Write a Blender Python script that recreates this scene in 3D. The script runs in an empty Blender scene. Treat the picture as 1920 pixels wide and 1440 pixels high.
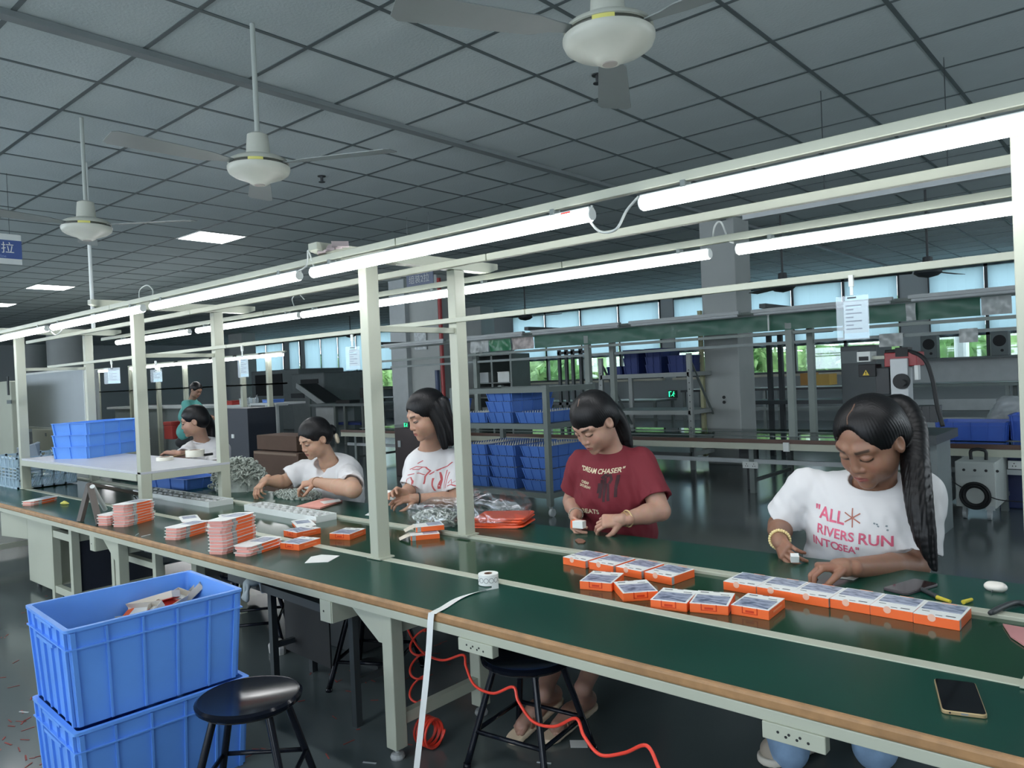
import bpy, bmesh, math, random
import numpy as np
from mathutils import Vector, Matrix, Quaternion
from mathutils.bvhtree import BVHTree
random.seed(7); rng = np.random.default_rng(7)
sc = bpy.context.scene; COL = sc.collection
# ---------------------------------------------------------------- camera
F, YAW, PIT, ROL, H = 1422.93555, -.717348819, -.0101147372, -.0431023614, 1.19
def _cam():
    cy, sy = math.cos(YAW), math.sin(YAW)
    f = np.array([sy*math.cos(PIT), cy*math.cos(PIT), math.sin(PIT)])
    r = np.array([cy, -sy, 0.]); u = np.cross(r, f)
    c, s = math.cos(ROL), math.sin(ROL)
    return np.array([c*r+s*u, -s*r+c*u, f])
CM = _cam()
cd = bpy.data.cameras.new('camera'); cam = bpy.data.objects.new('camera', cd); COL.objects.link(cam)
cd.sensor_width = 36; cd.lens = 36*F/1920; cd.clip_start = .05; cd.clip_end = 300
R_, U_, F_ = CM
cam.matrix_world = Matrix(((R_[0], U_[0], -F_[0], 0), (R_[1], U_[1], -F_[1], 0), (R_[2], U_[2], -F_[2], H), (0, 0, 0, 1)))
sc.camera = cam
# survey helpers: a sighting of the photograph meets a real plane of the room
def ray(x, y): return CM.T@np.array([(x-960)/F, -(y-720)/F, 1.])
def pz(x, y, z): d = ray(x, y); return Vector((0, 0, H))+Vector(d*((z-H)/d[2]))
def py(x, y, Y): d = ray(x, y); return Vector((0, 0, H))+Vector(d*(Y/d[1]))
def px(x, y, X): d = ray(x, y); return Vector((0, 0, H))+Vector(d*(X/d[0]))
def pr(p):
    q = CM@(np.array(p)-np.array([0, 0, H])); return (960+F*q[0]/q[2], 720-F*q[1]/q[2], q[2])
# ---------------------------------------------------------------- world, light, exposure
w = bpy.data.worlds.new('world'); sc.world = w; w.use_nodes = True
wn = w.node_tree.nodes; bgn = wn['Background']
bgn.inputs[0].default_value = (.80, .90, 1.0, 1); bgn.inputs[1].default_value = 2.2
sc.view_settings.view_transform = 'Standard'; sc.view_settings.look = 'None'
sc.view_settings.gamma = 1; sc.view_settings.use_curve_mapping = False
sc.view_settings.exposure = 1.6
sc.cycles.use_denoising = True; sc.cycles.max_bounces = 8; sc.cycles.transparent_max_bounces = 12
sc.cycles.sample_clamp_indirect = 6; sc.cycles.caustics_reflective = False; sc.cycles.caustics_refractive = False
LAMP, PANEL, ROOM = 8.0, 9.0, 7.0
def area(name, loc, sx, sy, watt, color=(1, 1, 1)):
    l = bpy.data.lights.new(name, 'AREA'); l.shape = 'RECTANGLE'; l.size = sx; l.size_y = sy; l.energy = watt; l.color = color
    o = bpy.data.objects.new(name, l); o.location = loc; COL.objects.link(o); return o
# the room's other ceiling panels, over the aisle behind the camera
for x_, y_ in ((-5.0, -.9), (-2.0, -.9), (1.2, -.9), (-3.5, -3.6), (0, -3.6), (-8.5, -1.2)):
    area('ceiling_panel_light', (x_, y_, 2.93), .6, .6, ROOM, (.95, .98, 1))
# ---------------------------------------------------------------- materials
MATS = {}
def mat(name, c, rough=.5, metal=0, var=.06, scale=8, bump=0, spec=.5, **kw):
    if name in MATS: return MATS[name]
    m = bpy.data.materials.new(name); m.use_nodes = True; nt = m.node_tree; N = nt.nodes; L = nt.links
    b = N['Principled BSDF']; b.inputs['Roughness'].default_value = rough; b.inputs['Metallic'].default_value = metal
    b.inputs['Specular IOR Level'].default_value = spec
    tc = N.new('ShaderNodeTexCoord'); no = N.new('ShaderNodeTexNoise'); no.inputs['Scale'].default_value = scale; no.inputs['Detail'].default_value = 4
    L.new(tc.outputs['Object'], no.inputs['Vector'])
    mx = N.new('ShaderNodeMix'); mx.data_type = 'RGBA'
    c = tuple(c)+(1,)
    mx.inputs[6].default_value = tuple(max(0, v*(1-var*2)) for v in c[:3])+(1,)
    mx.inputs[7].default_value = tuple(min(1, v*(1+var*2)) for v in c[:3])+(1,)
    L.new(no.outputs['Fac'], mx.inputs[0]); L.new(mx.outputs[2], b.inputs['Base Color'])
    if bump:
        bp = N.new('ShaderNodeBump'); bp.inputs['Strength'].default_value = bump; bp.inputs['Distance'].default_value = kw.get('bd', .01)
        n2 = N.new('ShaderNodeTexNoise'); n2.inputs['Scale'].default_value = kw.get('bs', scale*6); L.new(tc.outputs['Object'], n2.inputs['Vector'])
        L.new(n2.outputs['Fac'], bp.inputs['Height']); L.new(bp.outputs[0], b.inputs['Normal'])
    if 'coat' in kw: b.inputs['Coat Weight'].default_value = kw['coat']; b.inputs['Coat Roughness'].default_value = .08
    if 'alpha' in kw: b.inputs['Alpha'].default_value = kw['alpha']
    if 'trans' in kw: b.inputs['Transmission Weight'].default_value = kw['trans']
    if 'sss' in kw:
        b.inputs['Subsurface Weight'].default_value = kw['sss']; b.inputs['Subsurface Radius'].default_value = (.01, .004, .002); b.inputs['Subsurface Scale'].default_value = .6
    MATS[name] = m; return m
def emis(name, c, s):
    if name in MATS: return MATS[name]
    m = bpy.data.materials.new(name); m.use_nodes = True; N = m.node_tree.nodes; N.clear()
    e = N.new('ShaderNodeEmission'); o = N.new('ShaderNodeOutputMaterial'); e.inputs[0].default_value = tuple(c)+(1,); e.inputs[1].default_value = s
    m.node_tree.links.new(e.outputs[0], o.inputs[0]); MATS[name] = m; return m
def glass(name, c, fac=.9, rough=.02):
    """thin clear sheet: mostly transparent with a glossy skin"""
    if name in MATS: return MATS[name]
    m = bpy.data.materials.new(name); m.use_nodes = True; N = m.node_tree.nodes; L = m.node_tree.links; N.clear()
    o = N.new('ShaderNodeOutputMaterial'); t = N.new('ShaderNodeBsdfTransparent'); t.inputs[0].default_value = tuple(c)+(1,)
    g = N.new('ShaderNodeBsdfGlossy'); g.inputs['Roughness'].default_value = rough; g.inputs[0].default_value = (.9, .95, 1, 1)
    x = N.new('ShaderNodeMixShader'); x.inputs[0].default_value = 1-fac
    L.new(t.outputs[0], x.inputs[1]); L.new(g.outputs[0], x.inputs[2]); L.new(x.outputs[0], o.inputs[0]); MATS[name] = m; return m
def translucent(name, c, tr=.7):
    if name in MATS: return MATS[name]
    m = bpy.data.materials.new(name); m.use_nodes = True; N = m.node_tree.nodes; L = m.node_tree.links; N.clear()
    o = N.new('ShaderNodeOutputMaterial'); t = N.new('ShaderNodeBsdfTranslucent'); d = N.new('ShaderNodeBsdfDiffuse')
    t.inputs[0].default_value = tuple(c)+(1,); d.inputs[0].default_value = tuple(c)+(1,)
    x = N.new('ShaderNodeMixShader'); x.inputs[0].default_value = tr; L.new(d.outputs[0], x.inputs[1]); L.new(t.outputs[0], x.inputs[2]); L.new(x.outputs[0], o.inputs[0]); MATS[name] = m; return m
CREAM = mat('cream_paint', (.45, .475, .385), .45, 0, .05, 3)
WHITEP = mat('white_paint', (.72, .76, .74), .4)
STEEL = mat('grey_steel', (.17, .20, .195), .45, .3)
DSTEEL = mat('dark_steel', (.045, .055, .06), .5, .2)
GREEN = mat('green_worktop', (.004, .052, .036), .27, 0, .18, 2.5, spec=.3)
BELT = mat('green_conveyor_belt', (.008, .048, .022), .13, 0, .15, 1.5, spec=.6)
WOOD = mat('wood_edging', (.36, .20, .088), .5, 0, .25, 25)
BLACK = mat('black_gloss', (.008, .010, .016), .2, spec=.3)
BLACKM = mat('black_matt', (.012, .014, .016), .6)
DARK = mat('dark_grey', (.03, .036, .04), .5)
BLUE = mat('blue_crate_plastic', (.125, .33, .85), .42, 0, .08, 4)
BLUE2 = mat('blue_tray_plastic', (.075, .18, .52), .45, 0, .08, 4)
BLUE3 = mat('dark_blue_crate_plastic', (.02, .04, .17), .5)
ORANGE = mat('orange_card', (.92, .155, .035), .42, 0, .05)
PINK = mat('salmon_card_edge', (.80, .36, .30), .6, 0, .06, 30)
WHITE = mat('white_card', (.80, .82, .80), .45, 0, .03)
GREYC = mat('grey_card', (.36, .38, .38), .5)
REDP = mat('red_plastic', (.75, .05, .035), .35)
GREYM = mat('grey_machine', (.15, .18, .185), .5)
LGREY = mat('light_grey_panel', (.42, .46, .47), .5)
# ---------------------------------------------------------------- mesh helpers
WL = {}
def put(o, parent=None, loc=None):
    COL.objects.link(o)
    if parent is not None: o.parent = parent
    return o
def tag(o, label=None, cat=None, group=None, kind=None):
    if label: o['label'] = label
    if cat: o['category'] = cat
    if group: o['group'] = group
    if kind: o['kind'] = kind
    return o
def thing(name, label, cat, loc=(0, 0, 0), rz=0, group=None, kind=None):
    o = bpy.data.objects.new(name, None); o.empty_display_size = .05; COL.objects.link(o); o.location = loc; o.rotation_euler = (0, 0, rz)
    WL[o.name] = Vector(loc); return tag(o, label, cat, group, kind)
def rotm(rz=0, rx=0, ry=0): return Matrix.Rotation(rz, 3, 'Z')@Matrix.Rotation(ry, 3, 'Y')@Matrix.Rotation(rx, 3, 'X')
class MB:
    def __init__(s): s.v = []; s.f = []; s.m = []; s.k = 0
    def add(s, vs, fs):
        n = len(s.v); s.v += [Vector(v) for v in vs]; s.f += [tuple(i+n for i in f) for f in fs]; s.m += [s.k]*len(fs); return s
    def box(s, x0, x1, y0, y1, z0, z1):
        return s.add([(x, y, z) for z in (z0, z1) for y in (y0, y1) for x in (x0, x1)], [(0, 2, 3, 1), (4, 5, 7, 6), (0, 1, 5, 4), (2, 6, 7, 3), (0, 4, 6, 2), (1, 3, 7, 5)])
    def cbox(s, c, d, R=None):
        c = Vector(c); R = R or Matrix.Identity(3); n = len(s.v); s.box(-d[0]/2, d[0]/2, -d[1]/2, d[1]/2, -d[2]/2, d[2]/2)
        for i in range(n, len(s.v)): s.v[i] = R@s.v[i]+c
        return s
    def bar(s, a, b, w, h=None, up=(0, 0, 1)):
        a = Vector(a); b = Vector(b); h = h or w; d = (b-a); L = d.length; d.normalize(); up = Vector(up)
        if abs(d.dot(up)) > .98: up = Vector((0, 1, 0))
        x = d.cross(up).normalized(); z = x.cross(d)
        return s.cbox((a+b)/2, (w, L, h), Matrix((x, d, z)).transposed())
    def cyl(s, a, b, r0, r1=None, n=16, cap=True):
        return s.tube([a, b], [r0, r0 if r1 is None else r1], n, cap)
    def tube(s, P, r, n=10, cap=True, closed=False):
        P = [Vector(p) for p in P]; m = len(P)
        if not isinstance(r, (list, tuple)): r = [r]*m
        base = len(s.v); vs = []; fs = []; ref = None
        for i in range(m):
            if closed: d = P[(i+1) % m]-P[i-1]
            else: d = P[min(i+1, m-1)]-P[max(i-1, 0)]
            if d.length < 1e-9: d = Vector((0, 0, 1))
            d.normalize()
            if ref is None: ref = Vector((0, 0, 1)) if abs(d.z) < .9 else Vector((1, 0, 0))
            x = d.cross(ref).normalized(); y = x.cross(d).normalized(); ref = y if False else (y)
            for k in range(n):
                t = 2*math.pi*k/n; vs.append(P[i]+(x*math.cos(t)+y*math.sin(t))*r[i])
        for i in range(m if closed else m-1):
            j = (i+1) % m
            for k in range(n): fs.append((i*n+k, i*n+(k+1) % n, j*n+(k+1) % n, j*n+k))
        if cap and not closed: fs.append(tuple(range(n))[::-1]); fs.append(tuple(range((m-1)*n, m*n)))
        return s.add(vs, fs)
    def lathe(s, prof, c=(0, 0, 0), n=32, R=None, sx=1, sy=1):
        c = Vector(c); R = R or Matrix.Identity(3); vs = []; fs = []
        for r, z in prof:
            for k in range(n): t = 2*math.pi*k/n; vs.append(R@Vector((r*math.cos(t)*sx, r*math.sin(t)*sy, z))+c)
        for i in range(len(prof)-1):
            for k in range(n): fs.append((i*n+k, i*n+(k+1) % n, (i+1)*n+(k+1) % n, (i+1)*n+k))
        if prof[0][0] > 1e-6: fs.append(tuple(range(n))[::-1])
        if prof[-1][0] > 1e-6: fs.append(tuple(range((len(prof)-1)*n, len(prof)*n)))
        return s.add(vs, fs)
    def prism(s, poly, z0, z1, top=None):
        n = len(poly); top = top or poly
        return s.add([(x, y, z0) for x, y in poly]+[(x, y, z1) for x, y in top], [tuple(range(n))[::-1], tuple(range(n, 2*n))]+[(i, (i+1) % n, n+(i+1) % n, n+i) for i in range(n)])
    def mesh(s, name, mats, off=Vector((0, 0, 0)), smooth=False):
        me = bpy.data.meshes.new(name); me.from_pydata([tuple(v-off) for v in s.v], [], s.f)
        for m in (mats if isinstance(mats, (list, tuple)) else [mats]): me.materials.append(m)
        me.polygons.foreach_set('material_index', s.m); me.update()
        if smooth: me.shade_smooth() if smooth is True else None
        return me
    def build(s, name, mats, parent=None, bevel=0, smooth=False, loc=None):
        off = Vector(loc) if loc is not None else Vector((0, 0, 0))
        root = parent
        while root is not None and root.parent is not None: root = root.parent
        if root is not None: off = WL.get(root.name, Vector((0, 0, 0)))
        me = s.mesh(name, mats, off, False); o = bpy.data.objects.new(name, me); COL.objects.link(o)
        if parent is not None: o.parent = parent
        elif loc is not None: o.location = loc; WL[o.name] = Vector(loc)
        if smooth:
            me.shade_smooth()
            if smooth == 'auto': me.set_sharp_from_angle(angle=math.radians(40))
        if bevel:
            b = o.modifiers.new('bevel', 'BEVEL'); b.width = bevel; b.segments = 2; b.limit_method = 'ANGLE'; b.angle_limit = math.radians(40)
        return o
def solo(mb, name, mats, label, cat, group=None, kind=None, **kw):
    xs = [v for v in mb.v]; lo = Vector((sum(v.x for v in xs)/len(xs), sum(v.y for v in xs)/len(xs), min(v.z for v in xs)))
    return tag(mb.build(name, mats, None, loc=lo, **kw), label, cat, group, kind)
def struct(mb, name, mats, **kw): return tag(mb.build(name, mats, **kw), kind='structure')
def dup(root, loc, rz=None, label=None, group=None, scale=None):
    r = root.copy(); COL.objects.link(r); r.location = loc
    if rz is not None: r.rotation_euler = (0, 0, rz)
    if scale: r.scale = scale
    if label: r['label'] = label
    if group: r['group'] = group
    for ch in list(root.children):
        c = ch.copy(); COL.objects.link(c); c.parent = r
        for g in ch.children:
            d = g.copy(); COL.objects.link(d); d.parent = c
    return r
def bez(pts, n=12):
    """smooth curve through points (Catmull-Rom)"""
    P = [Vector(p) for p in pts]; P = [2*P[0]-P[1]]+P+[2*P[-1]-P[-2]]; out = []
    for i in range(1, len(P)-2):
        for k in range(n):
            t = k/n; a, b, c, d = P[i-1:i+3]
            out.append(.5*((2*b)+(c-a)*t+(2*a-5*b+4*c-d)*t*t+(3*b-a-3*c+d)*t**3))
    out.append(P[-2]); return out
_TC = {}
def text_geo(s, size, align='CENTER', off=0):
    """glyph faces of a line of writing, as (verts, faces) in the XY plane"""
    key = (s, size, align, off)
    if key in _TC: return _TC[key]
    cu = bpy.data.curves.new('t', 'FONT'); cu.body = s; cu.size = size; cu.align_x = align; cu.align_y = 'CENTER'; cu.resolution_u = 3; cu.offset = size*off
    o = bpy.data.objects.new('t', cu); COL.objects.link(o); bpy.context.view_layer.update()
    me = o.evaluated_get(bpy.context.evaluated_depsgraph_get()).to_mesh()
    vs = [v.co.copy() for v in me.vertices]; fs = [tuple(p.vertices) for p in me.polygons]
    o.to_mesh_clear() if hasattr(o, 'to_mesh_clear') else None
    bpy.data.objects.remove(o); bpy.data.curves.remove(cu); _TC[key] = (vs, fs); return vs, fs
def text_on(mb, s, size, c, ux, uy, align='CENTER'):
    vs, fs = text_geo(s, size, align); c = Vector(c); ux = Vector(ux).normalized(); uy = Vector(uy).normalized()
    mb.add([c+ux*v.x+uy*v.y for v in vs], fs)
T = .513     # height of the bench tops
# ================================================================ the room
FLOORM = mat('epoxy_floor', (.095, .118, .122), .16, 0, .12, .8, spec=.45)
m = MB().box(-30.3, 6.3, -6.3, 16.3, -.1, 0); struct(m, 'floor', FLOORM)
TILE = mat('ceiling_tile_board', (.47, .54, .545), .8, 0, .05, 2, bump=.25, bs=60)
GRID = mat('ceiling_grid_bar', (.10, .125, .13), .5)
m = MB().box(-30.3, 6.3, -6.3, 16.3, 3.06, 3.2); ceil = struct(m, 'ceiling', mat('slab', (.2, .2, .2), .8))
CZ = 2.99
tm = MB(); tm.cbox((0, 0, .008), (.576, .576, .016)); tmesh = tm.mesh('ceiling_tile', TILE)
cells = []
panel_cells = []
for i in range(-45, 17):
    for j in range(-13, 24):
        cx, cy = -3.14+.6*i+0.0, 2.1+.6*j
        if not (-30 < cx < 6 and -6 < cy < 16): continue
        cells.append((cx, cy))
PANELS = [(-8.24, 4.77), (-13.64, 4.77), (-16.64, 4.77)]
def near(a, b): return abs(a[0]-b[0]) < .31 and abs(a[1]-b[1]) < .31
PCELL = [min(cells, key=lambda c: (c[0]-p[0])**2+(c[1]-p[1])**2) for p in PANELS]
cells = [c for c in cells if c not in PCELL]
def inview(c):
    p = pr((c[0], c[1], CZ)); return p[2] > .3 and -60 < p[0] < 1980 and -60 < p[1] < 640
vis = sorted([c for c in cells if inview(c)], key=lambda c: c[0]**2+c[1]**2)[:300]; vset = set(vis)
rest = MB()
for c in cells:
    if c in vset:
        o = bpy.data.objects.new('ceiling_tile', tmesh); o.location = (c[0], c[1], CZ+random.uniform(0, .003)); COL.objects.link(o); o.parent = ceil
    else: rest.cbox((c[0], c[1], CZ+.009), (.576, .576, .016))
o = rest.build('ceiling_tile_field', TILE, ceil); o['kind'] = 'stuff'
g = MB()
for i in range(-46, 17): g.box(-3.44+.6*i-.012, -3.44+.6*i+.012, -6, 16, CZ-.002, CZ+.02)
for j in range(-13, 25): g.box(-30, 6, 1.8+.6*j-.012, 1.8+.6*j+.012, CZ-.0015, CZ+.0195)
o = g.build('ceiling_grid', GRID, ceil); o['kind'] = 'stuff'
m = MB().box(-4.09, -4.02, -6, 16, CZ-.03, CZ); struct(m, 'trim_1', mat('ceiling_channel', (.20, .23, .235), .5))
# walls
WALLM = mat('painted_wall', (.36, .40, .41), .6, 0, .05, 1)
# back wall: openings given by sightings at Y=16
SILL, HEAD, BLB = .99, 2.86, 1.60
wins = []
for a, b in ((472, 534), (545, 565), (574, 745), (966, 1243), (1268, 1400), (1404, 1692), (1746, 1975)):
    wins.append((py(a, 690, 16).x, py(b, 690, 16).x))
m = MB(); m.box(-30, 6, 16, 16.25, 0, SILL); m.box(-30, 6, 16, 16.25, HEAD, 3.06)
xs = [-30]+[v for w_ in wins for v in w_]+[6]
for i in range(0, len(xs), 2): m.box(xs[i], xs[i+1], 16, 16.25, SILL, HEAD)
struct(m, 'wall_back', WALLM)
struct(MB().box(-30.25, -30, -6, 16.25, 0, 3.06), 'wall_left', WALLM)
struct(MB().box(6, 6.25, -6.25, 16.25, 0, 3.06), 'wall_right', WALLM)
m = MB(); m.box(-30.25, 6.25, -6.25, -6, 0, .9); m.box(-30.25, 6.25, -6.25, -6, 2.7, 3.06)
for i in range(10): m.box(-30.25+4*i, -29.95+4*i+.2, -6.25, -6, .9, 2.7)
struct(m, 'wall_front', WALLM)      # the opposite window wall, behind the camera
FRAMEM = mat('window_frame_paint', (.05, .06, .065), .5); SILLM = mat('sill_stone', (.62, .60, .50), .5)
PANE = glass('window_glass', (.93, .97, .97), .93); BLIND = glass('blue_window_film', (.24, .53, .74), .97, .3)
FILM = translucent('blue_blind_fabric', (.28, .38, .43), .85)
for n, (x0, x1) in enumerate(wins):
    w_ = thing('window_%d' % (n+1), None, None, ((x0+x1)/2, 16, SILL), kind='structure')
    fr = MB(); t = .05
    fr.box(x0, x1, 15.97, 16.06, SILL, SILL+t); fr.box(x0, x1, 15.97, 16.06, HEAD-t, HEAD)
    fr.box(x0, x1, 15.97, 16.06, BLB-.03, BLB+.03)
    k = max(1, round((x1-x0)/1.05)); 
    for i in range(k+1):
        xx = x0+(x1-x0)*i/k; fr.box(max(x0, xx-.03), min(x1, xx+.03), 15.97, 16.06, SILL, HEAD)
    fr.build('window_frame', FRAMEM, w_)
    for i in range(k):
        a, b = x0+(x1-x0)*i/k, x0+(x1-x0)*(i+1)/k
        MB().box(a+.02, b-.02, 16.01, 16.016, SILL+.02, HEAD-.02).build('pane', PANE, w_)
        # pleated blind on the upper light
        bm_ = MB(); q = 7
        P = [(a+.03+(b-a-.06)*j/(q-1), 15.955+(.012 if j % 2 else 0)) for j in range(q)]
        for j in range(q-1):
            (xa, ya), (xb, yb) = P[j], P[j+1]
            bm_.add([(xa, ya, BLB-.02), (xb, yb, BLB-.02), (xb, yb, HEAD), (xa, ya, HEAD)], [(0, 1, 2, 3)])
        bm_.build('blind', FILM, w_)
    MB().box(x0-.05, x1+.05, 15.88, 16.02, SILL-.05, SILL).build('window_sill', SILLM, w_)
# outdoors: hedge, wall, downpipe
LEAF = mat('leaf_green', (.10, .22, .06), .6, 0, .6, 3.5); LEAF2 = mat('leaf_light_green', (.25, .40, .14), .6, 0, .5, 5)
for k, mt in enumerate((LEAF, LEAF2)):
    mb = MB()
    for i in range(k, 26, 2):
        x = -29+i*1.28+random.uniform(-.2, .2); y = 18.6+random.uniform(-.4, .6); z = 1.0+random.uniform(-.1, .35); rx = .95; rz = 1.0+random.uniform(0, .3)
        for _ in range(300):
            t = random.uniform(0, 6.28); u = random.uniform(-1, 1); s_ = math.sqrt(1-u*u); rr = random.uniform(.75, 1.05)
            c = Vector((x+rx*s_*math.cos(t)*rr, y+.6*s_*math.sin(t)*rr, max(.0, z+rz*u*rr))); d = random.uniform(.09, .17)
            Rm = Quaternion((random.random()-.5, random.random()-.5, random.random()-.5, random.random()-.5)).normalized().to_matrix()
            mb.add([Rm@Vector(p)*d+c for p in ((-1, 0, 0), (0, .45, .1), (1, 0, 0), (0, -.45, .1))], [(0, 1, 2, 3)])
        mb.lathe([(.01, -z), (rx*.75, -rz*.4), (rx*.8, rz*.2), (rx*.4, rz*.8), (.01, rz*.9)], (x, y, z), 10, sy=.5)
    if k == 0: hedge = solo(mb, 'hedge', mt, 'leafy green hedge growing outside the factory windows', 'hedge', kind='stuff')
    else: o = mb.build('pale_foliage', mt, hedge) if False else mb.build('pale_foliage', mt, None, loc=hedge.location); o.location = (0, 0, 0); o.parent = hedge; o['kind'] = 'stuff'
solo(MB().box(-17, -11.2, 21, 21.3, 0, 2.3), 'boundary_wall', mat('beige_wall', (.62, .55, .42), .8), 'beige boundary wall outside the middle windows', 'wall')
solo(MB().cyl(py(1803, 700, 17.2)*1+Vector((0, 0, -2)), py(1803, 600, 17.2)+Vector((0, 0, 2)), .13), 'drain_pipe', WHITEP, 'thick white pipe standing outside the right-hand window', 'pipe')
solo(MB().box(-30, 6, 16.3, 26, -.2, -.05), 'pavement', mat('pavement', (.35, .36, .34), .8), 'pale pavement outside the windows', 'pavement')
# columns
COLM = mat('column_paint', (.38, .41, .40), .6, 0, .08, 2)
def column(x0, x1, y0, y1, label):
    c = thing('column', label, 'column', ((x0+x1)/2, (y0+y1)/2, 0))
    MB().box(x0, x1, y0, y1, 0, 3.0).build('shaft', COLM, c, .01); return c
c = column(-4.38, -3.93, 8.66, 9.1, 'square grey concrete column standing behind the rear bench')
MB().box(-4.42, -4.38, 8.60, 8.66, .1, 1.9).build('conduit', mat('yellowed_paint', (.42, .42, .25), .6), c)
hk = py(1357, 745, 8.65); MB().cyl(hk, hk+Vector((0, .04, 0)), .02, n=10).cyl(hk-Vector((0, 0, .06)), hk+Vector((0, .04, -.06)), .02, n=10).build('hook_hole', BLACKM, c)
x0, x1 = py(752, 700, 9).x, py(826, 700, 9).x
c = column(x0, x1, 9.0, 9.5, 'grey pillar with a notice and red pipe behind the bob-haired worker')
a = py(733, 560, 8.95); b = py(762, 560, 8.95); MB().box(a.x, b.x, 8.9, 9.0, 0, 2.99).build('duct', LGREY, c)
a = py(776, 620, 8.97); b = py(800, 655, 8.97); MB().box(a.x, b.x, 8.97, 8.99, b.z, a.z).build('notice', mat('notice_print', (.5, .55, .6), .5, 0, .4, 20), c)
a = py(826, 600, 8.9); MB().cyl((a.x, 8.9, 0), (a.x, 8.9, 2.9), .035).build('red_pipe', mat('dark_red_pipe', (.35, .03, .03), .4), c)
a = py(816, 650, 8.9); MB().cyl((a.x, 8.92, 0), (a.x, 8.92, 1.35), .04).build('blue_pipe', mat('blue_pipe', (.03, .06, .14), .4), c)
for i, (p0, p1, Y, lab) in enumerate(((115, 150, 7.5, 'round grey duct column left of the light frame'), (50, 74, 9, 'slim round grey column at the far left'))):
    a = py(p0, 680, Y); b = py(p1, 680, Y); r = (b.x-a.x)/2*.8
    c = thing('round_column', lab, 'column', ((a.x+b.x)/2, Y, 0)); MB().cyl(((a.x+b.x)/2, Y, 0), ((a.x+b.x)/2, Y, 2.99), r, n=24).build('shaft', COLM, c, smooth='auto')
for i, (p0, p1, Y) in enumerate(((430, 455, 13), (860, 905, 14))):
    a = py(p0, 680, Y); b = py(p1, 680, Y); column(a.x, b.x, Y, Y+.5, ['far grey column left of the blue windows', 'grey column near the back wall left of the middle windows'][i])
# ceiling panels that are on
GLOW = emis('panel_light', (1, 1, 1), PANEL)
for n, c in enumerate(PCELL):
    lab = ['bright square ceiling panel light nearest the fans', 'bright ceiling panel light farther along, above the left posts', 'bright ceiling panel light at the far left edge of the photo'][n]
    l = thing('ceiling_panel_light', lab, 'light', (c[0], c[1], CZ), group='lit square ceiling panels')
    MB().cbox((c[0], c[1], CZ-.004), (.55, .55, .006)).build('diffuser', GLOW, l)
    f_ = MB()
    for s_ in (-1, 1): f_.cbox((c[0]+s_*.283, c[1], CZ-.003), (.016, .58, .014)); f_.cbox((c[0], c[1]+s_*.283, CZ-.003), (.58, .016, .014))
    f_.build('frame', WHITEP, l)
# ceiling fans
FANW = mat('fan_enamel', (.55, .57, .50), .35); BLADE = mat('fan_blade_enamel', (.22, .25, .245), .4)
def fan(px_, py_, z, ang, label, top=None, big=False):
    P = pz(px_, py_, z); f = thing('ceiling_fan', label, 'fan', (P.x, P.y, z), group='white ceiling fans')
    lx, ly = P.x, P.y
    prof = [(.0, -.055), (.035, -.055), (.05, -.045), (.055, -.04), (.12, -.015), (.142, 0), (.150, .018), (.150, .03), (.137, .034), (.137, .044), (.146, .048), (.140, .062), (.11, .078), (.06, .09), (.055, .10)]
    MB().lathe(prof, (lx, ly, z), 40).build('motor_housing', FANW, f, smooth='auto')
    MB().lathe([(.139, .032), (.141, .039), (.139, .046)], (lx, ly, z), 40).build('groove_band', mat('dark_band', (.06, .065, .05), .4), f); a0 = math.atan2(-ly, -lx)-.35; m_ = MB()
    m_.add([(lx+.1425*math.cos(a0+.5*i/6), ly+.1425*math.sin(a0+.5*i/6), z+zz) for zz in (.033, .046) for i in range(7)], [(i, i+1, i+8, i+7) for i in range(6)]); m_.build('nameplate', mat('yellow_plate', (.75, .72, .20), .4), f)
    MB().lathe([(.0, -.058), (.024, -.058), (.028, -.052)], (lx, ly, z), 20).build('cap_boss', mat('cap_boss', (.35, .33, .30), .4), f)
    MB().lathe([(.058, .095), (.055, .14), (.05, .19), (.03, .20), (.012, .203)], (lx, ly, z), 28).build('canopy', FANW, f, smooth='auto')
    MB().cyl((lx, ly, z+.2), (lx, ly, 2.985), .0125, n=12).build('down_rod', mat('fan_rod', (.42, .46, .43), .4), f, smooth='auto')
    for k in range(3):
        a = ang+k*2*math.pi/3; Rm = rotm(a)@Matrix.Rotation(math.radians(9), 3, 'X'); m_ = MB()
        outl = [(.14, -.02), (.2, -.03), (.26, -.055), (.68, -.07), (.705, -.05), (.705, .05), (.68, .065), (.26, .045), (.2, .03), (.14, .02)]
        n = len(outl); vs = [Rm@Vector((x, y, zz))+Vector((lx, ly, z+.04)) for zz in (0, .004) for x, y in outl]
        m_.add(vs, [tuple(range(n))[::-1], tuple(range(n, 2*n))]+[(i, (i+1) % n, n+(i+1) % n, n+i) for i in range(n)])
        m_.build('blade', BLADE, f)
    return f
fan(1142, 88, 2.245, math.radians(122), 'white ceiling fan closest to the camera, at the top right of centre')
fan(486, 326, 2.245, math.radians(149), 'white ceiling fan on a long rod at the upper left of centre')
fan(163, 435, 2.245, math.radians(160), 'white ceiling fan nearest the left edge of the photo')
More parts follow.
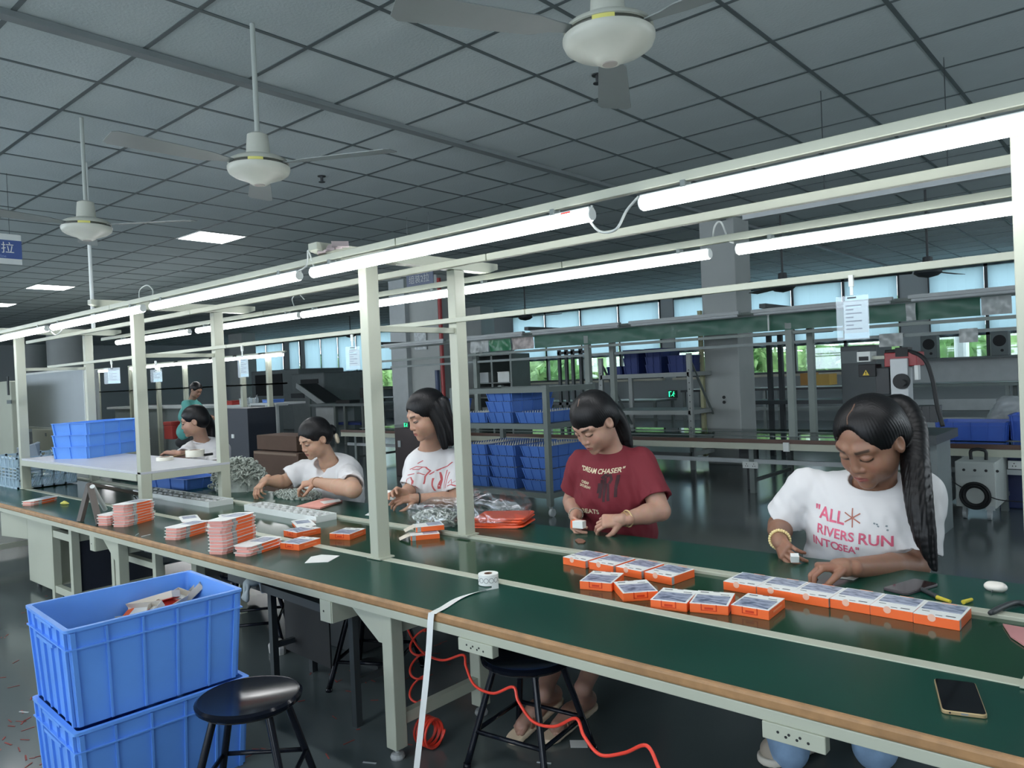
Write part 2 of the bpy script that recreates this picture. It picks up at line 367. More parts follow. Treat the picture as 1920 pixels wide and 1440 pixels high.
# far dark fans on the other side of the room
for n, (x, y, Y, lab) in enumerate(((1468, 540, 8.2, 'dark ceiling fan right of the concrete column'), (1740, 512, 8.6, 'dark ceiling fan in front of the right-hand windows'), (985, 596, 10.5, 'dark ceiling fan in front of the middle windows'), (657, 630, 12.5, 'dark ceiling fan in front of the left blue windows'))):
    P = py(x, y, Y); z = P.z; f = thing('ceiling_fan', lab, 'fan', P, group='dark ceiling fans across the room')
    MB().lathe([(0, -.05), (.09, -.03), (.13, 0), (.12, .04), (.05, .07), (.045, .16), (.01, .17)], P, 20).build('motor_housing', DARK, f, smooth='auto')
    MB().cyl((P.x, P.y, z+.16), (P.x, P.y, 2.99), .012, n=8).build('down_rod', DARK, f)
    for k in range(3):
        Rm = rotm(.35+n+k*2.094)@Matrix.Rotation(.15, 3, 'X'); MB().cbox(Rm@Vector((.42, 0, .02))+P, (.56, .11, .005), Rm).build('blade', DARK, f)
for i, (x, y) in enumerate(((1120, 140), (603, 330))):
    P = pz(x, y, 2.99); m = MB(); m.cyl(P, P-Vector((0, 0, .05)), .012, n=10); m.cyl(P-Vector((0, 0, .05)), P-Vector((0, 0, .055)), .028, n=12); m.cyl(P, P-Vector((0, 0, .006)), .035, n=14)
    solo(m, 'sprinkler', DARK, ['small sprinkler head on the ceiling under the nearest fan', 'small sprinkler head on the ceiling right of the second fan'][i], 'sprinkler')
# ================================================================ the assembly bench in front
NE, NS, FS, FE = 1.484, 1.847, 2.319, 2.654      # near edge, near strip, far strip, far edge
XL, XR = -8.2, 1.6
b = thing('assembly_bench', 'long green-topped assembly line bench with cream posts and wooden front edge', 'workbench', (-2.3, 2.07, 0))
MB().box(XL, XR, NE+.016, NS-.022, T-.022, T).build('near_worktop', GREEN, b)
MB().box(XL, XR, FS+.022, FE, T-.022, T).build('far_worktop', GREEN, b)
MB().box(XL, XR, NS+.018, FS-.018, T-.028, T-.008).build('conveyor_belt', BELT, b)
MB().box(XL, XR, NS-.023, NS+.019, T-.03, T+.002).build('near_metal_strip', CREAM, b, .002)
MB().box(XL, XR, FS-.019, FS+.023, T-.03, T+.002).build('far_metal_strip', CREAM, b, .002)
MB().box(XL, XR, NE-.004, NE+.017, T-.022, T+.003).build('wooden_edge', WOOD, b, .006)
MB().box(XL, XR, NE-.001, NE+.03, T-.048, T-.0225).build('apron_rail', CREAM, b, .002)
MB().box(XL, XR, FE-.03, FE, T-.05, T-.0225).build('rear_apron_rail', CREAM, b)
LEGX = [(-1.88, NE+.045), (-4.39+.45, NE+.045), (-6.4, NE+.045), (.2, NE+.045)]
for (lx, ly) in LEGX:
    for yy in (ly, ly+.385):
        MB().box(lx-.024, lx+.024, yy-.024, yy+.024, .035, T-.03).build('leg', CREAM, b, .003)
        MB().lathe([(.022, 0), (.024, .006), (.02, .016), (.008, .02), (.008, .036)], (lx, yy, 0), 14).build('foot', GREYC, b)
    for z_ in (.12, T-.10): MB().box(lx-.014, lx+.014, ly+.024, ly+.361, z_-.018, z_+.018).build('stretcher', CREAM, b)
    for yy in (FE-.1,):
        MB().box(lx-.024, lx+.024, yy-.024, yy+.024, .035, T-.03).build('leg', CREAM, b, .003)
    # cable duct bracket under the apron
    m = MB(); y_ = NE+.03; V_ = [(lx-.20, T-.05), (lx-.024, T-.05), (lx-.024, T-.15), (lx-.05, T-.15)]; m.add([(a, y_, c) for a, c in V_]+[(a, y_+.012, c) for a, c in V_], [(3, 2, 1, 0), (4, 5, 6, 7)]+[(k, (k+1) % 4, 4+(k+1) % 4, 4+k) for k in range(4)]); m.build('bracket', CREAM, b)
# perforated brackets hanging under the edge
def perf(x0, x1, n, nm='socket_bracket'):
    o = MB().box(x0, x1, NE-.006, NE+.02, T-.082, T-.047).build(nm, CREAM, b, .002)
    h = MB()
    for i in range(n):
        c = x0+.03+(x1-x0-.06)*(i+.5)/n; 
        for d in (-.008, .008): h.cyl((c+d, NE-.0065, T-.062+(0 if d < 0 else -.006)), (c+d, NE-.004, T-.062+(0 if d < 0 else -.006)), .003, n=8)
    h.build('screw_hole', BLACKM, o)
a0 = py(861, 1190, NE).x; a1 = py(925, 1205, NE).x; perf(a0, a1, 3)
a0 = py(1430, 1345, NE).x; a1 = py(1549, 1375, NE).x; perf(a0, a1, 3)
for (q0, q1) in ((601, 640), (175, 208)):
    a0 = py(q0, 1130, NE).x; a1 = py(q1, 1140, NE).x; m = MB(); m.box(a0, a0+.06, NE-.003, NE+.02, T-.12, T-.047); m.box(a0+.04, a0+.065, NE, NE+.18, T-.12, T-.05); o = m.build('end_bracket', CREAM, b)
    MB().cyl((a0+.02, NE-.0035, T-.085), (a0+.02, NE-.0025, T-.085), .004, n=8).build('screw_hole', BLACKM, o)
# light frame standing on the bench
fr = thing('lamp_gantry', 'cream steel frame of posts, cross arms and rails over the green bench', 'frame', (-2.3, 2.07, T))
for n, x in enumerate((-.212, -2.32, -4.39, -6.43)):
    for Y in (NS, FS-.0):
        p = MB().box(x-.024, x+.024, Y-.03, Y+.03, T+.0025, 1.655).build('post', CREAM, fr, .003)
        MB().box(x-.04, x+.04, Y-.036, Y+.036, T+.0025, T+.008).build('foot_plate', CREAM, p)
    MB().prism([(x-.02, 1.66), (x+.02, 1.66)], 0, 0)if False else None
    m = MB(); y0, y1 = 1.602, 2.566          # cross arm: channel with chamfered ends
    vs = []
    for xx in (x-.026, x+.026): vs += [(xx, y0, 1.70), (xx, y1, 1.70), (xx, y1, 1.675), (xx, y1-.06, 1.656), (xx, y0+.06, 1.656), (xx, y0, 1.675)]
    if x < -1: m.add(vs, [(5, 4, 3, 2, 1, 0), (6, 7, 8, 9, 10, 11)]+[(i, (i+1) % 6, 6+(i+1) % 6, 6+i) for i in range(6)]).build('cross_arm', CREAM, fr)
    MB().box(x-.012, x+.012, NS+.03, FS-.03, 1.385, 1.407).build('cross_bar', CREAM, fr)
def rail(name, Y, z0, z1, x0, x1, w_=.022):
    for a_, b_ in ((x0, -4.2), (-4.195, -1.9), (-1.895, x1)): MB().box(a_, b_, Y-w_/2, Y+w_/2, z0, z1).build(name, CREAM, fr, .002)
rail('near_lamp_rail', 1.638, 1.632, 1.6555, -7.6, 1.6)
rail('middle_rail', 2.07, 1.620, 1.6455, -7.0, 1.6)
rail('far_lamp_rail', 2.53, 1.630, 1.6555, -6.7, 1.6)
rail('badge_rail', 2.277, 1.428, 1.449, -7.2, 1.6, .018)
# LED battens
TUBE = emis('led_tube_glow', (.97, .985, 1.0), LAMP)
def batten(x1, Y, ztop, L, label, sw=False):
    x0 = x1-L; l = thing('tube_light', label, 'light', ((x0+x1)/2, Y, ztop), group='white LED battens hung along the bench')
    MB().box(x0, x1, Y-.0125, Y+.0125, ztop-.014, ztop).build('housing', WHITEP, l, .003)
    m = MB(); n = 10; n = 14; pts = [(-.018*math.cos(-.55+(math.pi+1.1)*i/n), -.018*math.sin(-.55+(math.pi+1.1)*i/n)*1.1) for i in range(n+1)]
    vs = [(x, Y+p[0], ztop-.019+p[1]) for x in (x0+.004, x1-.004) for p in pts]; k = n+1
    m.add(vs, [(i, i+1, k+i+1, k+i) for i in range(n)]+[tuple(range(k)), tuple(range(k, 2*k))[::-1], (0, k, 2*k-1, n)]); m.build('diffuser', TUBE, l)
    for xe in (x0, x1): MB().cyl((xe-.002, Y, ztop-.02), (xe+.002, Y, ztop-.02), .0165, n=16).build('end_cap', WHITEP, l)
    for xe in (x0+.12, x1-.12): MB().box(xe-.006, xe+.006, Y-.016, Y+.016, ztop-.004, ztop+.012).build('clip', STEEL, l)
    if sw: MB().box(x1-.09, x1-.06, Y-.0145, Y-.0115, ztop-.012, ztop-.004).build('switch', REDP, l)
    return l
names = ['nearest to the camera', 'with the red switch, second from the camera', 'third from the camera', 'fourth from the camera', 'fifth from the camera']
nx = [py(1203, 370, 1.638).x+1.25, py(1110, 405, 1.638).x, py(561, 515, 1.638).x, py(268, 575, 1.638).x, py(88, 618, 1.638).x]
for n, x in enumerate(nx): batten(x, 1.638, 1.622, 1.25, 'glowing white tube light on the near rail, '+names[n], n == 1)
fx = [py(1372, 460, 2.53).x+1.25, py(1331, 470, 2.53).x, py(846, 540, 2.53).x, py(560, 583, 2.53).x, py(355, 612, 2.53).x]
for n, x in enumerate(fx): batten(x, 2.53, 1.618, 1.23, 'glowing white tube light on the far rail, '+names[n].replace('with the red switch, ', ''))
CABLE = mat('white_cable', (.60, .63, .60), .4)
def cable(pts, r, mt, label, n=8, name='looped_cable', cat='cable'):
    m = MB().tube(bez(pts, 10), r, n); return solo(m, name, mt, label, cat, smooth=True)
A = py(1110, 385, 1.638); B = py(1198, 368, 1.638)
cable([A, py(1105, 410, 1.64), py(1125, 434, 1.63), py(1155, 430, 1.62), py(1175, 395, 1.63), B], .0035, CABLE, 'white cord looping between the two nearest tube lights')
cable([py(552, 512, 1.638), py(575, 498, 1.63), py(578, 470, 1.62), py(590, 505, 1.638)], .0035, CABLE, 'white cord sticking up between tube lights left of the near post')
cable([py(262, 570, 1.638), py(262, 545, 1.63), py(276, 535, 1.62), py(287, 546, 1.63), py(283, 566, 1.638)], .003, CABLE, 'white cord arched over the rail above the second post')
cable([py(88, 612, 1.638), py(96, 622, 1.63), py(105, 628, 1.62), py(115, 620, 1.63), py(116, 610, 1.638)], .003, CABLE, 'white cord drooping between the farthest near-rail lights')
cable([py(1336, 458, 2.53), py(1340, 425, 2.52), py(1352, 417, 2.52), py(1366, 450, 2.53), py(1376, 456, 2.53)], .0035, CABLE, 'white cord hooped above the far rail by the column')
cable([py(553, 578, 2.53), py(548, 560, 2.52), py(560, 552, 2.52), py(571, 562, 2.53)], .003, CABLE, 'white cord hooped above the far rail left of the near post')
# badges clipped on the badge rail
CLEAR = glass('clear_vinyl', (.90, .94, .95), .90, .35); PAPER = mat('badge_paper', (.46, .51, .53), .5, 0, .03)
INK = mat('grey_ink', (.18, .2, .24), .6); SKYB = mat('badge_blue', (.45, .62, .72), .5)
def badge(x, ytop, ybot, wpx, label, rz=0):
    P = py(x, ytop, 2.262); Q = py(x, ybot, 2.262); wd = (py(x+wpx, ytop, 2.262)-P).length*.5*2*.5*2; hgt = P.z-Q.z
    t = thing('name_badge', label, 'badge', (P.x, 2.262, P.z), rz, 'badge holders clipped to the rail')
    o0 = WL[t.name]; WL[t.name] = Vector((0, 0, 0))
    top = -.045
    m = MB(); m.box(-.006, .006, -.006, .004, -.02, .012); m.box(-.004, .004, -.003, .001, -.045, -.02); m.build('clip', WHITEP, t)
    MB().box(-wd, wd, -.002, .001, -hgt, top).build('sleeve', CLEAR, t, .002)
    MB().box(-wd*.55, wd*.92, .002, .003, -hgt+.004, top-.018).build('card', PAPER, t)
    m = MB(); m.box(-wd*.55, wd*.92, .0012, .0019, -hgt+.004, -hgt+.02); m.box(-wd*.3, wd*.5, .0012, .0019, top-.035, top-.028)
    m.build('card_band', SKYB, t); m = MB()
    for i in range(7): m.box(-wd*.42, wd*(.55-.5*(i % 2)), .001, .0018, -hgt+.03+i*.011, -hgt+.0335+i*.011)
    m.build('printed_lines', INK, t); MB().box(-.012, .012, -.003, -.0021, top-.009, top-.005).build('slot', DARK, t); WL[t.name] = o0
    return t
badge(1596, 524, 638, 31, 'clear plastic badge holder with a printed card, nearest the camera')
badge(660, 632, 694, 9, 'white badge holder hanging edge-on left of the near post', .5)
badge(454, 652, 708, 10, 'white badge holder hanging right of the far post with green leaves behind')
badge(292, 680, 717, 11, 'white badge holder hanging just right of the second near post')
badge(209, 678, 720, 8, 'white badge holder hanging farthest left on the rail', .4)
# conduit dropping from the ceiling to the far-left post
A = pz(126, 290, 2.99); solo(MB().cyl((-6.3, 2.319, 1.70), (-6.3, 2.319, 2.985), .014, n=12), 'conduit', WHITEP, 'thin white conduit dropping from ceiling to the leftmost rear post', 'pipe')
# small thing lying on the near rail
P = py(615, 465, 1.638); m = MB(); 
for k in range(5): m.cbox((P.x-.04+.02*k, 1.638+.006*k, 1.665+.006*k), (.06, .03, .006), rotm(.4*k-.6, .2*k))
solo(m, 'rag', mat('pinkish_rag', (.5, .42, .42), .8), 'crumpled pinkish strip of card lying on the near lamp rail', 'rag')

# fill tubes added out of view on the right to brighten the far ceiling
OMNI2 = emis('fill_tube_glow_left', (.86, .94, 1.0), 24)
OMN2 = emis('fill_tube_glow_far', (.86, .94, 1.0), 62)
for i in range(5):
    y0 = 3.8+2.2*i; l = thing('fill_tube_light', 'added fill tube out of view on the right, %s of five' % ['first', 'second', 'third', 'fourth', 'fifth'][i], 'light', (3.4, y0, 1.92), group='added fill tubes on the right')
    MB().cyl((3.4, y0, 1.90), (3.4, y0+1.2, 1.90), .02, n=12).build('tube', OMN2, l); MB().box(3.39, 3.41, y0, y0+1.2, 1.921, 1.945).build('housing', WHITEP, l)
    for yy in (y0+.1, y0+1.1): MB().cyl((3.4, yy, 1.945), (3.4, yy, 2.99), .004, n=6).build('hanger_wire', STEEL, l)
for i in range(6):  # a second unseen row, added on the left to lift the ceiling there
    x0 = -16.5+1.7*i; l = thing('fill_tube_light', 'added fill tube hung out of view on the left, %s of six' % ['first', 'second', 'third', 'fourth', 'fifth', 'sixth'][i], 'light', (x0, .2, 1.92), group='added fill tubes on the left')
    MB().cyl((x0, .2, 1.90), (x0+1.2, .2, 1.90), .016, n=12).build('tube', OMNI2, l); MB().box(x0, x0+1.2, .19, .21, 1.917, 1.94).build('housing', WHITEP, l)
    for xx in (x0+.1, x0+1.1): MB().cyl((xx, .2, 1.94), (xx, .2, 2.99), .004, n=6).build('hanger_wire', STEEL, l)
# unseen tubes added behind the camera as uplight for the ceiling
OMNI = emis('fill_tube_glow', (.95, .98, 1.0), 6)
for i in range(6):
    x0 = -7.6+1.5*i; l = thing('fill_tube_light', 'added uplight tube behind the camera, %s of six' % ['first', 'second', 'third', 'fourth', 'fifth', 'sixth'][i], 'light', (x0, -2.2, 1.62), group='added uplight tubes behind the camera')
    MB().cyl((x0, -2.2, 1.60), (x0+1.2, -2.2, 1.60), .016, n=12).build('tube', OMNI, l)
    MB().box(x0, x0+1.2, -2.21, -2.19, 1.618, 1.64).build('housing', WHITEP, l)
# ================================================================ people: smooth implicit bodies turned into one surface each
def V3(a): return np.array(a, dtype=float)
class SDF:
    def __init__(s, lo, hi, h):
        s.lo = V3(lo); s.h = h; s.n = np.maximum(4, np.ceil((V3(hi)-s.lo)/h).astype(int)); s.F = np.full(tuple(s.n), 1e3, np.float32)
        s.ax = [s.lo[i]+h*np.arange(s.n[i], dtype=np.float32) for i in range(3)]
    def sl(s, lo, hi):
        a = np.clip(((V3(lo)-s.lo)/s.h).astype(int), 0, s.n); b = np.clip(np.ceil((V3(hi)-s.lo)/s.h).astype(int)+1, 0, s.n)
        return tuple(slice(a[i], b[i]) for i in range(3))
    def grid(s, S):
        return s.ax[0][S[0]].astype(np.float32)[:, None, None], s.ax[1][S[1]].astype(np.float32)[None, :, None], s.ax[2][S[2]].astype(np.float32)[None, None, :]
    def op(s, S, d, k, mode):
        A = s.F[S]
        if A.size == 0: return
        if mode == 'u':
            if k > 0: hh = np.maximum(k-np.abs(A-d), 0)/k; A[...] = np.minimum(A, d)-hh*hh*k*.25
            else: A[...] = np.minimum(A, d)
        else:
            d = -d
            if k > 0: hh = np.maximum(k-np.abs(A-d), 0)/k; A[...] = np.maximum(A, d)+hh*hh*k*.25
            else: A[...] = np.maximum(A, d)
    def cap(s, a, b, ra, rb=None, k=.01, mode='u'):
        a = V3(a); b = V3(b); rb = ra if rb is None else rb; pad = max(ra, rb)+k+3*s.h
        S = s.sl(np.minimum(a, b)-pad, np.maximum(a, b)+pad); X, Y, Z = s.grid(S); ab = b-a; L2 = float(ab@ab)+1e-12
        x, y, z = X-a[0], Y-a[1], Z-a[2]; t = np.clip((x*ab[0]+y*ab[1]+z*ab[2])/L2, 0, 1)
        d = np.sqrt((x-t*ab[0])**2+(y-t*ab[1])**2+(z-t*ab[2])**2)-(ra+(rb-ra)*t); s.op(S, d.astype(np.float32), k, mode)
    def chain(s, P, R, k=.01, mode='u'):
        for i in range(len(P)-1): s.cap(P[i], P[i+1], R[i], R[i+1], k, mode)
    def curve(s, P, R, k=.003, mode='u', n=5):
        Q = bez([Vector(p) for p in P], n); m_ = len(Q)-1; R2 = np.interp(np.linspace(0, len(P)-1, m_+1), range(len(P)), R); s.chain([V3(q) for q in Q], list(R2), k, mode)
    def ell(s, c, r, Rm=None, k=.01, mode='u'):
        c = V3(c); r = V3(r); pad = max(r)+k+3*s.h; S = s.sl(c-pad, c+pad); X, Y, Z = s.grid(S); x, y, z = X-c[0], Y-c[1], Z-c[2]
        if Rm is not None: M_ = np.array(Rm); x, y, z = (M_[0, i]*x+M_[1, i]*y+M_[2, i]*z for i in range(3))
        k0 = np.sqrt((x/r[0])**2+(y/r[1])**2+(z/r[2])**2); k1 = np.sqrt((x/r[0]**2)**2+(y/r[1]**2)**2+(z/r[2]**2)**2)+1e-9
        s.op(S, (k0*(k0-1)/k1).astype(np.float32), k, mode)
    def cut(s, c, n, rad):
        """remove what lies beyond the plane through c with normal n, within rad of c"""
        c = V3(c); n = V3(n); n = n/np.linalg.norm(n); S = s.sl(c-rad, c+rad); X, Y, Z = s.grid(S); x, y, z = X-c[0], Y-c[1], Z-c[2]
        d = np.minimum((x*n[0]+y*n[1]+z*n[2]), rad-np.sqrt(x*x+y*y+z*z)); A = s.F[S]; A[...] = np.maximum(A, d)
    def waves(s, amp, freq, seed=1, n=7, stretch=(1, 1, 1), band=.03, calm=None):
        r = np.random.default_rng(seed); X, Y, Z = s.grid((slice(None),)*3); W = np.zeros_like(s.F)
        for i in range(n):
            v = r.normal(size=3)*V3(stretch); v = v/np.linalg.norm(v)*freq*r.uniform(.6, 1.5); W += np.sin(X*v[0]+Y*v[1]+Z*v[2]+r.uniform(0, 6.28)).astype(np.float32)
        if calm is not None: W = W*np.clip((np.sqrt((X-calm[0])**2+(Y-calm[1])**2+(Z-calm[2])**2)-.105)/.06, 0, 1)
        s.F += np.where(np.abs(s.F) < band, amp/math.sqrt(n)*W, 0).astype(np.float32)
    def nets(s):
        F = s.F; ins = F < 0; n = s.n
        c = np.zeros(tuple(n-1), np.int8)
        for dx in (0, 1):
            for dy in (0, 1):
                for dz in (0, 1): c += ins[dx:n[0]-1+dx, dy:n[1]-1+dy, dz:n[2]-1+dz]
        act = (c > 0) & (c < 8); idx = np.full(act.shape, -1, np.int64); I = np.argwhere(act); idx[act] = np.arange(len(I))
        Fc = np.clip(F, -4*s.h, 4*s.h); acc = np.zeros((len(I), 3)); cnt = np.zeros(len(I)); i, j, k = I.T
        cs = [(dx, dy, dz) for dx in (0, 1) for dy in (0, 1) for dz in (0, 1)]
        for p in cs:
            for a in range(3):
                if p[a] == 0:
                    q = list(p); q[a] = 1; f0 = Fc[i+p[0], j+p[1], k+p[2]]; f1 = Fc[i+q[0], j+q[1], k+q[2]]; m = (f0 < 0) != (f1 < 0)
                    t = np.where(m, f0/np.where(f0 == f1, 1, f0-f1), 0); P = np.tile(V3(p), (len(I), 1)); P[:, a] += t; acc[m] += P[m]; cnt[m] += 1
        Vv = s.lo+s.h*(I+acc/cnt[:, None]); quads = []
        for a in range(3):
            b_, c_ = (a+1) % 3, (a+2) % 3; sl0 = [slice(None)]*3; sl1 = [slice(None)]*3; sl0[a] = slice(0, -1); sl1[a] = slice(1, None)
            e = ins[tuple(sl0)] != ins[tuple(sl1)]; E = np.argwhere(e); E = E[(E[:, b_] > 0) & (E[:, c_] > 0) & (E[:, b_] < n[b_]-1) & (E[:, c_] < n[c_]-1)]
            def cell(db, dc):
                Q = E.copy(); Q[:, b_] -= db; Q[:, c_] -= dc; return idx[Q[:, 0], Q[:, 1], Q[:, 2]]
            q = np.stack([cell(1, 1), cell(0, 1), cell(0, 0), cell(1, 0)], 1); flip = ~ins[E[:, 0], E[:, 1], E[:, 2]]; q[flip] = q[flip][:, ::-1]; quads.append(q)
        Q = np.concatenate(quads); Q = Q[(Q >= 0).all(1)]; return Vv, Q
def np_mesh(name, Vs, Qs, mats, parent, col=None):
    off = 0; V_ = []; Q_ = []
    for v, q in zip(Vs, Qs): V_.append(v); Q_.append(q+off); off += len(v)
    V_ = np.concatenate(V_); Q_ = np.concatenate(Q_); loc = np.array(WL.get(parent.name, Vector((0, 0, 0)))); me = bpy.data.meshes.new(name)
    me.vertices.add(len(V_)); me.vertices.foreach_set('co', (V_-loc).ravel().astype(np.float32)); me.loops.add(Q_.size); me.loops.foreach_set('vertex_index', Q_.ravel().astype(np.int32))
    me.polygons.add(len(Q_)); me.polygons.foreach_set('loop_start', np.arange(0, Q_.size, 4, dtype=np.int32)); me.update(calc_edges=True); me.validate()
    if col is not None:
        a = me.color_attributes.new('pigment', 'FLOAT_COLOR', 'POINT'); a.data.foreach_set('color', np.concatenate([col, np.ones((len(col), 1))], 1).ravel().astype(np.float32))
    me.materials.append(mats); me.shade_smooth(); o = bpy.data.objects.new(name, me); COL.objects.link(o); o.parent = parent; return o
def skin_mat(name, rough=.5):
    m = bpy.data.materials.new(name); m.use_nodes = True; N = m.node_tree.nodes; L = m.node_tree.links; b = N['Principled BSDF']
    at = N.new('ShaderNodeAttribute'); at.attribute_name = 'pigment'; no = N.new('ShaderNodeTexNoise'); no.inputs['Scale'].default_value = 60; tc = N.new('ShaderNodeTexCoord'); L.new(tc.outputs['Object'], no.inputs['Vector'])
    mx = N.new('ShaderNodeMix'); mx.data_type = 'RGBA'; mx.blend_type = 'MULTIPLY'; mx.inputs[0].default_value = .18; L.new(at.outputs['Color'], mx.inputs[6]); L.new(no.outputs['Color'], mx.inputs[7])
    L.new(mx.outputs[2], b.inputs['Base Color']); b.inputs['Roughness'].default_value = rough; b.inputs['Subsurface Weight'].default_value = .12
    b.inputs['Subsurface Radius'].default_value = (.012, .005, .003); b.inputs['Subsurface Scale'].default_value = .5; return m
SKIN = skin_mat('skin')
def hair_mat():
    m = mat('black_hair', (.004, .004, .005), .42, 0, .3, 30, spec=.3)
    return m
HAIR = hair_mat()
def nrm(v): v = V3(v); return v/np.linalg.norm(v)
def frame(f, up=(0, 0, 1)):
    """columns x (figure's left), y forward, z up"""
    f = nrm(f); x = nrm(np.cross(f, up)); z = np.cross(x, f); return np.stack([x, f, z], 1)
def smooth(e0, e1, x): t = np.clip((x-e0)/(e1-e0), 0, 1); return t*t*(3-2*t)
def head(C, f, up, neck, sc_=1., tone=(.42, .23, .15), h=.002, eyes=.25, wide=1., lips=(.36, .10, .09)):
    """head with neck in its own fine grid; returns verts, quads, colours"""
    M_ = frame(f, up); C = V3(C); W = lambda p: C+M_@(V3(p)*sc_*V3((wide, 1, 1)))
    r_ = .15*sc_; g = SDF(np.minimum(C-r_, V3(neck)-.08), np.maximum(C+r_, V3(neck)+.08), h); q = sc_
    E = lambda c, r, k=.012, mode='u': g.ell(W(c), V3(r)*q*V3((wide, 1, 1)), M_, k*q, mode)
    Cp = lambda a, b, ra, rb=None, k=.008, mode='u': g.cap(W(a), W(b), ra*q, (ra if rb is None else rb)*q, k*q, mode)
    E((0, -.014, .032), (.075, .093, .083)); E((0, .022, -.018), (.066, .064, .080), .02); E((0, .030, -.062), (.056, .051, .044), .02)
    for s_ in (-1, 1):
        E((s_*.035, .052, -.034), (.028, .028, .028), .02); Cp((s_*.018, .077, .026), (s_*.046, .062, .024), .012, .011, .018)
    E((0, .074, -.092), (.022, .017, .016), .018); E((0, .078, -.060), (.029, .015, .022), .014)
    for s_ in (-1, 1): E((s_*.031, .096, .004), (.019, .018, .012), .012, 's')
    for s_ in (-1, 1): E((s_*.031, .0725, .003), (.0155, .0145, .0125), .004)
    Cp((0, .079, .016), (0, .090, -.022), .0080, .0115, .012); E((0, .0935, -.030), (.0140, .0115, .0105), .006)
    for s_ in (-1, 1): E((s_*.0135, .086, -.034), (.0090, .010, .008), .005); E((s_*.007, .095, -.041), (.0035, .005, .003), .002, 's')
    for s_ in (-1, 1):
        Cp((0, .0925, -.0555), (s_*.020, .083, -.0595), .0052, .0025, .004); Cp((0, .0905, -.066), (s_*.017, .082, -.0635), .0062, .0030, .004)
    g.chain([W((-.022, .086, -.0612)), W((0, .0975, -.0605)), W((.022, .086, -.0612))], [.0014*q]*3, .002, 's')
    for s_ in (-1, 1):
        E((s_*.074, -.012, -.006), (.009, .019, .030), .006); E((s_*.082, -.008, -.002), (.006, .011, .018), .005, 's')
    nk = V3(neck); top = W((0, -.018, -.055)); g.cap(top, nk, .050*q, .056*q, .03*q); g.ell(nk-V3((0, 0, .006)), (.068, .054, .030), None, .03)
    Vv, Q = g.nets(); P = ((Vv-C)@M_)/sc_/V3((wide, 1, 1)); x, y, z = np.abs(P[:, 0]), P[:, 1], P[:, 2]; col = np.tile(V3(tone), (len(P), 1)); front = smooth(.03, .06, y)
    def mixc(w, c): nonlocal col; col = col*(1-w[:, None])+V3(c)*w[:, None]
    ch = np.exp(-(((x-.040)/.018)**2+((z+.030)/.016)**2))*front; mixc(.28*ch, V3(tone)*V3((1.15, .75, .72)))
    nosew = np.exp(-((x/.014)**2+((z+.032)/.010)**2))*front; mixc(.2*nosew, V3(tone)*V3((1.1, .75, .75)))
    zc = -.0610-.10*x; lw = (1-smooth(.019, .0235, x))*(1-smooth(.0075, .0115, np.abs(z-zc-(-.001))+x*.22))*smooth(.072, .080, y); mixc(.85*lw, lips)
    lin = (1-smooth(.017, .022, x))*(1-smooth(.0008, .0024, np.abs(z+.0610)))*smooth(.078, .084, y); mixc(.6*lin, (.10, .03, .03))
    bz = .026+.10*(x-.02)-2.6*(x-.032)**2; bw = smooth(.011, .016, x)*(1-smooth(.046, .052, x))*(1-smooth(.0026, .0060, np.abs(z-bz)))*front; mixc(.88*bw, (.035, .02, .015))
    ez = -.0045+8.*(x-.031)**2; ew = smooth(.0135, .017, x)*(1-smooth(.046, .050, x)); lash = ew*(1-smooth(.0018, .0045, np.abs(z-ez)))*front; 
    if eyes > .4:
        op_ = ew*(1-smooth(.001, .0022, np.abs(z-(ez+.0028))-.0012))*front; mixc(.7*op_, (.45, .42, .40)); ir = np.exp(-((x-.0305)/.0048)**4)*op_; mixc(ir, (.012, .008, .006)); lash = lash*.6+ew*(1-smooth(.0008, .0022, np.abs(z-(ez+.0068))))*front
    mixc(np.clip(.92*lash, 0, 1), (.015, .010, .008)); lid = ew*(1-smooth(.0008, .0022, np.abs(z-(.0125-9*(x-.031)**2))))*front; mixc(.35*lid, V3(tone)*.45)
    return Vv, Q, col
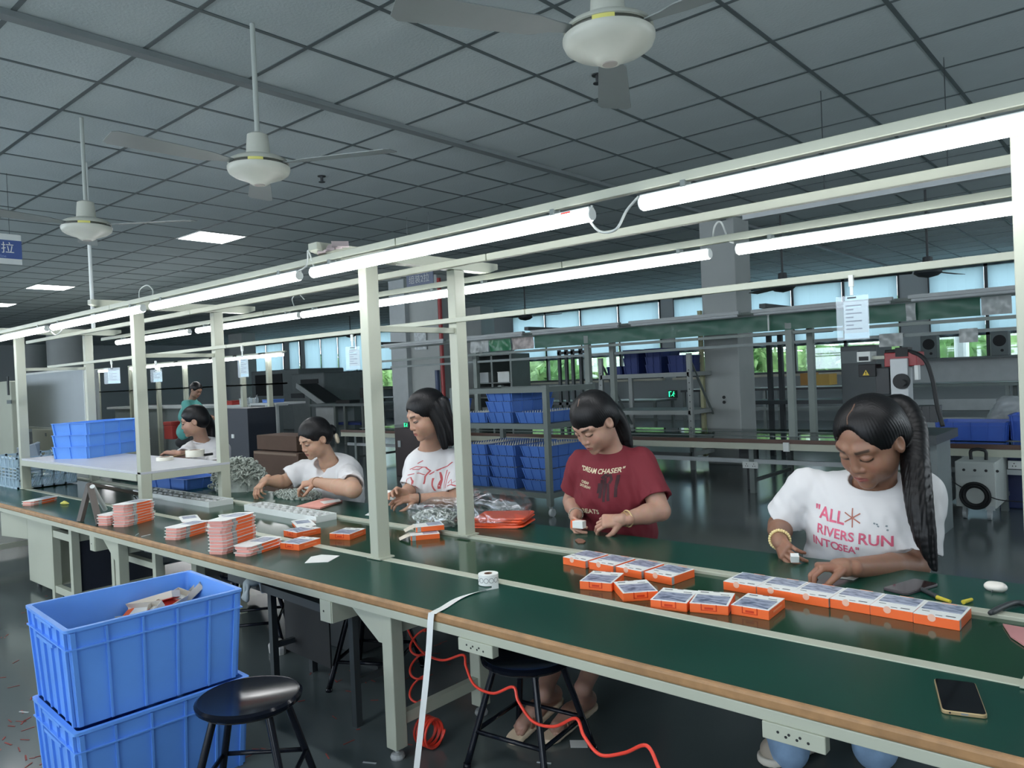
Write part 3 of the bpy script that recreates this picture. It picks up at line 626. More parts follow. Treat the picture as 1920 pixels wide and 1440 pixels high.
def hand(g, wr, dirn, palm_n, thumb_side, curl=(.5, .5, .5, .5), spread=1., s=1., thumb=(.5, .6), rw=.026):
    """hand grown from the wrist; dirn wrist->knuckles, palm_n points out of the palm, thumb_side +-1 along the knuckle row"""
    d = nrm(dirn); pn = V3(palm_n); pn = nrm(pn-d*(pn@d)); sd = np.cross(d, pn)*thumb_side; wr = V3(wr)
    for o, r in ((-.022, .0125), (-.007, .0135), (.008, .0135), (.022, .0125)):
        g.cap(wr+sd*o*.7*s, wr+(d*.078+sd*o*1.15)*s, r*1.08*s, r*.92*s, .012*s)
    g.cap(wr-d*.03, wr+d*.015, rw*.92*s, .022*s, .015*s)
    Ls = [(.040, .025, .019), (.044, .029, .020), (.041, .027, .020), (.033, .020, .018)]
    for i in range(4):
        o = (.026-.0172*i); ks = [.075, .080, .077, .070][i]; p = wr+(d*ks+sd*o*1.05)*s; ang = .15; fd = nrm(d+sd*(o*3.2*spread)); r = [.0085, .0088, .0083, .0074][i]*s; c_ = curl[i]
        for j, L in enumerate(Ls[i]):
            ang += c_*[.75, 1.05, .65][j]; dd = fd*math.cos(ang)+pn*math.sin(ang); qn = p+dd*L*s; g.cap(p, qn, r*(1.06-.08*j), r*(.98-.09*j), .0022*s); p = qn
    b = wr+(d*.018+sd*.024+pn*.008)*s; t1 = nrm(d*.62+sd*(.80-.3*thumb[0])+pn*.55*thumb[0]); p1 = b+t1*.040*s; t2 = nrm(d*.80+sd*(.35-.5*thumb[0])+pn*(.35+.7*thumb[0])); p2 = p1+t2*.032*s; t3 = nrm(t2+d*.1-sd*.35*thumb[1]); p3 = p2+t3*.024*s
    g.cap(b, p1, .0150*s, .0118*s, .008*s); g.cap(p1, p2, .0110*s, .0098*s, .002*s); g.cap(p2, p3, .0098*s, .0078*s, .002*s)
def bounds(P, pad): P = np.array([V3(p) for p in P]); return P.min(0)-pad, P.max(0)+pad
def build_person(spec):
    S = spec; t = thing('person', S['label'], 'person', (S['pelvis'][0], S['pelvis'][1], 0), group=None); tone = V3(S['tone']); h = S.get('h', .005)
    nk = V3(S['neck']); pel = V3(S['pelvis']); sL, sR = V3(S['sh'][0]), V3(S['sh'][1]); q = S.get('bulk', 1.)
    # ---- one continuous body: torso, upper arms, forearms, neck; the fine head and hands run into it
    allp = [nk, pel, sL, sR]+[p for a in S['arms'] for p in a['pts']]; lo, hi = bounds(allp, .13); g = SDF(lo, hi, h)
    g.cap(nk-V3((0, 0, .11)), pel, .075*q, .10*q, .03); g.cap(sL-V3((0, 0, .01)), sR-V3((0, 0, .01)), .040, .040, .03); g.cap(nk, nk-V3((0, 0, .09)), .048, .055, .02)
    parts = []; cols = []
    for a in S['arms']:
        P = [V3(p) for p in a['pts']]; r = a.get('r', (.047, .042, .0225)); g.cap(P[0], P[1], r[0], r[1]*.95, .02); mid = P[1]*.65+P[2]*.35
        g.cap(P[1], mid, r[1]*.95, r[1]*.93, .01); g.cap(mid, P[2], r[1]*.93, r[2], .01); g.cap(P[2], P[2]+nrm(a['dir'])*.02, r[2], r[2], .01)
    Vb, Qb = g.nets(); Vs, Qs, Cs = [Vb], [Qb], [np.tile(tone, (len(Vb), 1))]
    Vh, Qh, Ch = head(S['head'], S['f'], S.get('up', (0, 0, 1)), nk, S.get('hs', 1), tone, S.get('hh', .0022), S.get('eyes', .2), S.get('wide', 1.)); Vs.append(Vh); Qs.append(Qh); Cs.append(Ch)
    for a in S['arms']:
        wr = V3(a['pts'][2]); c = wr+nrm(a['dir'])*.07; k = SDF(c-.16, c+.16, S.get('hd', .0025))
        hand(k, wr, a['dir'], a['palm'], a['ts'], a.get('curl', (.5,)*4), a.get('spread', 1), S.get('hsz', .92), a.get('thumb', (.5, .6)), a.get('r', (0, 0, .0225))[2]+.002); v, qd = k.nets(); Vs.append(v); Qs.append(qd)
        cc = np.tile(tone, (len(v), 1)); Cs.append(cc*V3((1.04, .97, .95)))
    np_mesh('body', Vs, Qs, SKIN, t, np.concatenate(Cs))
    # ---- T-shirt
    oz = S.get('ease', .018); allp = [nk+V3((0, 0, .02)), pel-V3((0, 0, .02)), sL, sR]+[V3(a['pts'][1]) for a in S['arms']]; lo, hi = bounds(allp, .17); g = SDF(lo, hi, S.get('sh_h', .0045))
    lat = nrm(sR-sL); M_ = np.stack([lat, nrm(np.cross(V3((0, 0, 1)), lat)), V3((0, 0, 1))], 1); cw = S.get('chest', .165)
    chest = nk*.62+pel*.38; belly = nk*.25+pel*.75; fw = -M_[:, 1] if M_[:, 1][1] > 0 else M_[:, 1]
    g.cap(sL-V3((0, 0, .012)), sR-V3((0, 0, .012)), .052+oz*.5, .052+oz*.5, .03); g.cap(nk+V3((0, 0, -.035)), nk-V3((0, 0, .09)), .07, .10, .05)
    g.ell(chest+V3((0, 0, .03)), (cw*q+oz, .112*q+oz, .155), M_, .06); g.ell(chest+fw*.055*q-V3((0, 0, .03)), (.125*q+oz, .075*q+oz*.6, .085), M_, .06); g.ell(belly, (cw*.97*q+oz, .125*q+oz, .17), M_, .08)
    for a in S['arms']:
        P = [V3(p) for p in a['pts']]; sl_ = a.get('sleeve', .75); e = P[0]+(P[1]-P[0])*sl_; rs = a.get('rs', (.062, .070)); far = e+nrm(P[1]-P[0])*.05; sg = SDF(np.minimum(P[0], far)-.12, np.maximum(P[0], far)+.12, S.get('sh_h', .0045))
        sg.cap(P[0], e+nrm(P[1]-P[0])*.03, rs[0], rs[1], 0); sg.cut(e, P[1]-P[0], .14); n_ = nrm(P[1]-P[0]); sg.cap(e-n_*.012, e+n_*.04, rs[1]-.016, rs[1]-.006, .004, 's')
        ia = np.round((sg.lo-g.lo)/g.h).astype(int); S_ = []; T_ = []
        for i in range(3):
            a0 = max(ia[i], 0); b0 = min(ia[i]+sg.n[i], g.n[i]); S_.append(slice(a0, b0)); T_.append(slice(a0-ia[i], b0-ia[i]))
        A = g.F[tuple(S_)]; B = sg.F[tuple(T_)]; hh = np.maximum(.02-np.abs(A-B), 0)/.02; A[...] = np.minimum(A, B)-hh*hh*.005
    for fo in S.get('folds', ()): g.chain([V3(p) for p in fo[0]], [fo[1]]*len(fo[0]), .014, fo[2] if len(fo) > 2 else 'u')
    g.waves(.0032, 55, S.get('seed', 3), 8, (1, 1, .6), calm=nk); g.waves(.0016, 130, S.get('seed', 3)+5, 6, (1, 1, .4), calm=nk)
    nw = S.get('neckhole', (.068, .062, .045)); nf = S.get('neckfwd', .02); g.ell(nk+fw*nf+V3((0, 0, .01)), nw, M_, .006, 's')
    if 'vneck' in S: g.chain([nk+fw*.05, V3(S['vneck'])], [.045, .008], .01, 's')
    g.cut(pel+V3((0, 0, .005)), (0, 0, -1), .3); Vt, Qt = g.nets(); np_mesh('t_shirt', [Vt], [Qt], S['cloth'], t)
    S['bvh'] = BVHTree.FromPolygons([tuple(v) for v in Vt], [tuple(map(int, q_)) for q_ in Qt])
    # ---- trousers and feet
    g = SDF(*bounds([pel]+[p for l in S['legs'] for p in l], .14), .008); g.ell(pel+V3((0, 0, .0)), (.17*q, .13*q, .09), M_, .05)
    for l in S['legs']: g.chain([V3(l[0]), V3(l[1])], [.085*q, .062], .05); g.chain([V3(l[1]), V3(l[2])], [.062, S.get('cuff', .05)], .03)
    g.waves(.003, 60, 4, 6); v, qd = g.nets(); np_mesh('trousers', [v], [qd], S['pants'], t)
    hair(S, t); return t
def hair(S, t):
    M_ = frame(S['f'], S.get('up', (0, 0, 1))); C = V3(S['head']); q = S.get('hs', 1); wd = V3((S.get('wide', 1.), 1, 1)); W = lambda p: C+M_@(V3(p)*q*wd)
    pts = [W((x, y, z)) for x in (-.12, .12) for y in (-.14, .12) for z in (-.12, .14)]+[V3(p) for p in S.get('tail', [[], []])[0]]+[V3(p) for p in S.get('hairpts', [])]
    g = SDF(*bounds(pts, .05), S.get('hair_h', .003)); E = lambda c, r, k=.012, mode='u': g.ell(W(c), V3(r)*q*wd, M_, k*q, mode); style = S['hair']
    E((0, -.018, .040), (.085, .103, .090)); E((0, -.050, .0), (.080, .070, .075), .02)
    if style == 'bob':
        for s_ in (-1, 1): [g.curve([W((s_*(.052+.012*j), -.025+.018*(1-j)-.02*j, .035)), W((s_*(.072+.006*j), -.012-.03*j, -.03)), W((s_*(.078+.004*j), -.006-.035*j, -.10)), W((s_*(.080), .004-.035*j, -.165))], [.030, .024, .023, .019], .006) for j in range(3)]
        [g.curve([W((j*.03, -.07, .02)), W((j*.035, -.080, -.06)), W((j*.037, -.078, -.165))], [.045, .036, .030], .01) for j in (-1, 0, 1)]
    cut = S.get('haircut', .045)
    if style != 'bangs':
        E((0, .115, -.022), (.078, .105, cut+.055), .008, 's')
        if 'peak' in S: E((0, .112, .055), (.034, .060, S['peak']), .02, 's')
    if style != 'bangs': pass; E((0, .07, -.09), (.072 if style != 'bob' else .060, .085, .085), .006, 's')
    else:
        E((0, .115, -.055), (.085, .105, .072), .006, 's'); E((0, .07, -.09), (.072, .085, .085), .006, 's')
    if 'parting' in S: g.chain([W(p) for p in S['parting']], S.get('partr', [.0035]*len(S['parting'])), .004, 's')
    if style != 'bob':
        for s_ in (-1, 1): E((s_*.085, -.006, -.020), (.03, .028, .036), .008, 's')
    if 'tail' in S: g.curve(S['tail'][0], S['tail'][1], .004)
    if style == 'bun': E((0, -.125, -.01), (.03, .03, .035), .01)
    if 'partline' in S:
        mb = MB(); P = [Vector(W(p)) for p in S['partline']]; mb.tube(bez(P, 5), .0022*q, 6); mb.build('hair_parting', mat('scalp_%s' % S['seed'], tuple(V3(S['tone'])*.42), .6), t, smooth=True)
    # strand relief running down the fall of the hair
    X, Y, Z = g.grid((slice(None),)*3); px_ = (X-C[0])*M_[0, 0]+(Y-C[1])*M_[1, 0]+(Z-C[2])*M_[2, 0]; py_ = (X-C[0])*M_[0, 1]+(Y-C[1])*M_[1, 1]+(Z-C[2])*M_[2, 1]
    th = np.arctan2(py_+.02, px_); low = smooth(-.05, -.10, Z-C[2]) if False else np.clip((-(Z-C[2])-.04)/.05, 0, 1); g.F += np.where(np.abs(g.F) < .02, (1-low)*.0006*np.sin(th*60)+low*(.0011*np.sin(X*330+Y*60+1.5*np.sin(Z*9))+.0008*np.sin(X*610-Y*200+Z*6)), 0).astype(np.float32)
    v, qd = g.nets(); np_mesh('hair', [v], [qd], HAIR, t); return
def wrap_text(S, t, rows, name, m, push=.0015):
    """lettering printed on the shirt: flat glyphs laid on the cloth"""
    bvh = S['bvh']; mb = MB()
    for s_, size, c, ux, uy in rows:
        vs, fs = text_geo(s_, size, 'CENTER', .022) if isinstance(s_, str) else s_; c = Vector(c); ux = Vector(ux).normalized(); uy = Vector(uy).normalized(); n = ux.cross(uy).normalized()
        bmm = bmesh.new(); vv = [bmm.verts.new((v.x, v.y, 0)) for v in vs]
        for f in fs:
            try: bmm.faces.new([vv[i] for i in f])
            except ValueError: pass
        bmesh.ops.triangulate(bmm, faces=bmm.faces[:])
        for _ in range(2): bmesh.ops.subdivide_edges(bmm, edges=[e for e in bmm.edges if e.calc_length() > .006], cuts=1); bmesh.ops.triangulate(bmm, faces=[f for f in bmm.faces if len(f.verts) > 3])
        out = []; ok = []
        for v in bmm.verts:
            p = c+ux*v.co.x+uy*v.co.y; hit = bvh.ray_cast(p+n*.25, -n, .6); ok.append(hit[0] is not None); out.append(hit[0]+n*push if hit[0] is not None else p)
        bmm.verts.index_update(); mb.add(out, [tuple(v.index for v in f.verts) for f in bmm.faces if all(ok[v.index] for v in f.verts)]); bmm.free()
    return mb.build(name, m, t)
def stroke_glyph(lines, w_):
    """flat ribbons along strokes: a drawn mark"""
    vs = []; fs = []
    for L in lines:
        n0 = len(vs); P = [Vector((x, y, 0)) for x, y in L]
        for i, p in enumerate(P):
            d = P[min(i+1, len(P)-1)]-P[max(i-1, 0)]; d.normalize(); s_ = Vector((-d.y, d.x, 0))*w_/2; vs += [p+s_, p-s_]
        fs += [(n0+2*i, n0+2*i+1, n0+2*i+3, n0+2*i+2) for i in range(len(P)-1)]
    return vs, fs
TEEW = mat('white_cotton', (.66, .66, .67), .8, 0, .02, 4); TEEM = mat('maroon_cotton', (.16, .012, .022), .8, 0, .06, 5)
JEANS = mat('light_denim', (.22, .34, .50), .85, 0, .25, 14); PANTB = mat('dark_trousers', (.012, .013, .016), .8)
def W3(p): return V3(p)
def band(t, name, c, n, r, w_, m, beads=0, tilt=0):
    n = nrm(n); a = nrm(np.cross(n, (0.3, .2, 1))); b_ = np.cross(n, a); P = [V3(c)+(a*math.cos(x)+b_*math.sin(x))*r for x in np.linspace(0, 2*math.pi, max(beads, 24), endpoint=False)]; mb = MB()
    if beads:
        for p in P: mb.lathe([(0, -w_), (w_*.7, -w_*.7), (w_, 0), (w_*.7, w_*.7), (0, w_)], p, 8)
    else: mb.tube(P, w_, 8, closed=True)
    return mb.build(name, m, t, smooth=True)
def legs_for(pel, dx=.09, feetY=2.25, knee=2.42, z=.36):
    return [[(pel[0]+s*.07, pel[1]-.02, pel[2]), (pel[0]+s*dx, knee, z), (pel[0]+s*dx*1.1, feetY, .09)] for s in (-1, 1)]
def A3(v): return tuple(v)
# ---------------- A: white tee with pink lettering, long ponytail
hd = py(1632, 828, 2.72); nk = py(1640, 905, 2.83); pel = Vector((py(1610, 1060, 2.9).x, 2.93, .36))
e1, w1 = py(1463, 985, 2.83), py(1462, 1014, 2.62); e2, w2 = py(1716, 1062, 2.80), pz(1583, 1064, .555)
tl = [py(1655, 765, 2.84), py(1690, 762, 2.87), py(1712, 800, 2.84), py(1716, 870, 2.76), py(1722, 935, 2.70), py(1734, 1005, 2.67), py(1752, 1066, 2.66)]
SA = dict(label='person in a white tee with pink lettering, long ponytail, working at the right', pelvis=pel, head=hd, f=(-.30, -.80, -.52), up=(-.05, -.25, 1), neck=nk, sh=(py(1512, 912, 2.83), py(1728, 925, 2.86)),
    arms=[dict(pts=(py(1512, 912, 2.83), e1, w1), dir=py(1476, 1038, 2.555)-w1, palm=(.75, -.05, -.45), ts=-1, curl=(.55, .6, .65, .7), sleeve=.80, rs=(.068, .080), thumb=(.7, .3), r=(.05, .046, .026)),
          dict(pts=(py(1728, 925, 2.86), e2, w2), dir=pz(1520, 1062, .56)-w2, palm=(-.25, -.25, -.85), ts=1, curl=(.75, .8, .85, .9), sleeve=.80, rs=(.070, .080), thumb=(.7, .4), r=(.052, .047, .027))],
    tone=(.30, .155, .10), cloth=TEEW, pants=JEANS, bulk=1.16, chest=.165, ease=.026, hair='tail', haircut=.050, tail=[tl, [.035, .040, .042, .044, .042, .034, .010]], legs=[[(pel.x-.07, 2.9, .36), (-.98, 2.45, .42), A3(pz(1478, 1400, .06))], [(pel.x+.07, 2.9, .36), (-.66, 2.5, .42), A3(pz(1640, 1400, .06))]],
    cuff=.062, wide=1.06, hs=1.20, h=.005, hh=.002, hd=.0024, sh_h=.0038, seed=3, neckhole=(.078, .066, .045), neckfwd=.03, peak=.050, partline=[(-.002, .058, .0995), (.003, .040, .1130), (-.002, .020, .1230), (0, 0, .1285)], eyes=.2)
tA = build_person(SA)
band(tA, 'hair_tie', tl[0]*.5+tl[1]*.5, tl[1]-tl[0], .032, .006, mat('beige_elastic', (.62, .42, .26), .6))
band(tA, 'bracelet', V3(w1)*.94+V3(e1)*.06, w1-e1, .034, .0062, mat('cream_beads', (.80, .66, .32), .4), 26)
PINKI = mat('pink_print', (.62, .12, .20), .7, 0, .25, 40); GREYI = mat('grey_print', (.20, .24, .26), .7)
c0 = py(1580, 975, 2.66); ux = (py(1660, 1030, 2.66)-py(1516, 1004, 2.66)); ux = Vector((ux.x, 0, ux.z)); uy = Vector((-ux.z, -.2*ux.length, ux.x))
def at2(x, y): return py(x, y, 2.66)
wrap_text(SA, tA, [('"ALL', .056, at2(1543, 978), ux, uy), ('RIVERS', .045, at2(1556, 1010), ux, uy), ('RUN', .052, at2(1634, 1024), ux, uy), ('INTO', .042, at2(1537, 1031), ux, uy), ('SEA"', .036, at2(1583, 1040), ux, uy)], 'printed_lettering', PINKI)
st = stroke_glyph([[(0, 0), (.03*math.cos(a), .03*math.sin(a))] for a in [math.pi/2+i*math.pi/3+.1 for i in range(6)]], .004)
wrap_text(SA, tA, [(st, 0, at2(1590, 980), ux, uy)], 'printed_star', mat('rust_print', (.40, .14, .10), .7))
dots = stroke_glyph([[(x, y), (x+.006, y-.002)] for x, y in ((0, 0), (.012, -.008), (.036, -.006), (.040, -.018), (.008, -.002))], .005)
wrap_text(SA, tA, [(dots, 0, at2(1630, 990), ux, uy)], 'printed_specks', GREYI)
# trainers
TR = mat('trainer_suede', (.36, .31, .25), .8); SOLE = mat('trainer_sole', (.62, .58, .50), .6)
def shoe(t, toe, heel, m1, m2, nm='trainer'):
    toe, heel = V3(toe), V3(heel); d = toe-heel; g = SDF(*bounds([toe, heel, heel+V3((0, 0, .10))], .07), .004); g.cap(heel+V3((0, 0, .045))+d*.08, toe+V3((0, 0, .034))-d*.10, .040, .036, .01); g.cap(heel+V3((0, 0, .05))+d*.1, heel+V3((0, 0, .085))+d*.14, .038, .040, .02); g.cap(heel+d*.35+V3((0, 0, .06)), toe-d*.25+V3((0, 0, .035)), .034, .028, .02)
    g.cut((heel+toe)/2+V3((0, 0, .018)), (0, 0, -1), .25); v, q = g.nets(); o = np_mesh(nm, [v], [q], m1, t)
    g = SDF(*bounds([toe, heel], .07), .004); g.cap(heel+d*.08+V3((0, 0, .012)), toe-d*.08+V3((0, 0, .012)), .043, .042, 0); g.cut((heel+toe)/2+V3((0, 0, .024)), (0, 0, 1), .25); g.cut((heel+toe)/2+V3((0, 0, .002)), (0, 0, -1), .25)
    v, q = g.nets(); so = np_mesh('sole', [v], [q], m2, t); so.parent = o; return o
shoe(tA, pz(1440, 1432, .01), pz(1530, 1392, .01), TR, SOLE); shoe(tA, pz(1640, 1432, .01), pz(1625, 1385, .01), TR, SOLE)
# ---------------- B: maroon tee, fringe
hd = py(1114, 792, 2.70); nk = py(1143, 846, 2.82); pel = Vector((py(1160, 1000, 2.9).x, 2.92, .36))
s1, s2 = py(1090, 868, 2.80), py(1203, 864, 2.88)
e1, w1 = py(1072, 940, 2.82), py(1080, 966, 2.66); e2, w2 = py(1238, 958, 2.82), py(1166, 975, 2.64)
SB = dict(label='person in a maroon tee with a fringe, holding a small white carton', pelvis=pel, head=hd, f=(-.18, -.78, -.60), up=(-.06, -.3, 1), neck=nk, sh=(s1, s2),
    arms=[dict(pts=(s1, e1, w1), dir=py(1073, 984, 2.585)-w1, palm=(.8, -.1, -.25), ts=-1, curl=(.55, .6, .65, .7), sleeve=.72, rs=(.060, .068), thumb=(.6, .3), r=(.045, .042, .024)),
          dict(pts=(s2, e2, w2), dir=py(1124, 978, 2.59)-w2, palm=(-.5, .35, -.6), ts=1, curl=(.6, .65, .7, .75), sleeve=.76, rs=(.062, .072), thumb=(.6, .3), r=(.05, .045, .025))],
    tone=(.47, .275, .20), cloth=TEEM, pants=PANTB, bulk=1.06, chest=.152, ease=.02, hair='bangs', tail=[[py(1135, 765, 2.83), py(1160, 790, 2.90), py(1172, 830, 2.93), py(1178, 875, 2.96)], [.05, .04, .034, .02]],
    legs=[[(pel.x-.07, 2.9, .36), (-1.78, 2.45, .40), (-1.775, 2.38, .35)], [(pel.x+.07, 2.9, .36), (-1.58, 2.45, .40), (-1.575, 2.38, .35)]], cuff=.055, wide=1.03, h=.005, hh=.0022, hd=.0026, seed=8, hs=1.04, sh_h=.0038, neckhole=(.060, .052, .024), neckfwd=.010, partline=[(-.012, .035, .1150), (-.008, .018, .1230), (0, .0, .1280)])
tB = build_person(SB)
CRM = mat('cream_print', (.66, .58, .40), .7); GOLD = mat('jade_gold_bangle', (.62, .45, .24), .3, .3)
ux = py(1135, 897, 2.66)-py(1082, 889, 2.66); ux = Vector((ux.x, 0, ux.z)); uy = Vector((-ux.z, -.25*ux.length, ux.x)); at2 = lambda x, y: py(x, y, 2.66)
wrap_text(SB, tB, [('"DREAM CHASER"', .0245, at2(1108, 893), ux, uy), ('CHEAP', .016, at2(1084, 913), ux, uy), ('SATURDAY', .014, at2(1085, 920), ux, uy)], 'printed_lettering', CRM)
wrap_text(SB, tB, [('BEATS', .030, at2(1094, 968), ux, uy)], 'printed_hem_lettering', CRM)
fig = stroke_glyph([[(-.018, .035), (-.02, .0), (-.022, -.04)], [(-.005, .045), (-.006, .0), (-.004, -.055)], [(.006, .02), (.012, -.02), (.016, -.05)], [(-.028, .02), (-.030, -.02)], [(.0, .05), (.014, .052), (.02, .035), (.012, .02)], [(.042, .05), (.043, .0), (.044, -.035)], [(-.02, .04), (-.005, .055), (.008, .048)]], .012)
wrap_text(SB, tB, [(fig, 0, at2(1122, 925), ux, uy)], 'printed_figure', mat('dark_maroon_print', (.035, .006, .010), .7))
band(tB, 'beaded_bracelet', V3(w1)*.97+V3(e1)*.03, w1-e1, .030, .004, mat('grey_beads', (.42, .36, .30), .4), 24)
band(tB, 'bangle', V3(w2)*.85+V3(e2)*.15, w2-e2, .034, .0038, GOLD); band(tB, 'charm_bracelet', V3(w2)*.93+V3(e2)*.07, w2-e2, .030, .0018, mat('thin_gold', (.5, .33, .15), .35, .5))
# bare feet in slatted sandals
SAND = mat('sandal_straps', (.22, .10, .06), .6); SSOLE = mat('sandal_sole', (.62, .50, .36), .6)
for toe, heel, ank, knee in ((pz(966, 1380, .018), pz(1044, 1312, .085), pz(1018, 1300, .16), (-1.78, 2.45, .38)), (pz(1033, 1380, .018), pz(1108, 1322, .055), pz(1093, 1290, .16), (-1.58, 2.45, .38))):
    toe, heel, ank = V3(toe), V3(heel), V3(ank); d = toe-heel; g = SDF(*bounds([toe, heel, ank, V3(knee)], .06), .004); up_ = V3((0, 0, .03)); sd = nrm(np.cross(d, (0, 0, 1)))
    g.cap(heel+d*.06+up_, heel+d*.55+up_*.9, .027, .030, .01); g.cap(heel+d*.5+up_*.9, toe-d*.16+up_*.6, .030, .022, .01); g.cap(heel+d*.12+up_, ank, .028, .027, .02); g.cap(ank, ank+(V3(knee)-ank)*.6, .027, .044, .01); g.cap(ank+(V3(knee)-ank)*.6, V3(knee), .044, .046, .01)
    for i, o in enumerate((-.026, -.013, 0, .012, .023)): g.cap(toe-d*.16+sd*o*.8+up_*.5, toe-d*(.02+.03*abs(i-1))+sd*o+up_*.35, .0085 if i else .0085, .0075, .003)
    v, q = g.nets(); np_mesh('foot', [v], [q], SKIN, tB, np.tile(V3((.42, .24, .18)), (len(v), 1)))
    g = SDF(*bounds([toe, heel], .06), .004); g.cap(heel+d*.02-V3((0, 0, .004)), toe-d*.02-V3((0, 0, .004)), .027, .033, 0); F0 = g.F; nn = nrm(np.cross(sd, d)); nn = nn if nn[2] > 0 else -nn; mid = (toe+heel)/2
    g.cut(mid+nn*.004, nn, .2); g.cut(mid-nn*.014, -nn, .2); v, q = g.nets(); so = np_mesh('sandal_sole', [v], [q], SSOLE, tB)
    m = MB()
    for k, (f0, f1) in enumerate(((.52, .60), (.66, .74), (.58, .70), (.74, .62))):
        P = [heel+d*(f0+(f1-f0)*u)+sd*(.032*math.cos(math.pi*u))+up_*(1.15*math.sin(math.pi*u))+up_*.1 for u in np.linspace(0, 1, 9)]; m.tube(P, .005, 6)
    o = m.build('sandal_straps', SAND, tB, smooth=True)
# ---------------- C: black bob, white tee with drawing
hd = py(799, 778, 2.76); nk = py(806, 845, 2.86); pel = Vector((py(815, 1000, 2.9).x, 2.94, .36)); s1, s2 = py(786, 868, 2.80), py(853, 862, 2.93)
e1, w1 = py(770, 918, 2.74), py(757, 926, 2.62); e2, w2 = pz(860, 932, .62), py(779, 935, 2.66)
SC = dict(label='person with a straight black bob in a white tee with a red drawing', pelvis=pel, head=hd, f=(-.30, -.86, -.36), up=(-.03, -.12, 1), neck=nk, sh=(s1, s2),
    arms=[dict(pts=(s1, e1, w1), dir=py(741, 922, 2.56)-w1, palm=(.5, .3, -.6), ts=-1, curl=(.4, .45, .5, .55), sleeve=.85, rs=(.062, .072), thumb=(.4, .3), r=(.045, .04, .023)),
          dict(pts=(s2, py(858, 938, 2.86), w2), dir=py(748, 934, 2.58)-w2, palm=(-.1, .55, -.5), ts=1, curl=(.6, .6, .65, .7), sleeve=.80, rs=(.062, .068), thumb=(.5, .4), r=(.05, .046, .025))],
    tone=(.50, .29, .20), cloth=TEEW, pants=PANTB, bulk=1.0, chest=.15, ease=.022, hair='bob', haircut=.036, hairpts=[py(850, 840, 2.9)], legs=legs_for(pel), hs=1.08, wide=1.0, h=.0055, hh=.0024, hd=.0028, sh_h=.005, seed=12, neckhole=(.062, .054, .032), neckfwd=.02, eyes=.6)
tC = build_person(SC)
band(tC, 'wristband', V3(w2)*.93+V3(py(858, 938, 2.86))*.07, V3(w2)-V3(py(858, 938, 2.86)), .030, .004, BLACKM)
RI = mat('red_ink', (.50, .10, .11), .7); ux = Vector((.85, -.35, 0)); uy = Vector((0, 0, 1)); at2 = lambda x, y: py(x, y, 2.72)
dr = stroke_glyph([[(-.05, .02), (-.03, .035), (.0, .03), (.012, .01), (.0, -.02), (-.005, -.06)], [(-.05, -.01), (-.02, .0), (.0, -.01)], [(-.045, -.07), (-.045, -.03), (-.03, -.02), (-.02, -.04), (-.015, -.08)], [(.01, -.01), (.04, .03), (.05, .05)], [(.03, .0), (.035, -.04), (.03, -.09)], [(.045, .01), (.05, -.04), (.05, -.09)], [(.06, .0), (.064, -.05), (.066, -.085)], [(.02, -.03), (.018, -.07), (.02, -.10)], [(-.03, .05), (-.02, .065)], [(-.04, .02), (-.02, .02), (-.01, .03)]], .0045)
wrap_text(SC, tC, [(dr, 0, at2(783, 888), ux, uy)], 'printed_drawing', RI)
dr2 = stroke_glyph([[(0, 0), (.01, .02), (.02, .0), (.03, .02), (.04, 0)], [(.0, -.015), (.02, -.005), (.04, -.015)]], .005); wrap_text(SC, tC, [(dr2, 0, at2(776, 948), ux, uy), (dr2, 0, at2(804, 910), ux, uy)], 'printed_scribble', RI)
# ---------------- D: white shirt, hair tied back
hd = py(590, 822, 2.72); nk = py(618, 868, 2.84); pel = Vector((py(625, 960, 2.9).x, 2.94, .36)); s1, s2 = py(571, 880, 2.76), py(651, 888, 2.90)
e1, w1 = py(533, 903, 2.64), py(497, 902, 2.50); e2, w2 = pz(662, 918, .62), py(592, 904, 2.60)
SD = dict(label='person in a white tee with tied-back hair, reaching over the packing trays', pelvis=pel, head=hd, f=(-.10, -.90, -.42), up=(.03, -.2, 1), neck=nk, sh=(s1, s2),
    arms=[dict(pts=(s1, e1, w1), dir=py(484, 915, 2.44)-w1, palm=(.1, .25, -.9), ts=-1, curl=(.6, .7, .8, .9), sleeve=.80, rs=(.064, .076), thumb=(.7, .3), r=(.048, .044, .026)),
          dict(pts=(s2, e2, w2), dir=py(568, 908, 2.54)-w2, palm=(-.2, .1, -.85), ts=1, curl=(.6, .8, .9, 1.0), sleeve=.78, rs=(.064, .072), thumb=(.6, .3), r=(.052, .048, .027))],
    tone=(.52, .315, .215), cloth=TEEW, pants=PANTB, bulk=1.08, chest=.155, ease=.024, hair='bun', haircut=.034, legs=legs_for(pel), wide=1.04, h=.0055, hh=.0025, hd=.003, sh_h=.0055, seed=21, neckhole=(.08, .07, .05), neckfwd=.04, vneck=py(590, 898, 2.70), eyes=.6)
tD = build_person(SD)
band(tD, 'bracelet', V3(w2)*.96+V3(e2)*.04, w2-e2, .031, .0022, mat('thin_brown_cord', (.30, .16, .08), .6))
band(tD, 'scrunchie', py(632, 822, 2.84), (.7, .7, .2), .022, .010, mat('cream_scrunchie', (.5, .44, .33), .8))
wrap_text(SD, tD, [('Happy', .022, py(610, 919, 2.70), (1, -.1, -.02), (0, 0, 1)), ('summer', .018, py(612, 925, 2.70), (1, -.1, -.02), (0, 0, 1))], 'printed_lettering', RI)
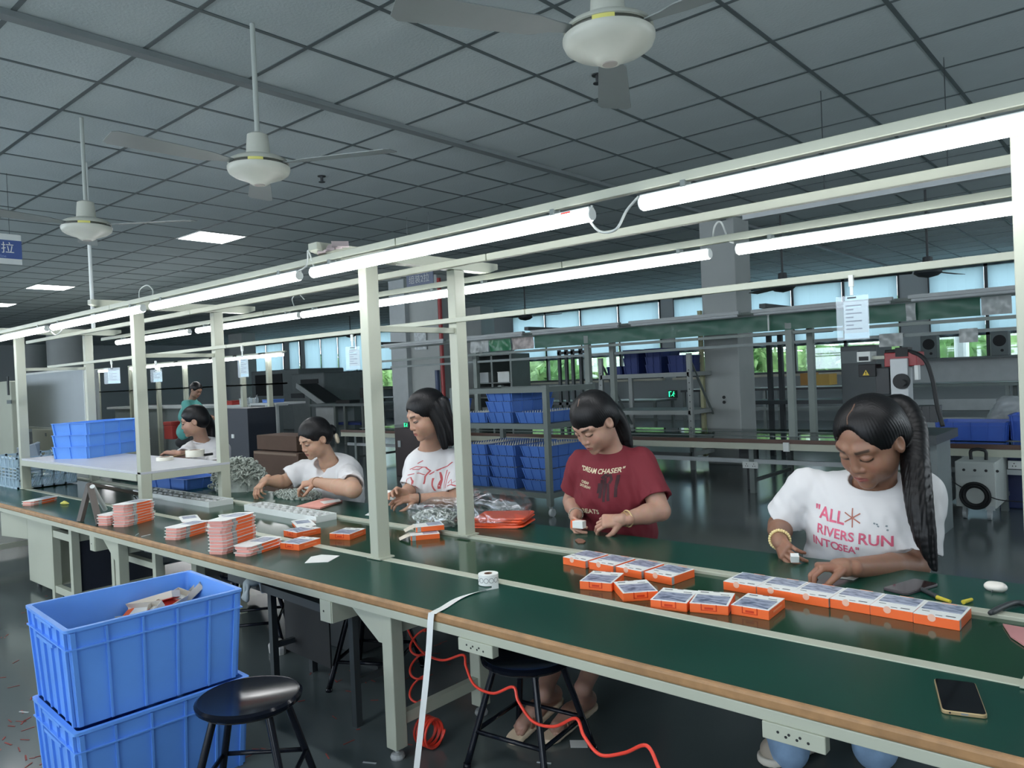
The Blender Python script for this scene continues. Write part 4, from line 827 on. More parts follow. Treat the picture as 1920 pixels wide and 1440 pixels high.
# ---------------- E: far left, white polo, seen in profile behind the crates
hd = py(364, 790, 2.86); nk = py(378, 828, 2.95); pel = Vector((py(385, 900, 3).x, 3.05, .36)); s1, s2 = py(360, 842, 2.88), py(402, 850, 3.02)
SE = dict(label='person with black hair in a white polo behind the raised shelf', pelvis=pel, head=hd, f=(-.55, -.80, -.22), up=(0, 0, 1), neck=nk, sh=(s1, s2),
    arms=[dict(pts=(s1, py(345, 856, 2.74), py(328, 850, 2.62)), dir=(-.3, -.2, .05), palm=(0, .1, -1), ts=-1, sleeve=.9, rs=(.06, .07), r=(.045, .04, .024)),
          dict(pts=(s2, py(408, 880, 2.90), py(380, 880, 2.75)), dir=(-.5, -.3, 0), palm=(0, .1, -1), ts=1, sleeve=.85, rs=(.062, .074), r=(.045, .04, .024))],
    tone=(.46, .27, .19), cloth=TEEW, pants=PANTB, bulk=1.05, chest=.16, ease=.02, hair='tail', haircut=.034, tail=[[py(385, 785, 3.0), py(392, 800, 3.05), py(396, 830, 3.05)], [.05, .045, .03]], legs=legs_for(pel), h=.008, hh=.0035, hd=.004, sh_h=.0075, hair_h=.005, seed=31, neckhole=(.065, .06, .05))
tE = build_person(SE)
g = SDF(*bounds([nk], .12), .005); 
MB().tube([V3(nk)+V3((.062*math.cos(a), .055*math.sin(a)-.01, -.012-.012*math.sin(a))) for a in np.linspace(0, 2*math.pi, 20, endpoint=False)], .011, 8, closed=True).build('collar', TEEW, tE, smooth=True)
# ---------------- F: teal tee at the far bench, seen from behind
hd = py(368, 731, 5.7); nk = py(361, 748, 5.7); pel = Vector((py(350, 830, 5.75).x, 5.75, .36)); s1, s2 = py(348, 757, 5.55), py(367, 757, 5.88)
SF = dict(label='person in a teal tee bent over the far-left bench', pelvis=pel, head=hd, f=(.75, .2, -.5), up=(0, 0, 1), neck=nk, sh=(s1, s2), arms=[dict(pts=(s1, s1+Vector((.2, -.05, -.2)), s1+Vector((.42, 0, -.2))), dir=(1, 0, 0), palm=(0, 0, -1), ts=-1, rs=(.06, .07)), dict(pts=(s2, s2+Vector((.2, .05, -.2)), s2+Vector((.42, 0, -.2))), dir=(1, 0, 0), palm=(0, 0, -1), ts=1, rs=(.06, .07))],
    tone=(.35, .2, .14), cloth=mat('teal_cotton', (.10, .36, .33), .8), pants=PANTB, bulk=1.2, hs=.95, hair='bun', legs=[[(pel.x, 5.7, .36), (pel.x+.4, 5.7, .40), (pel.x+.4, 5.7, .08)], [(pel.x, 5.85, .36), (pel.x+.4, 5.9, .40), (pel.x+.4, 5.9, .08)]], h=.012, hh=.005, hd=.006, sh_h=.011, hair_h=.007, seed=41)
tF = build_person(SF)
# ---------------- black round stools
def make_stool(name, label, z=.30, r=.15, spread=.21, group='black round metal stools'):
    t = thing(name, label, 'stool', (0, 0, 0), group=group)
    MB().lathe([(0, z-.022), (r-.008, z-.022), (r, z-.016), (r+.002, z-.006), (r-.006, z), (r-.012, z-.002), (0, z-.003)], (0, 0, 0), 40).build('seat', mat('seat_lacquer', (.006, .008, .014), .14, spec=.12), t, smooth='auto')
    ft = []
    for k in range(4):
        a = math.pi/4+k*math.pi/2; ft.append(Vector((math.cos(a), math.sin(a), 0)))
        MB().tube(bez([ft[k]*(r*.70)+Vector((0, 0, z-.02)), ft[k]*(r*.80)+Vector((0, 0, z-.06)), ft[k]*spread+Vector((0, 0, .012))], 6), .0105, 10).cyl(ft[k]*spread+Vector((0, 0, .014)), ft[k]*(spread+.002), .0125, n=10).build('leg', BLACK, t, smooth=True)
    for k in range(4):
        u = .33; p = ft[k]*(spread*(1-u)+r*.8*u)+Vector((0, 0, z*u)); q = ft[(k+1) % 4]*(spread*(1-u)+r*.8*u)+Vector((0, 0, z*u)); MB().cyl(p, q, .007, n=8).build('stretcher', BLACK, t, smooth=True)
    MB().lathe([(r-.03, z-.026), (r-.03, z-.022), (r-.012, z-.022), (r-.012, z-.026)], (0, 0, 0), 32).build('rim_ring', BLACKM, t); return t
p = pz(467, 1302, .33); stool = make_stool('stool', 'black round stool in the foreground beside the blue crates', .33, .143, .20); stool.location = (p.x, p.y, 0); WL[stool.name] = Vector((0, 0, 0)); stool.rotation_euler = (0, 0, .75)
p = pz(975, 1230, .31)
for x, y, rz, lab in ((-1.535, 1.775, .12, 'black round stool under the bench edge in front of the sandalled feet'), (-2.44, 1.9, .5, 'black stool under the bench left of the near leg'), (SB['pelvis'][0], 3.0, .3, 'black stool the person in maroon sits on'), (SA['pelvis'][0], 3.0, .6, 'black stool the person with the ponytail sits on'), (SC['pelvis'][0], 3.0, .2, 'black stool the person with the bob sits on'), (SD['pelvis'][0], 3.0, .2, 'black stool the person reaching over the trays sits on'), (SE['pelvis'][0], 3.1, .2, 'black stool behind the raised shelf'), (-5.75, 1.25, .3, 'black stool at the left edge of the photo by the cream cabinet'), (-3.3, 1.86, .9, 'black stool deep under the bench behind the blue crates')):
    dup(stool, (x, y, 0), rz, lab, None)
# ================================================================ things on the bench
def picture_mat():
    m = bpy.data.materials.new('printed_picture'); m.use_nodes = True; N = m.node_tree.nodes; L = m.node_tree.links; b = N['Principled BSDF']; b.inputs['Roughness'].default_value = .3
    tc = N.new('ShaderNodeTexCoord'); mp = N.new('ShaderNodeMapping'); L.new(tc.outputs['Object'], mp.inputs[0]); mp.inputs[3].default_value = (28, 70, 1)
    n = N.new('ShaderNodeTexNoise'); n.inputs['Scale'].default_value = 1; n.inputs['Detail'].default_value = 3; L.new(mp.outputs[0], n.inputs[0])
    r = N.new('ShaderNodeValToRGB'); e = r.color_ramp.elements; e[0].position = .40; e[0].color = (.10, .13, .20, 1); e[1].position = .56; e[1].color = (.40, .44, .55, 1); x = e.new(.47); x.color = (.26, .30, .42, 1)
    L.new(n.outputs[0], r.inputs[0]); L.new(r.outputs[0], b.inputs['Base Color']); return m
PIC = picture_mat(); CLASP = mat('clasp_orange', (.62, .045, .01), .4); MARK = mat('print_grey', (.10, .11, .12), .5); SEAL = mat('clear_seal', (.85, .50, .38), .3)
BW, BD, BH = .106, .128, .027
def make_box(kind, label):
    t = thing('product_box', label, 'box', (0, 0, 0), group='orange and white retail boxes'); w, d, h = BW/2, BD/2, BH
    MB().box(-w, w, -d, d, 0, h-.0015).build('carton', ORANGE, t, .0012)
    MB().box(-w, w, -d, d, h-.0014, h).build('lid_print', WHITE, t, .0006)
    m = MB(); y0, y1 = (-d+.006, d-.042) if kind == 'clasp' else (-d*.18, d-.006)
    m.box(-w+.006, w-.006, y0, y1, h+.0001, h+.0006); m.build('picture', PIC, t)
    m = MB()
    if kind == 'clasp': m.box(-w+.01, -w+.034, d-.018, d-.012, h+.0001, h+.0006); m.box(w-.036, w-.012, d-.030, d-.026, h+.0001, h+.0006); m.box(-.008, .01, d-.006, d-.002, h+.0001, h+.0006)
    else: m.box(w-.034, w-.012, -d+.014, -d+.020, h+.0001, h+.0006); m.box(-w+.012, -w+.03, -d+.034, -d+.037, h+.0001, h+.0006); m.box(-.004, .012, -d+.010, -d+.013, h+.0001, h+.0006)
    m.build('printed_marks', MARK, t)['kind'] = 'stuff'
    if kind == 'clasp':
        m = MB(); z0, z1 = h*.30, h*.98
        for a, b_, c_, e_ in ((-.022, .022, z0, z0+.002), (-.022, -.019, z0, z1), (.019, .022, z0, z1), (-.012, .012, z0+.004, z0+.010)): m.box(a, b_, -d-.0006, -d+.0002, c_, e_)
        m.build('clasp', CLASP, t); MB().box(w-.0002, w+.0006, -d*.5, d*.6, h*.45, h*.62).build('embossed_line', mat('pale_orange', (.95, .30, .14), .4), t)
    else:
        MB().box(-.018, .018, d, d+.010, h-.006, h-.002).build('hang_tab', ORANGE, t); m = MB(); m.cyl((-.01, -d-.0007, h*.80), (-.01, -d+.0001, h*.80), .0095, n=20); m.build('round_seal', SEAL, t)
        MB().box(w-.0002, w+.0006, -d+.002, -d+.014, .002, h-.002).build('barcode_strip', GREYC, t)
    return t
bxc = make_box('clasp', 'orange box alone near the near post, clasp facing the camera'); bxr = make_box('row', 'orange box at the left end of the short row')
def quad_pos(q, z):
    P = [pz(x, y, z) for x, y in q]; c = sum(P, Vector())/len(P); v = P[1]-P[0]; return c.x, c.y, math.atan2(v.y, v.x)
first = True
CL = [([(1086, 1084), (1147, 1089), (1167, 1069), (1114, 1066)], 'orange box with clasp, leftmost of the loose line of five'), ([(1153, 1086), (1169, 1106), (1226, 1102), (1215, 1083)], 'orange box turned askew, second of the loose line of five'), ([(1220, 1118), (1289, 1125), (1307, 1103), (1243, 1097)], 'orange box with clasp, third of the loose line of five'),
      ([(1290, 1125), (1362, 1131), (1380, 1107), (1312, 1101)], 'orange box with clasp, fourth of the loose line of five'), ([(1368, 1132), (1438, 1143), (1474, 1113), (1404, 1103)], 'orange box with clasp, rightmost of the loose line of five'),
      ([(619, 998), (665, 1000), (683, 986), (640, 984)], 'orange box standing alone just left of the near post'), ([(523, 1018), (567, 1022), (607, 1007), (555, 1005)], 'orange box at the front of the carton stacks, beside the white slip'), ([(530, 990), (575, 998), (601, 985), (560, 981)], 'orange box behind the front one, with an open cream flap')]
for i, (q, lab) in enumerate(CL):
    x, y, a = quad_pos(q, T+BH)
    if i == 1: a = math.atan2((pz(1226, 1102, T)-pz(1169, 1106, T)).y, (pz(1226, 1102, T)-pz(1169, 1106, T)).x)
    z = T-.008 if y > NS+.01 and y < FS else T
    if i == 0: bxc.location = (x, y, z); bxc.rotation_euler = (0, 0, a); bxc['label'] = lab
    else: dup(bxc, (x, y, z), a, lab)
def row(p0, p1, n, names, jit=.004):
    global bxr
    A, B = pz(*p0, T+BH-.008), pz(*p1, T+BH-.008); v = (B-A); st = v/n; a = math.atan2(v.y, v.x); nn = Vector((-math.sin(a), math.cos(a), 0))
    for i in range(n):
        p = A+st*(i+.5)+nn*(BD/2+random.uniform(-jit, jit)); loc = (p.x, p.y, T-.008); yield loc, a, names[i]
k = 0
for p0, p1, n, nm in (((1054, 1043), (1262, 1083), 4, ['leftmost', 'second', 'third', 'right-hand']), ((1356, 1089), (1799, 1163), 6, ['leftmost', 'second', 'third', 'fourth', 'fifth', 'right-hand'])):
    for loc, a, w_ in row(p0, p1, n, nm):
        lab = 'orange box with hanging tab, %s of the %s row' % (w_, 'row of four; short' if n == 4 else 'long six-box')
        lab = lab.replace('row of four; short row', 'four-box row in front of the maroon tee')
        if k == 0: bxr.location = loc; bxr.rotation_euler = (0, 0, a); bxr['label'] = lab
        else: dup(bxr, loc, a+random.uniform(-.02, .02), lab)
        k += 1
# folded cartons: nested trays stacked on each other
def carton_mesh(L, W, Hh, mt_top=WHITE, pink=.24):
    """segments along y: pink end, grey stripe, orange panel, pink end; white rim on top"""
    t = thing('folded_carton', '-', 'carton', (0, 0, 0)); segs = [(0, pink, PINK, 'flap', .92), (pink, pink+.11, GREYC, 'barcode_stripe', 1.0), (pink+.11, .84, ORANGE, 'printed_panel', 1.0), (.84, 1, PINK, 'flap', .94)]
    for a, b_, m_, nm, ww in segs:
        y0, y1 = -L/2+L*a, -L/2+L*b_; w = W/2*ww; ch = .012 if nm == 'flap' else 0
        poly = [(-w, y0+ch), (-w+ch, y0), (w-ch, y0), (w, y0+ch), (w, y1), (-w, y1)] if a == 0 else ([(-w, y0), (w, y0), (w, y1-ch), (w-ch, y1), (-w+ch, y1), (-w, y1-ch)] if nm == 'flap' else [(-w, y0), (w, y0), (w, y1), (-w, y1)])
        MB().prism(poly, 0, Hh-.0015).build(nm, m_, t)
    w = W/2*1.04; l = L/2*1.03; o = MB().prism([(-w, -l+.012), (-w+.014, -l), (w-.014, -l), (w, -l+.012), (w, l-.012), (w-.012, l), (-w+.012, l), (-w, l-.012)], Hh-.0015, Hh).build('top_sheet', WHITE, t)
    MB().box(-w*.7, w*.75, -l*.1, l*.75, Hh+.0001, Hh+.0005).build('picture', PIC, t); return t
cproto = carton_mesh(.205, .088, .0125); first = True
def stack(pos, ang, n, what, tilt=0, jit=.006, fan=0, group='folded orange cartons in stacks', zoff=0, s=1):
    global first
    z = T+zoff; dirv = Vector((-math.sin(ang), math.cos(ang), 0))
    for i in range(n):
        o = cproto if first else dup(cproto, (0, 0, 0)); first = False; p = Vector((pos[0], pos[1], z))+dirv*(fan*i+random.uniform(-jit, jit))+Vector((random.uniform(-jit, jit)*.6, 0, 0))
        o.location = p; o.rotation_euler = (tilt*i/max(1, n), random.uniform(-.02, .02), ang+random.uniform(-.05, .05)); o.scale = (s, s, s); o['group'] = group
        where = 'topmost' if i == n-1 else ('bottom' if i == 0 else ['', 'second', 'third', 'fourth', 'fifth', 'sixth', 'seventh', 'eighth', 'ninth', 'tenth'][i]+' from the bottom'); o['label'] = 'salmon-edged folded carton, %s %s' % (where, what); z += .0132*s
def st_at(a, b_, L=.205):
    """stack whose visible lower long edge runs from pixel a to pixel b"""
    A, B = pz(*a, T), pz(*b_, T); v = (B-A).normalized(); ang = math.atan2(-v.x, v.y); n = Vector((v.y, -v.x, 0)); c = A+v*L/2-n*.044; return (c.x, c.y), ang
for (a, b_, n, what, tl, s_) in (((205, 986), (262, 972), 4, 'in the leftmost stack', .0, 1), ((240, 988), (325, 963), 8, 'in the tall leaning stack on the left', .04, 1.05), ((335, 1013), (395, 995), 4, 'in the low stack before the tall one', .03, 1), ((424, 1040), (500, 1012), 10, 'in the tallest stack at the bench edge', .02, 1.05), ((470, 1044), (545, 1018), 3, 'in the fanned stack at the front', .02, 1), ((62, 948), (118, 936), 2, 'in the pair alone at the far left', 0, 1)):
    p, ang = st_at(a, b_); stack(p, ang, n, what, -tl, s=s_)
for (q, lab, z0) in (([(318, 970), (345, 975), (392, 962), (365, 958)], 'flat orange carton lying behind the leaning stack', 0), ([(395, 965), (430, 972), (462, 962), (430, 955)], 'flat orange carton with cream flap behind the tallest stack', 0), ([(540, 975), (575, 982), (601, 975), (560, 967)], 'orange carton with open cream flap beside the white tray', 0)):
    x, y, a = quad_pos(q, T+.02); z = T-.008 if y > NS+.01 else T; dup(cproto, (x, y, z), a+1.2, lab, 'loose folded cartons'); 
# cartons with open flaps by the near post
CREAMC = mat('cream_card_inside', (.66, .60, .50), .6)
def open_carton(x, y, z, a, lab, w=.125, d=.085, h=.022):
    t = thing('open_carton', lab, 'carton', (x, y, z), a, 'part-open cartons by the near post'); w0 = WL[t.name]; WL[t.name] = Vector((0, 0, 0))
    MB().box(-w/2, w/2, -d/2, d/2, 0, h-.001).build('carton', ORANGE, t, .001); MB().box(-w/2, w/2, -d/2, d/2, h-.001, h).build('lid_print', WHITE, t); MB().box(-w*.05, w*.45, -d*.3, d*.42, h+.0002, h+.0006).build('picture', PIC, t)
    MB().box(-w/2+.006, -w/2+.022, -d/2-.0006, -d/2, 0, h).build('barcode_strip', GREYC, t); m = MB(); m.box(-w/2-.001, -w/2, -d/2, d/2, .002, h)
    m.add([(-w/2, -d/2+.004, h), (-w/2-.045, -d/2+.012, .004), (-w/2-.045, d/2-.012, .004), (-w/2, d/2-.004, h)], [(0, 1, 2, 3)]); m.build('flap', CREAMC, t); MB().box(-.015, .015, d/2, d/2+.008, h-.005, h-.002).build('hang_tab', ORANGE, t); WL[t.name] = w0; return t
P = pz(790, 1008, T); open_carton(P.x-.015, P.y+.03, T-.008, .95, 'lower carton of two by the near post, white flap open'); open_carton(P.x-.045, P.y+.085, T+.016, 1.0, 'upper carton of two by the near post, lying on the other')
# white trays of parts
def tray(p0, p1, wd, lab, n=12):
    A, B = pz(*p0, T-.008), pz(*p1, T-.008); v = (B-A); L = v.length; a = math.atan2(v.y, v.x); c = (A+B)/2+Vector((-math.sin(a), math.cos(a), 0))*wd/2
    t = thing('parts_tray', lab, 'tray', (c.x, c.y, T-.008), a, 'white foam trays'); WL[t.name] = Vector((0, 0, 0)); h = .032
    m = MB(); m.box(-L/2, L/2, -wd/2, wd/2, 0, h*.7); m.box(-L/2, L/2, -wd/2, -wd/2+.006, h*.7, h); m.box(-L/2, L/2, wd/2-.006, wd/2, h*.7, h); m.box(-L/2, -L/2+.006, -wd/2+.006, wd/2-.006, h*.7, h); m.box(L/2-.006, L/2, -wd/2+.006, wd/2-.006, h*.7, h); m.build('tray_body', WHITEP, t)
    pod = None
    for i in range(n):
        for j in (-1, 1):
            x = -L/2+L*(i+.5)/n; y = j*wd*.22
            if pod is None:
                mb = MB(); mb.prism([(-.018, -.014), (.018, -.014), (.018, .014), (-.018, .014)], 0, .010, [(-.012, -.009), (.012, -.009), (.012, .009), (-.012, .009)]); pod = mb.mesh('pod', mat('grey_pod', (.50, .52, .51), .4))
            o = bpy.data.objects.new('pod', pod); COL.objects.link(o); o.parent = t; o.location = (x, y, h*.7+.004); o.rotation_euler = (0, 0, random.uniform(-.3, .3))
            if L > .8: o.scale = (1.5, 1, 1)
    return t
tray((250, 928), (392, 952), .15, 'white foam tray of small parts behind the second post', 14); tray((458, 957), (593, 981), .12, 'white foam tray of small parts before the reaching person', 11)
# heaps of pale earpieces
HEAP = mat('pale_grey_parts', (.36, .40, .36), .5, 0, .3, 20)
def heap(c, rx, ry, rz, n, lab, name='parts_heap', s=.012, mt=HEAP):
    mb = MB(); mb.lathe([(1, 0), (.93, .3), (.7, .65), (.35, .92), (.01, 1)], (0, 0, 0), 18)
    for i in range(len(mb.v)): v = mb.v[i]; mb.v[i] = Vector((c[0]+v.x*rx*.88, c[1]+v.y*ry*.88, c[2]+v.z*rz*.82))
    for _ in range(n):
        t_ = random.uniform(0, 6.28); r = math.sqrt(random.random()); z = math.sqrt(max(0, 1-r*r)); p = Vector((c[0]+rx*r*math.cos(t_), c[1]+ry*r*math.sin(t_), c[2]+rz*z*random.uniform(.85, 1.02)+s*.4))
        q = Quaternion((random.gauss(0, 1), random.gauss(0, 1), random.gauss(0, 1), random.gauss(0, 1))).normalized().to_matrix(); R = s*random.uniform(.7, 1.2)
        arc = [p+q@Vector((R*math.cos(a), R*math.sin(a), 0)) for a in np.linspace(0, 3.6, 6)]; mb.tube(arc, [R*.16, R*.3, R*.34, R*.34, R*.3, R*.16], 5)
    return solo(mb, name, mt, lab, 'heap', kind='stuff')
P = pz(552, 932, T); heap((P.x, P.y+.02, T), .22, .10, .028, 420, 'low heap of pale grey earpieces in front of the reaching person')
P = py(446, 935, 2.60); heap((P.x, 2.62, T), .22, .17, .20, 700, 'big rounded heap of pale grey earpieces right of the far post', s=.016)
def film_heap(c, rx, ry, rz, lab, mt, seed=1, name='plastic_bag'):
    g = SDF((c[0]-rx*1.4, c[1]-ry*1.4, c[2]-.02), (c[0]+rx*1.4, c[1]+ry*1.4, c[2]+rz*1.6), .006); g.ell((c[0], c[1], c[2]+rz*.35), (rx, ry, rz*.75), None, 0); g.waves(.012, 45, seed, 9, band=.05); g.waves(.004, 130, seed+3, 8, band=.05); g.cut((c[0], c[1], c[2]+.002), (0, 0, -1), 1)
    v, q = g.nets(); t = thing(name, lab, 'bag', c); np_mesh('crumpled_film', [v], [q], mt, t); return t
BAGM = glass('bag_film', (.95, .96, .96), .84, .22)
P = pz(800, 985, T); heap((P.x+.01, P.y+.06, T), .13, .10, .05, 160, 'pale earpieces inside the clear bag between the bob and the post', s=.014); film_heap((P.x+.01, P.y+.06, T), .17, .13, .10, 'clear plastic bag of pale parts left of the rear post', BAGM, 3)
P = pz(930, 985, T); film_heap((P.x-.05, P.y+.03, T+.025), .20, .14, .13, 'clear crumpled plastic bag on the orange pouches right of the rear post', BAGM, 9)
# orange pouches
pp = None; P = pz(925, 988, T); 
for i in range(6):
    if pp is None:
        m = MB(); w, d = .125, .10; pts = []
        for cx, cy, a0 in ((w-.02, d-.02, 0), (-w+.02, d-.02, 90), (-w+.02, -d+.02, 180), (w-.02, -d+.02, 270)):
            for k in range(5): a = math.radians(a0+22.5*k); pts.append((cx+.02*math.cos(a), cy+.02*math.sin(a)))
        m.prism(pts, 0, .0065, [(x*.97, y*.97) for x, y in pts]); pp = m.build('orange_pouch', mat('orange_plastic', (.80, .09, .02), .3), None, .001); o = pp
    else: o = pp.copy(); COL.objects.link(o)
    o.location = (P.x-.01+random.uniform(-.012, .012), P.y+.075+random.uniform(-.008, .008), T+.0072*i); o.rotation_euler = (0, random.uniform(-.02, .02), .32+random.uniform(-.12, .12))
    tag(o, 'flat orange plastic pouch, %s in the pile by the rear post' % ('topmost' if i == 5 else ['bottom one', 'second up', 'third up', 'fourth up', 'fifth up'][i]), 'pouch', 'orange plastic pouches')
# roll of labels and its strip
P = pz(916, 1100, T); r = .033; P = Vector((P.x-.02, P.y+.022, T)); t = thing('label_roll', 'roll of round white labels standing on the near metal strip', 'roll', P)
m = MB(); m.lathe([(.013, .002), (r, .002), (r, .036), (.013, .036), (.013, .002)], P, 40); m.build('label_coil', WHITE, t, smooth='auto')
MB().lathe([(.0115, .002), (.0132, .002), (.0132, .0365), (.0115, .0365), (.0115, .002)], P, 30).build('cardboard_core', mat('brown_core', (.20, .10, .06), .6), t)
for k in range(12):
    a = k*2*math.pi/12; m = MB(); vs = []; R0 = r+.0004
    for w_ in (.0085, .0065):
        for q in range(14): b_ = q*2*math.pi/14; vs.append(P+Vector((R0*math.cos(a+w_*math.cos(b_)/R0), R0*math.sin(a+w_*math.cos(b_)/R0), .019+w_*math.sin(b_))))
    m.add(vs, [(q, (q+1) % 14, 14+(q+1) % 14, 14+q) for q in range(14)]+[]); m.build('round_label', mat('label_ring_grey', (.30, .31, .31), .5), t)
E1 = pz(935, 1103, T); path = [E1+Vector((0, 0, .004)), pz(900, 1110, T)+Vector((0, 0, .003)), pz(862, 1122, T)+Vector((0, 0, .002)), pz(832, 1140, T)+Vector((0, 0, .002))]
edge = pz(812, 1152, T); edge = Vector((edge.x, NE-.004, T+.004)); dropx = edge.x
path += [edge, edge+Vector((-.004, -.008, -.012)), py(803, 1230, NE-.014), py(793, 1330, NE-.016), py(782, 1430, NE-.016), py(771, 1520, NE-.018), Vector((py(771, 1520, NE).x-.01, NE-.04, .004)), Vector((py(771, 1520, NE).x-.03, NE-.20, .004))]
C_ = bez(path, 8); m = MB(); vs = []
for i, p in enumerate(C_):
    u = i/len(C_); side = Vector((0, 0, 1)) if i < 4 else (Vector((.55, .65, 0)) if i < 16 else Vector((1, 0, 0))); 
    if 4 <= i < 30: f_ = min(1, (i-4)/22); side = Vector((.35, .9, .15)).lerp(Vector((1, 0, 0)), f_)
    side.normalize(); vs += [p+side*.0125, p-side*.0125]
m.add(vs, [(2*i, 2*i+1, 2*i+3, 2*i+2) for i in range(len(C_)-1)]); solo(m, 'label_strip', WHITE, 'long white label backing strip hanging over the bench edge to the floor', 'strip')
# phones, case, ear plugs, slips
def phone(q, zz, lab, body, scr, flat=True, hh=.008):
    x, y, a = quad_pos(q, T+hh); z = T if y < NS else T; w = .0375; l = .0795; t = thing('phone', lab, 'phone', (x, y, z), a); WL[t.name] = Vector((0, 0, 0)); pts = []
    for cx, cy, a0 in ((w-.008, l-.008, 0), (-w+.008, l-.008, 90), (-w+.008, -l+.008, 180), (w-.008, -l+.008, 270)):
        for k in range(5): b_ = math.radians(a0+22.5*k); pts.append((cx+.008*math.cos(b_), cy+.008*math.sin(b_)))
    MB().prism(pts, .0005, hh).build('body', body, t, .0012); MB().prism([(p[0]*.95, p[1]*.975) for p in pts], hh, hh+.0008).build('screen', scr, t)
    if flat:
        m = MB(); m.box(-.006, .006, -l-.0004, -l+.0005, .003, .006); m.build('charging_port', mat('port_grey', (.35, .38, .42), .3, .5), t); MB().cyl((-.024, -l-.0004, .0045), (-.024, -l+.001, .0045), .0018, n=10).build('audio_jack', BLACKM, t)
    return t
phone([(1757, 1335), (1837, 1345), (1839, 1277), (1762, 1268)], 0, 'black phone with a gold rim lying at the right end of the near worktop', mat('gold_rim', (.62, .45, .25), .3, .6), mat('black_screen', (.004, .004, .006), .06))
t = phone([(1660, 1102), (1728, 1118), (1750, 1090), (1692, 1084)], 0, 'dark phone lying on the bench by the ponytailed person', mat('dark_rim', (.08, .07, .08), .4), mat('brown_screen', (.03, .018, .018), .08), False)
P = pz(1867, 1108, T); g = SDF(P-Vector((.05, .05, .01)), P+Vector((.05, .05, .05)), .0018); g.ell(P+Vector((0, 0, .0125)), (.029, .024, .0125), None, 0); g.cap(P+Vector((-.012, 0, .0125)), P+Vector((.012, 0, .0125)), .0125, .0125, .01); v, q = g.nets(); t = thing('earphone_case', 'small rounded white earphone case near the right post', 'case', P); np_mesh('shell', [v], [q], mat('ivory_gloss', (.78, .74, .68), .2), t)
P = pz(1862, 1110, T); MB().cyl(P+Vector((0, -.004, .006)), P+Vector((0, -.0245+.0, .006))+Vector((0, 0, 0)), .0012, n=8).build('lid_mark', MARK, t)
for a, b_, lab in (((1757, 1120), (1782, 1128), 'yellow foam ear plug behind the long row of boxes'), ((1806, 1129), (1822, 1124), 'yellow foam ear plug left of the white case')):
    A, B = pz(*a, T+.006), pz(*b_, T+.006); solo(MB().cyl(A, B, .006, .0045, n=14), 'ear_plug', mat('yellow_foam', (.62, .52, .05), .8), lab, 'ear plug', smooth='auto')
m = MB(); m.tube(bez([pz(1728, 1105, T+.006), pz(1745, 1113, T+.006), pz(1757, 1119, T+.006)], 5), .007, 8); solo(m, 'looped_cable', DARK, 'short black cord between the dark phone and the ear plug', 'cord', smooth=True)
m = MB(); m.tube(bez([pz(1856, 1150, T+.008), pz(1880, 1138, T+.012), pz(1905, 1130, T+.010), pz(1930, 1134, T+.006)], 6), [.006]+[.0075]*17+[.006], 8); solo(m, 'looped_cable', DARK, 'bent black cord end lying across the far strip at the right edge', 'cord', smooth=True)
def slip(q, lab, z=T+.0008, mt=WHITE, name='paper_slip', cat='paper', th=.0006):
    P = [pz(x, y, z) for x, y in q]; m = MB(); n = len(P); m.add([p for p in P]+[p+Vector((0, 0, th)) for p in P], [tuple(range(n))[::-1], tuple(range(n, 2*n))]+[(i, (i+1) % n, n+(i+1) % n, n+i) for i in range(n)]); return solo(m, name, mt, lab, cat)
slip([(571, 1056), (615, 1054), (637, 1042), (603, 1040), (583, 1044)], 'blank white card slip on the near worktop left of the near post'); slip([(684, 966), (705, 968), (705, 961), (695, 959)], 'white card corner beside the near post on the far worktop')
slip([(1078, 1014), (1084, 1011), (1092, 1012), (1098, 1016), (1094, 1019), (1084, 1019)], 'small brown oval token on the worktop in front of the maroon tee', T+.001, mat('brown_token', (.22, .10, .06), .5), 'token', 'token', .004)
slip([(608, 945), (640, 940), (636, 936), (600, 941)], 'folded orange carton with picture under the elbow of the reaching person', T+.012, WHITE, 'flat_carton', 'carton', .002); slip([(555, 952), (600, 955), (642, 941), (610, 936)], 'flat salmon carton at the elbow of the reaching person', T+.002, PINK, 'flat_carton', 'carton', .009)
slip([(181, 914), (200, 911), (192, 908), (182, 909)], 'small white paper scrap under the raised shelf'); slip([(1880, 1172), (1925, 1180), (1925, 1215), (1895, 1195)], 'pinkish wrapper corner at the right edge of the belt', T-.006, mat('pink_wrapper', (.55, .25, .25), .4), 'wrapper', 'wrapper', .004)
P = pz(121, 945, T+.004); m = MB(); m.tube([P+Vector((-.03, -.01, .003)), P+Vector((0, 0, .008)), P+Vector((.03, .014, .003))], [.006, .013, .004], 8); solo(m, 'yellow_sponge', mat('yellow_piece', (.60, .55, .12), .7), 'small yellow wedge on the worktop beside the far-left cartons', 'scrap')
# white carton held by the person in maroon; white part held at the right
P = py(1086, 983, 2.575); m = MB().cbox(P, (.050, .030, .030), rotm(.1)); t = thing('small_carton', 'small white carton with an orange end held by the person in maroon', 'carton', P); m.build('carton', WHITE, t, .001); MB().cbox(P+Vector((-.027, 0, .0)), (.012, .031, .031), rotm(.1)).build('orange_end', ORANGE, t)
P = py(1490, 1046, 2.53); solo(MB().cbox(P, (.026, .02, .024), rotm(.5, .4)), 'ear_bud', WHITE, 'tiny white part pinched between the hands of the ponytailed person', 'part')
P = py(731, 928, 2.56); solo(MB().cbox(P, (.07, .05, .03), rotm(.3, .3)), 'small_carton', WHITE, 'small white carton held by the person with the bob', 'carton')
P = pz(1505, 1085, T+.003); slip([(1562, 1083), (1600, 1088), (1610, 1083), (1590, 1080)], 'white card showing under the forearm at the right')
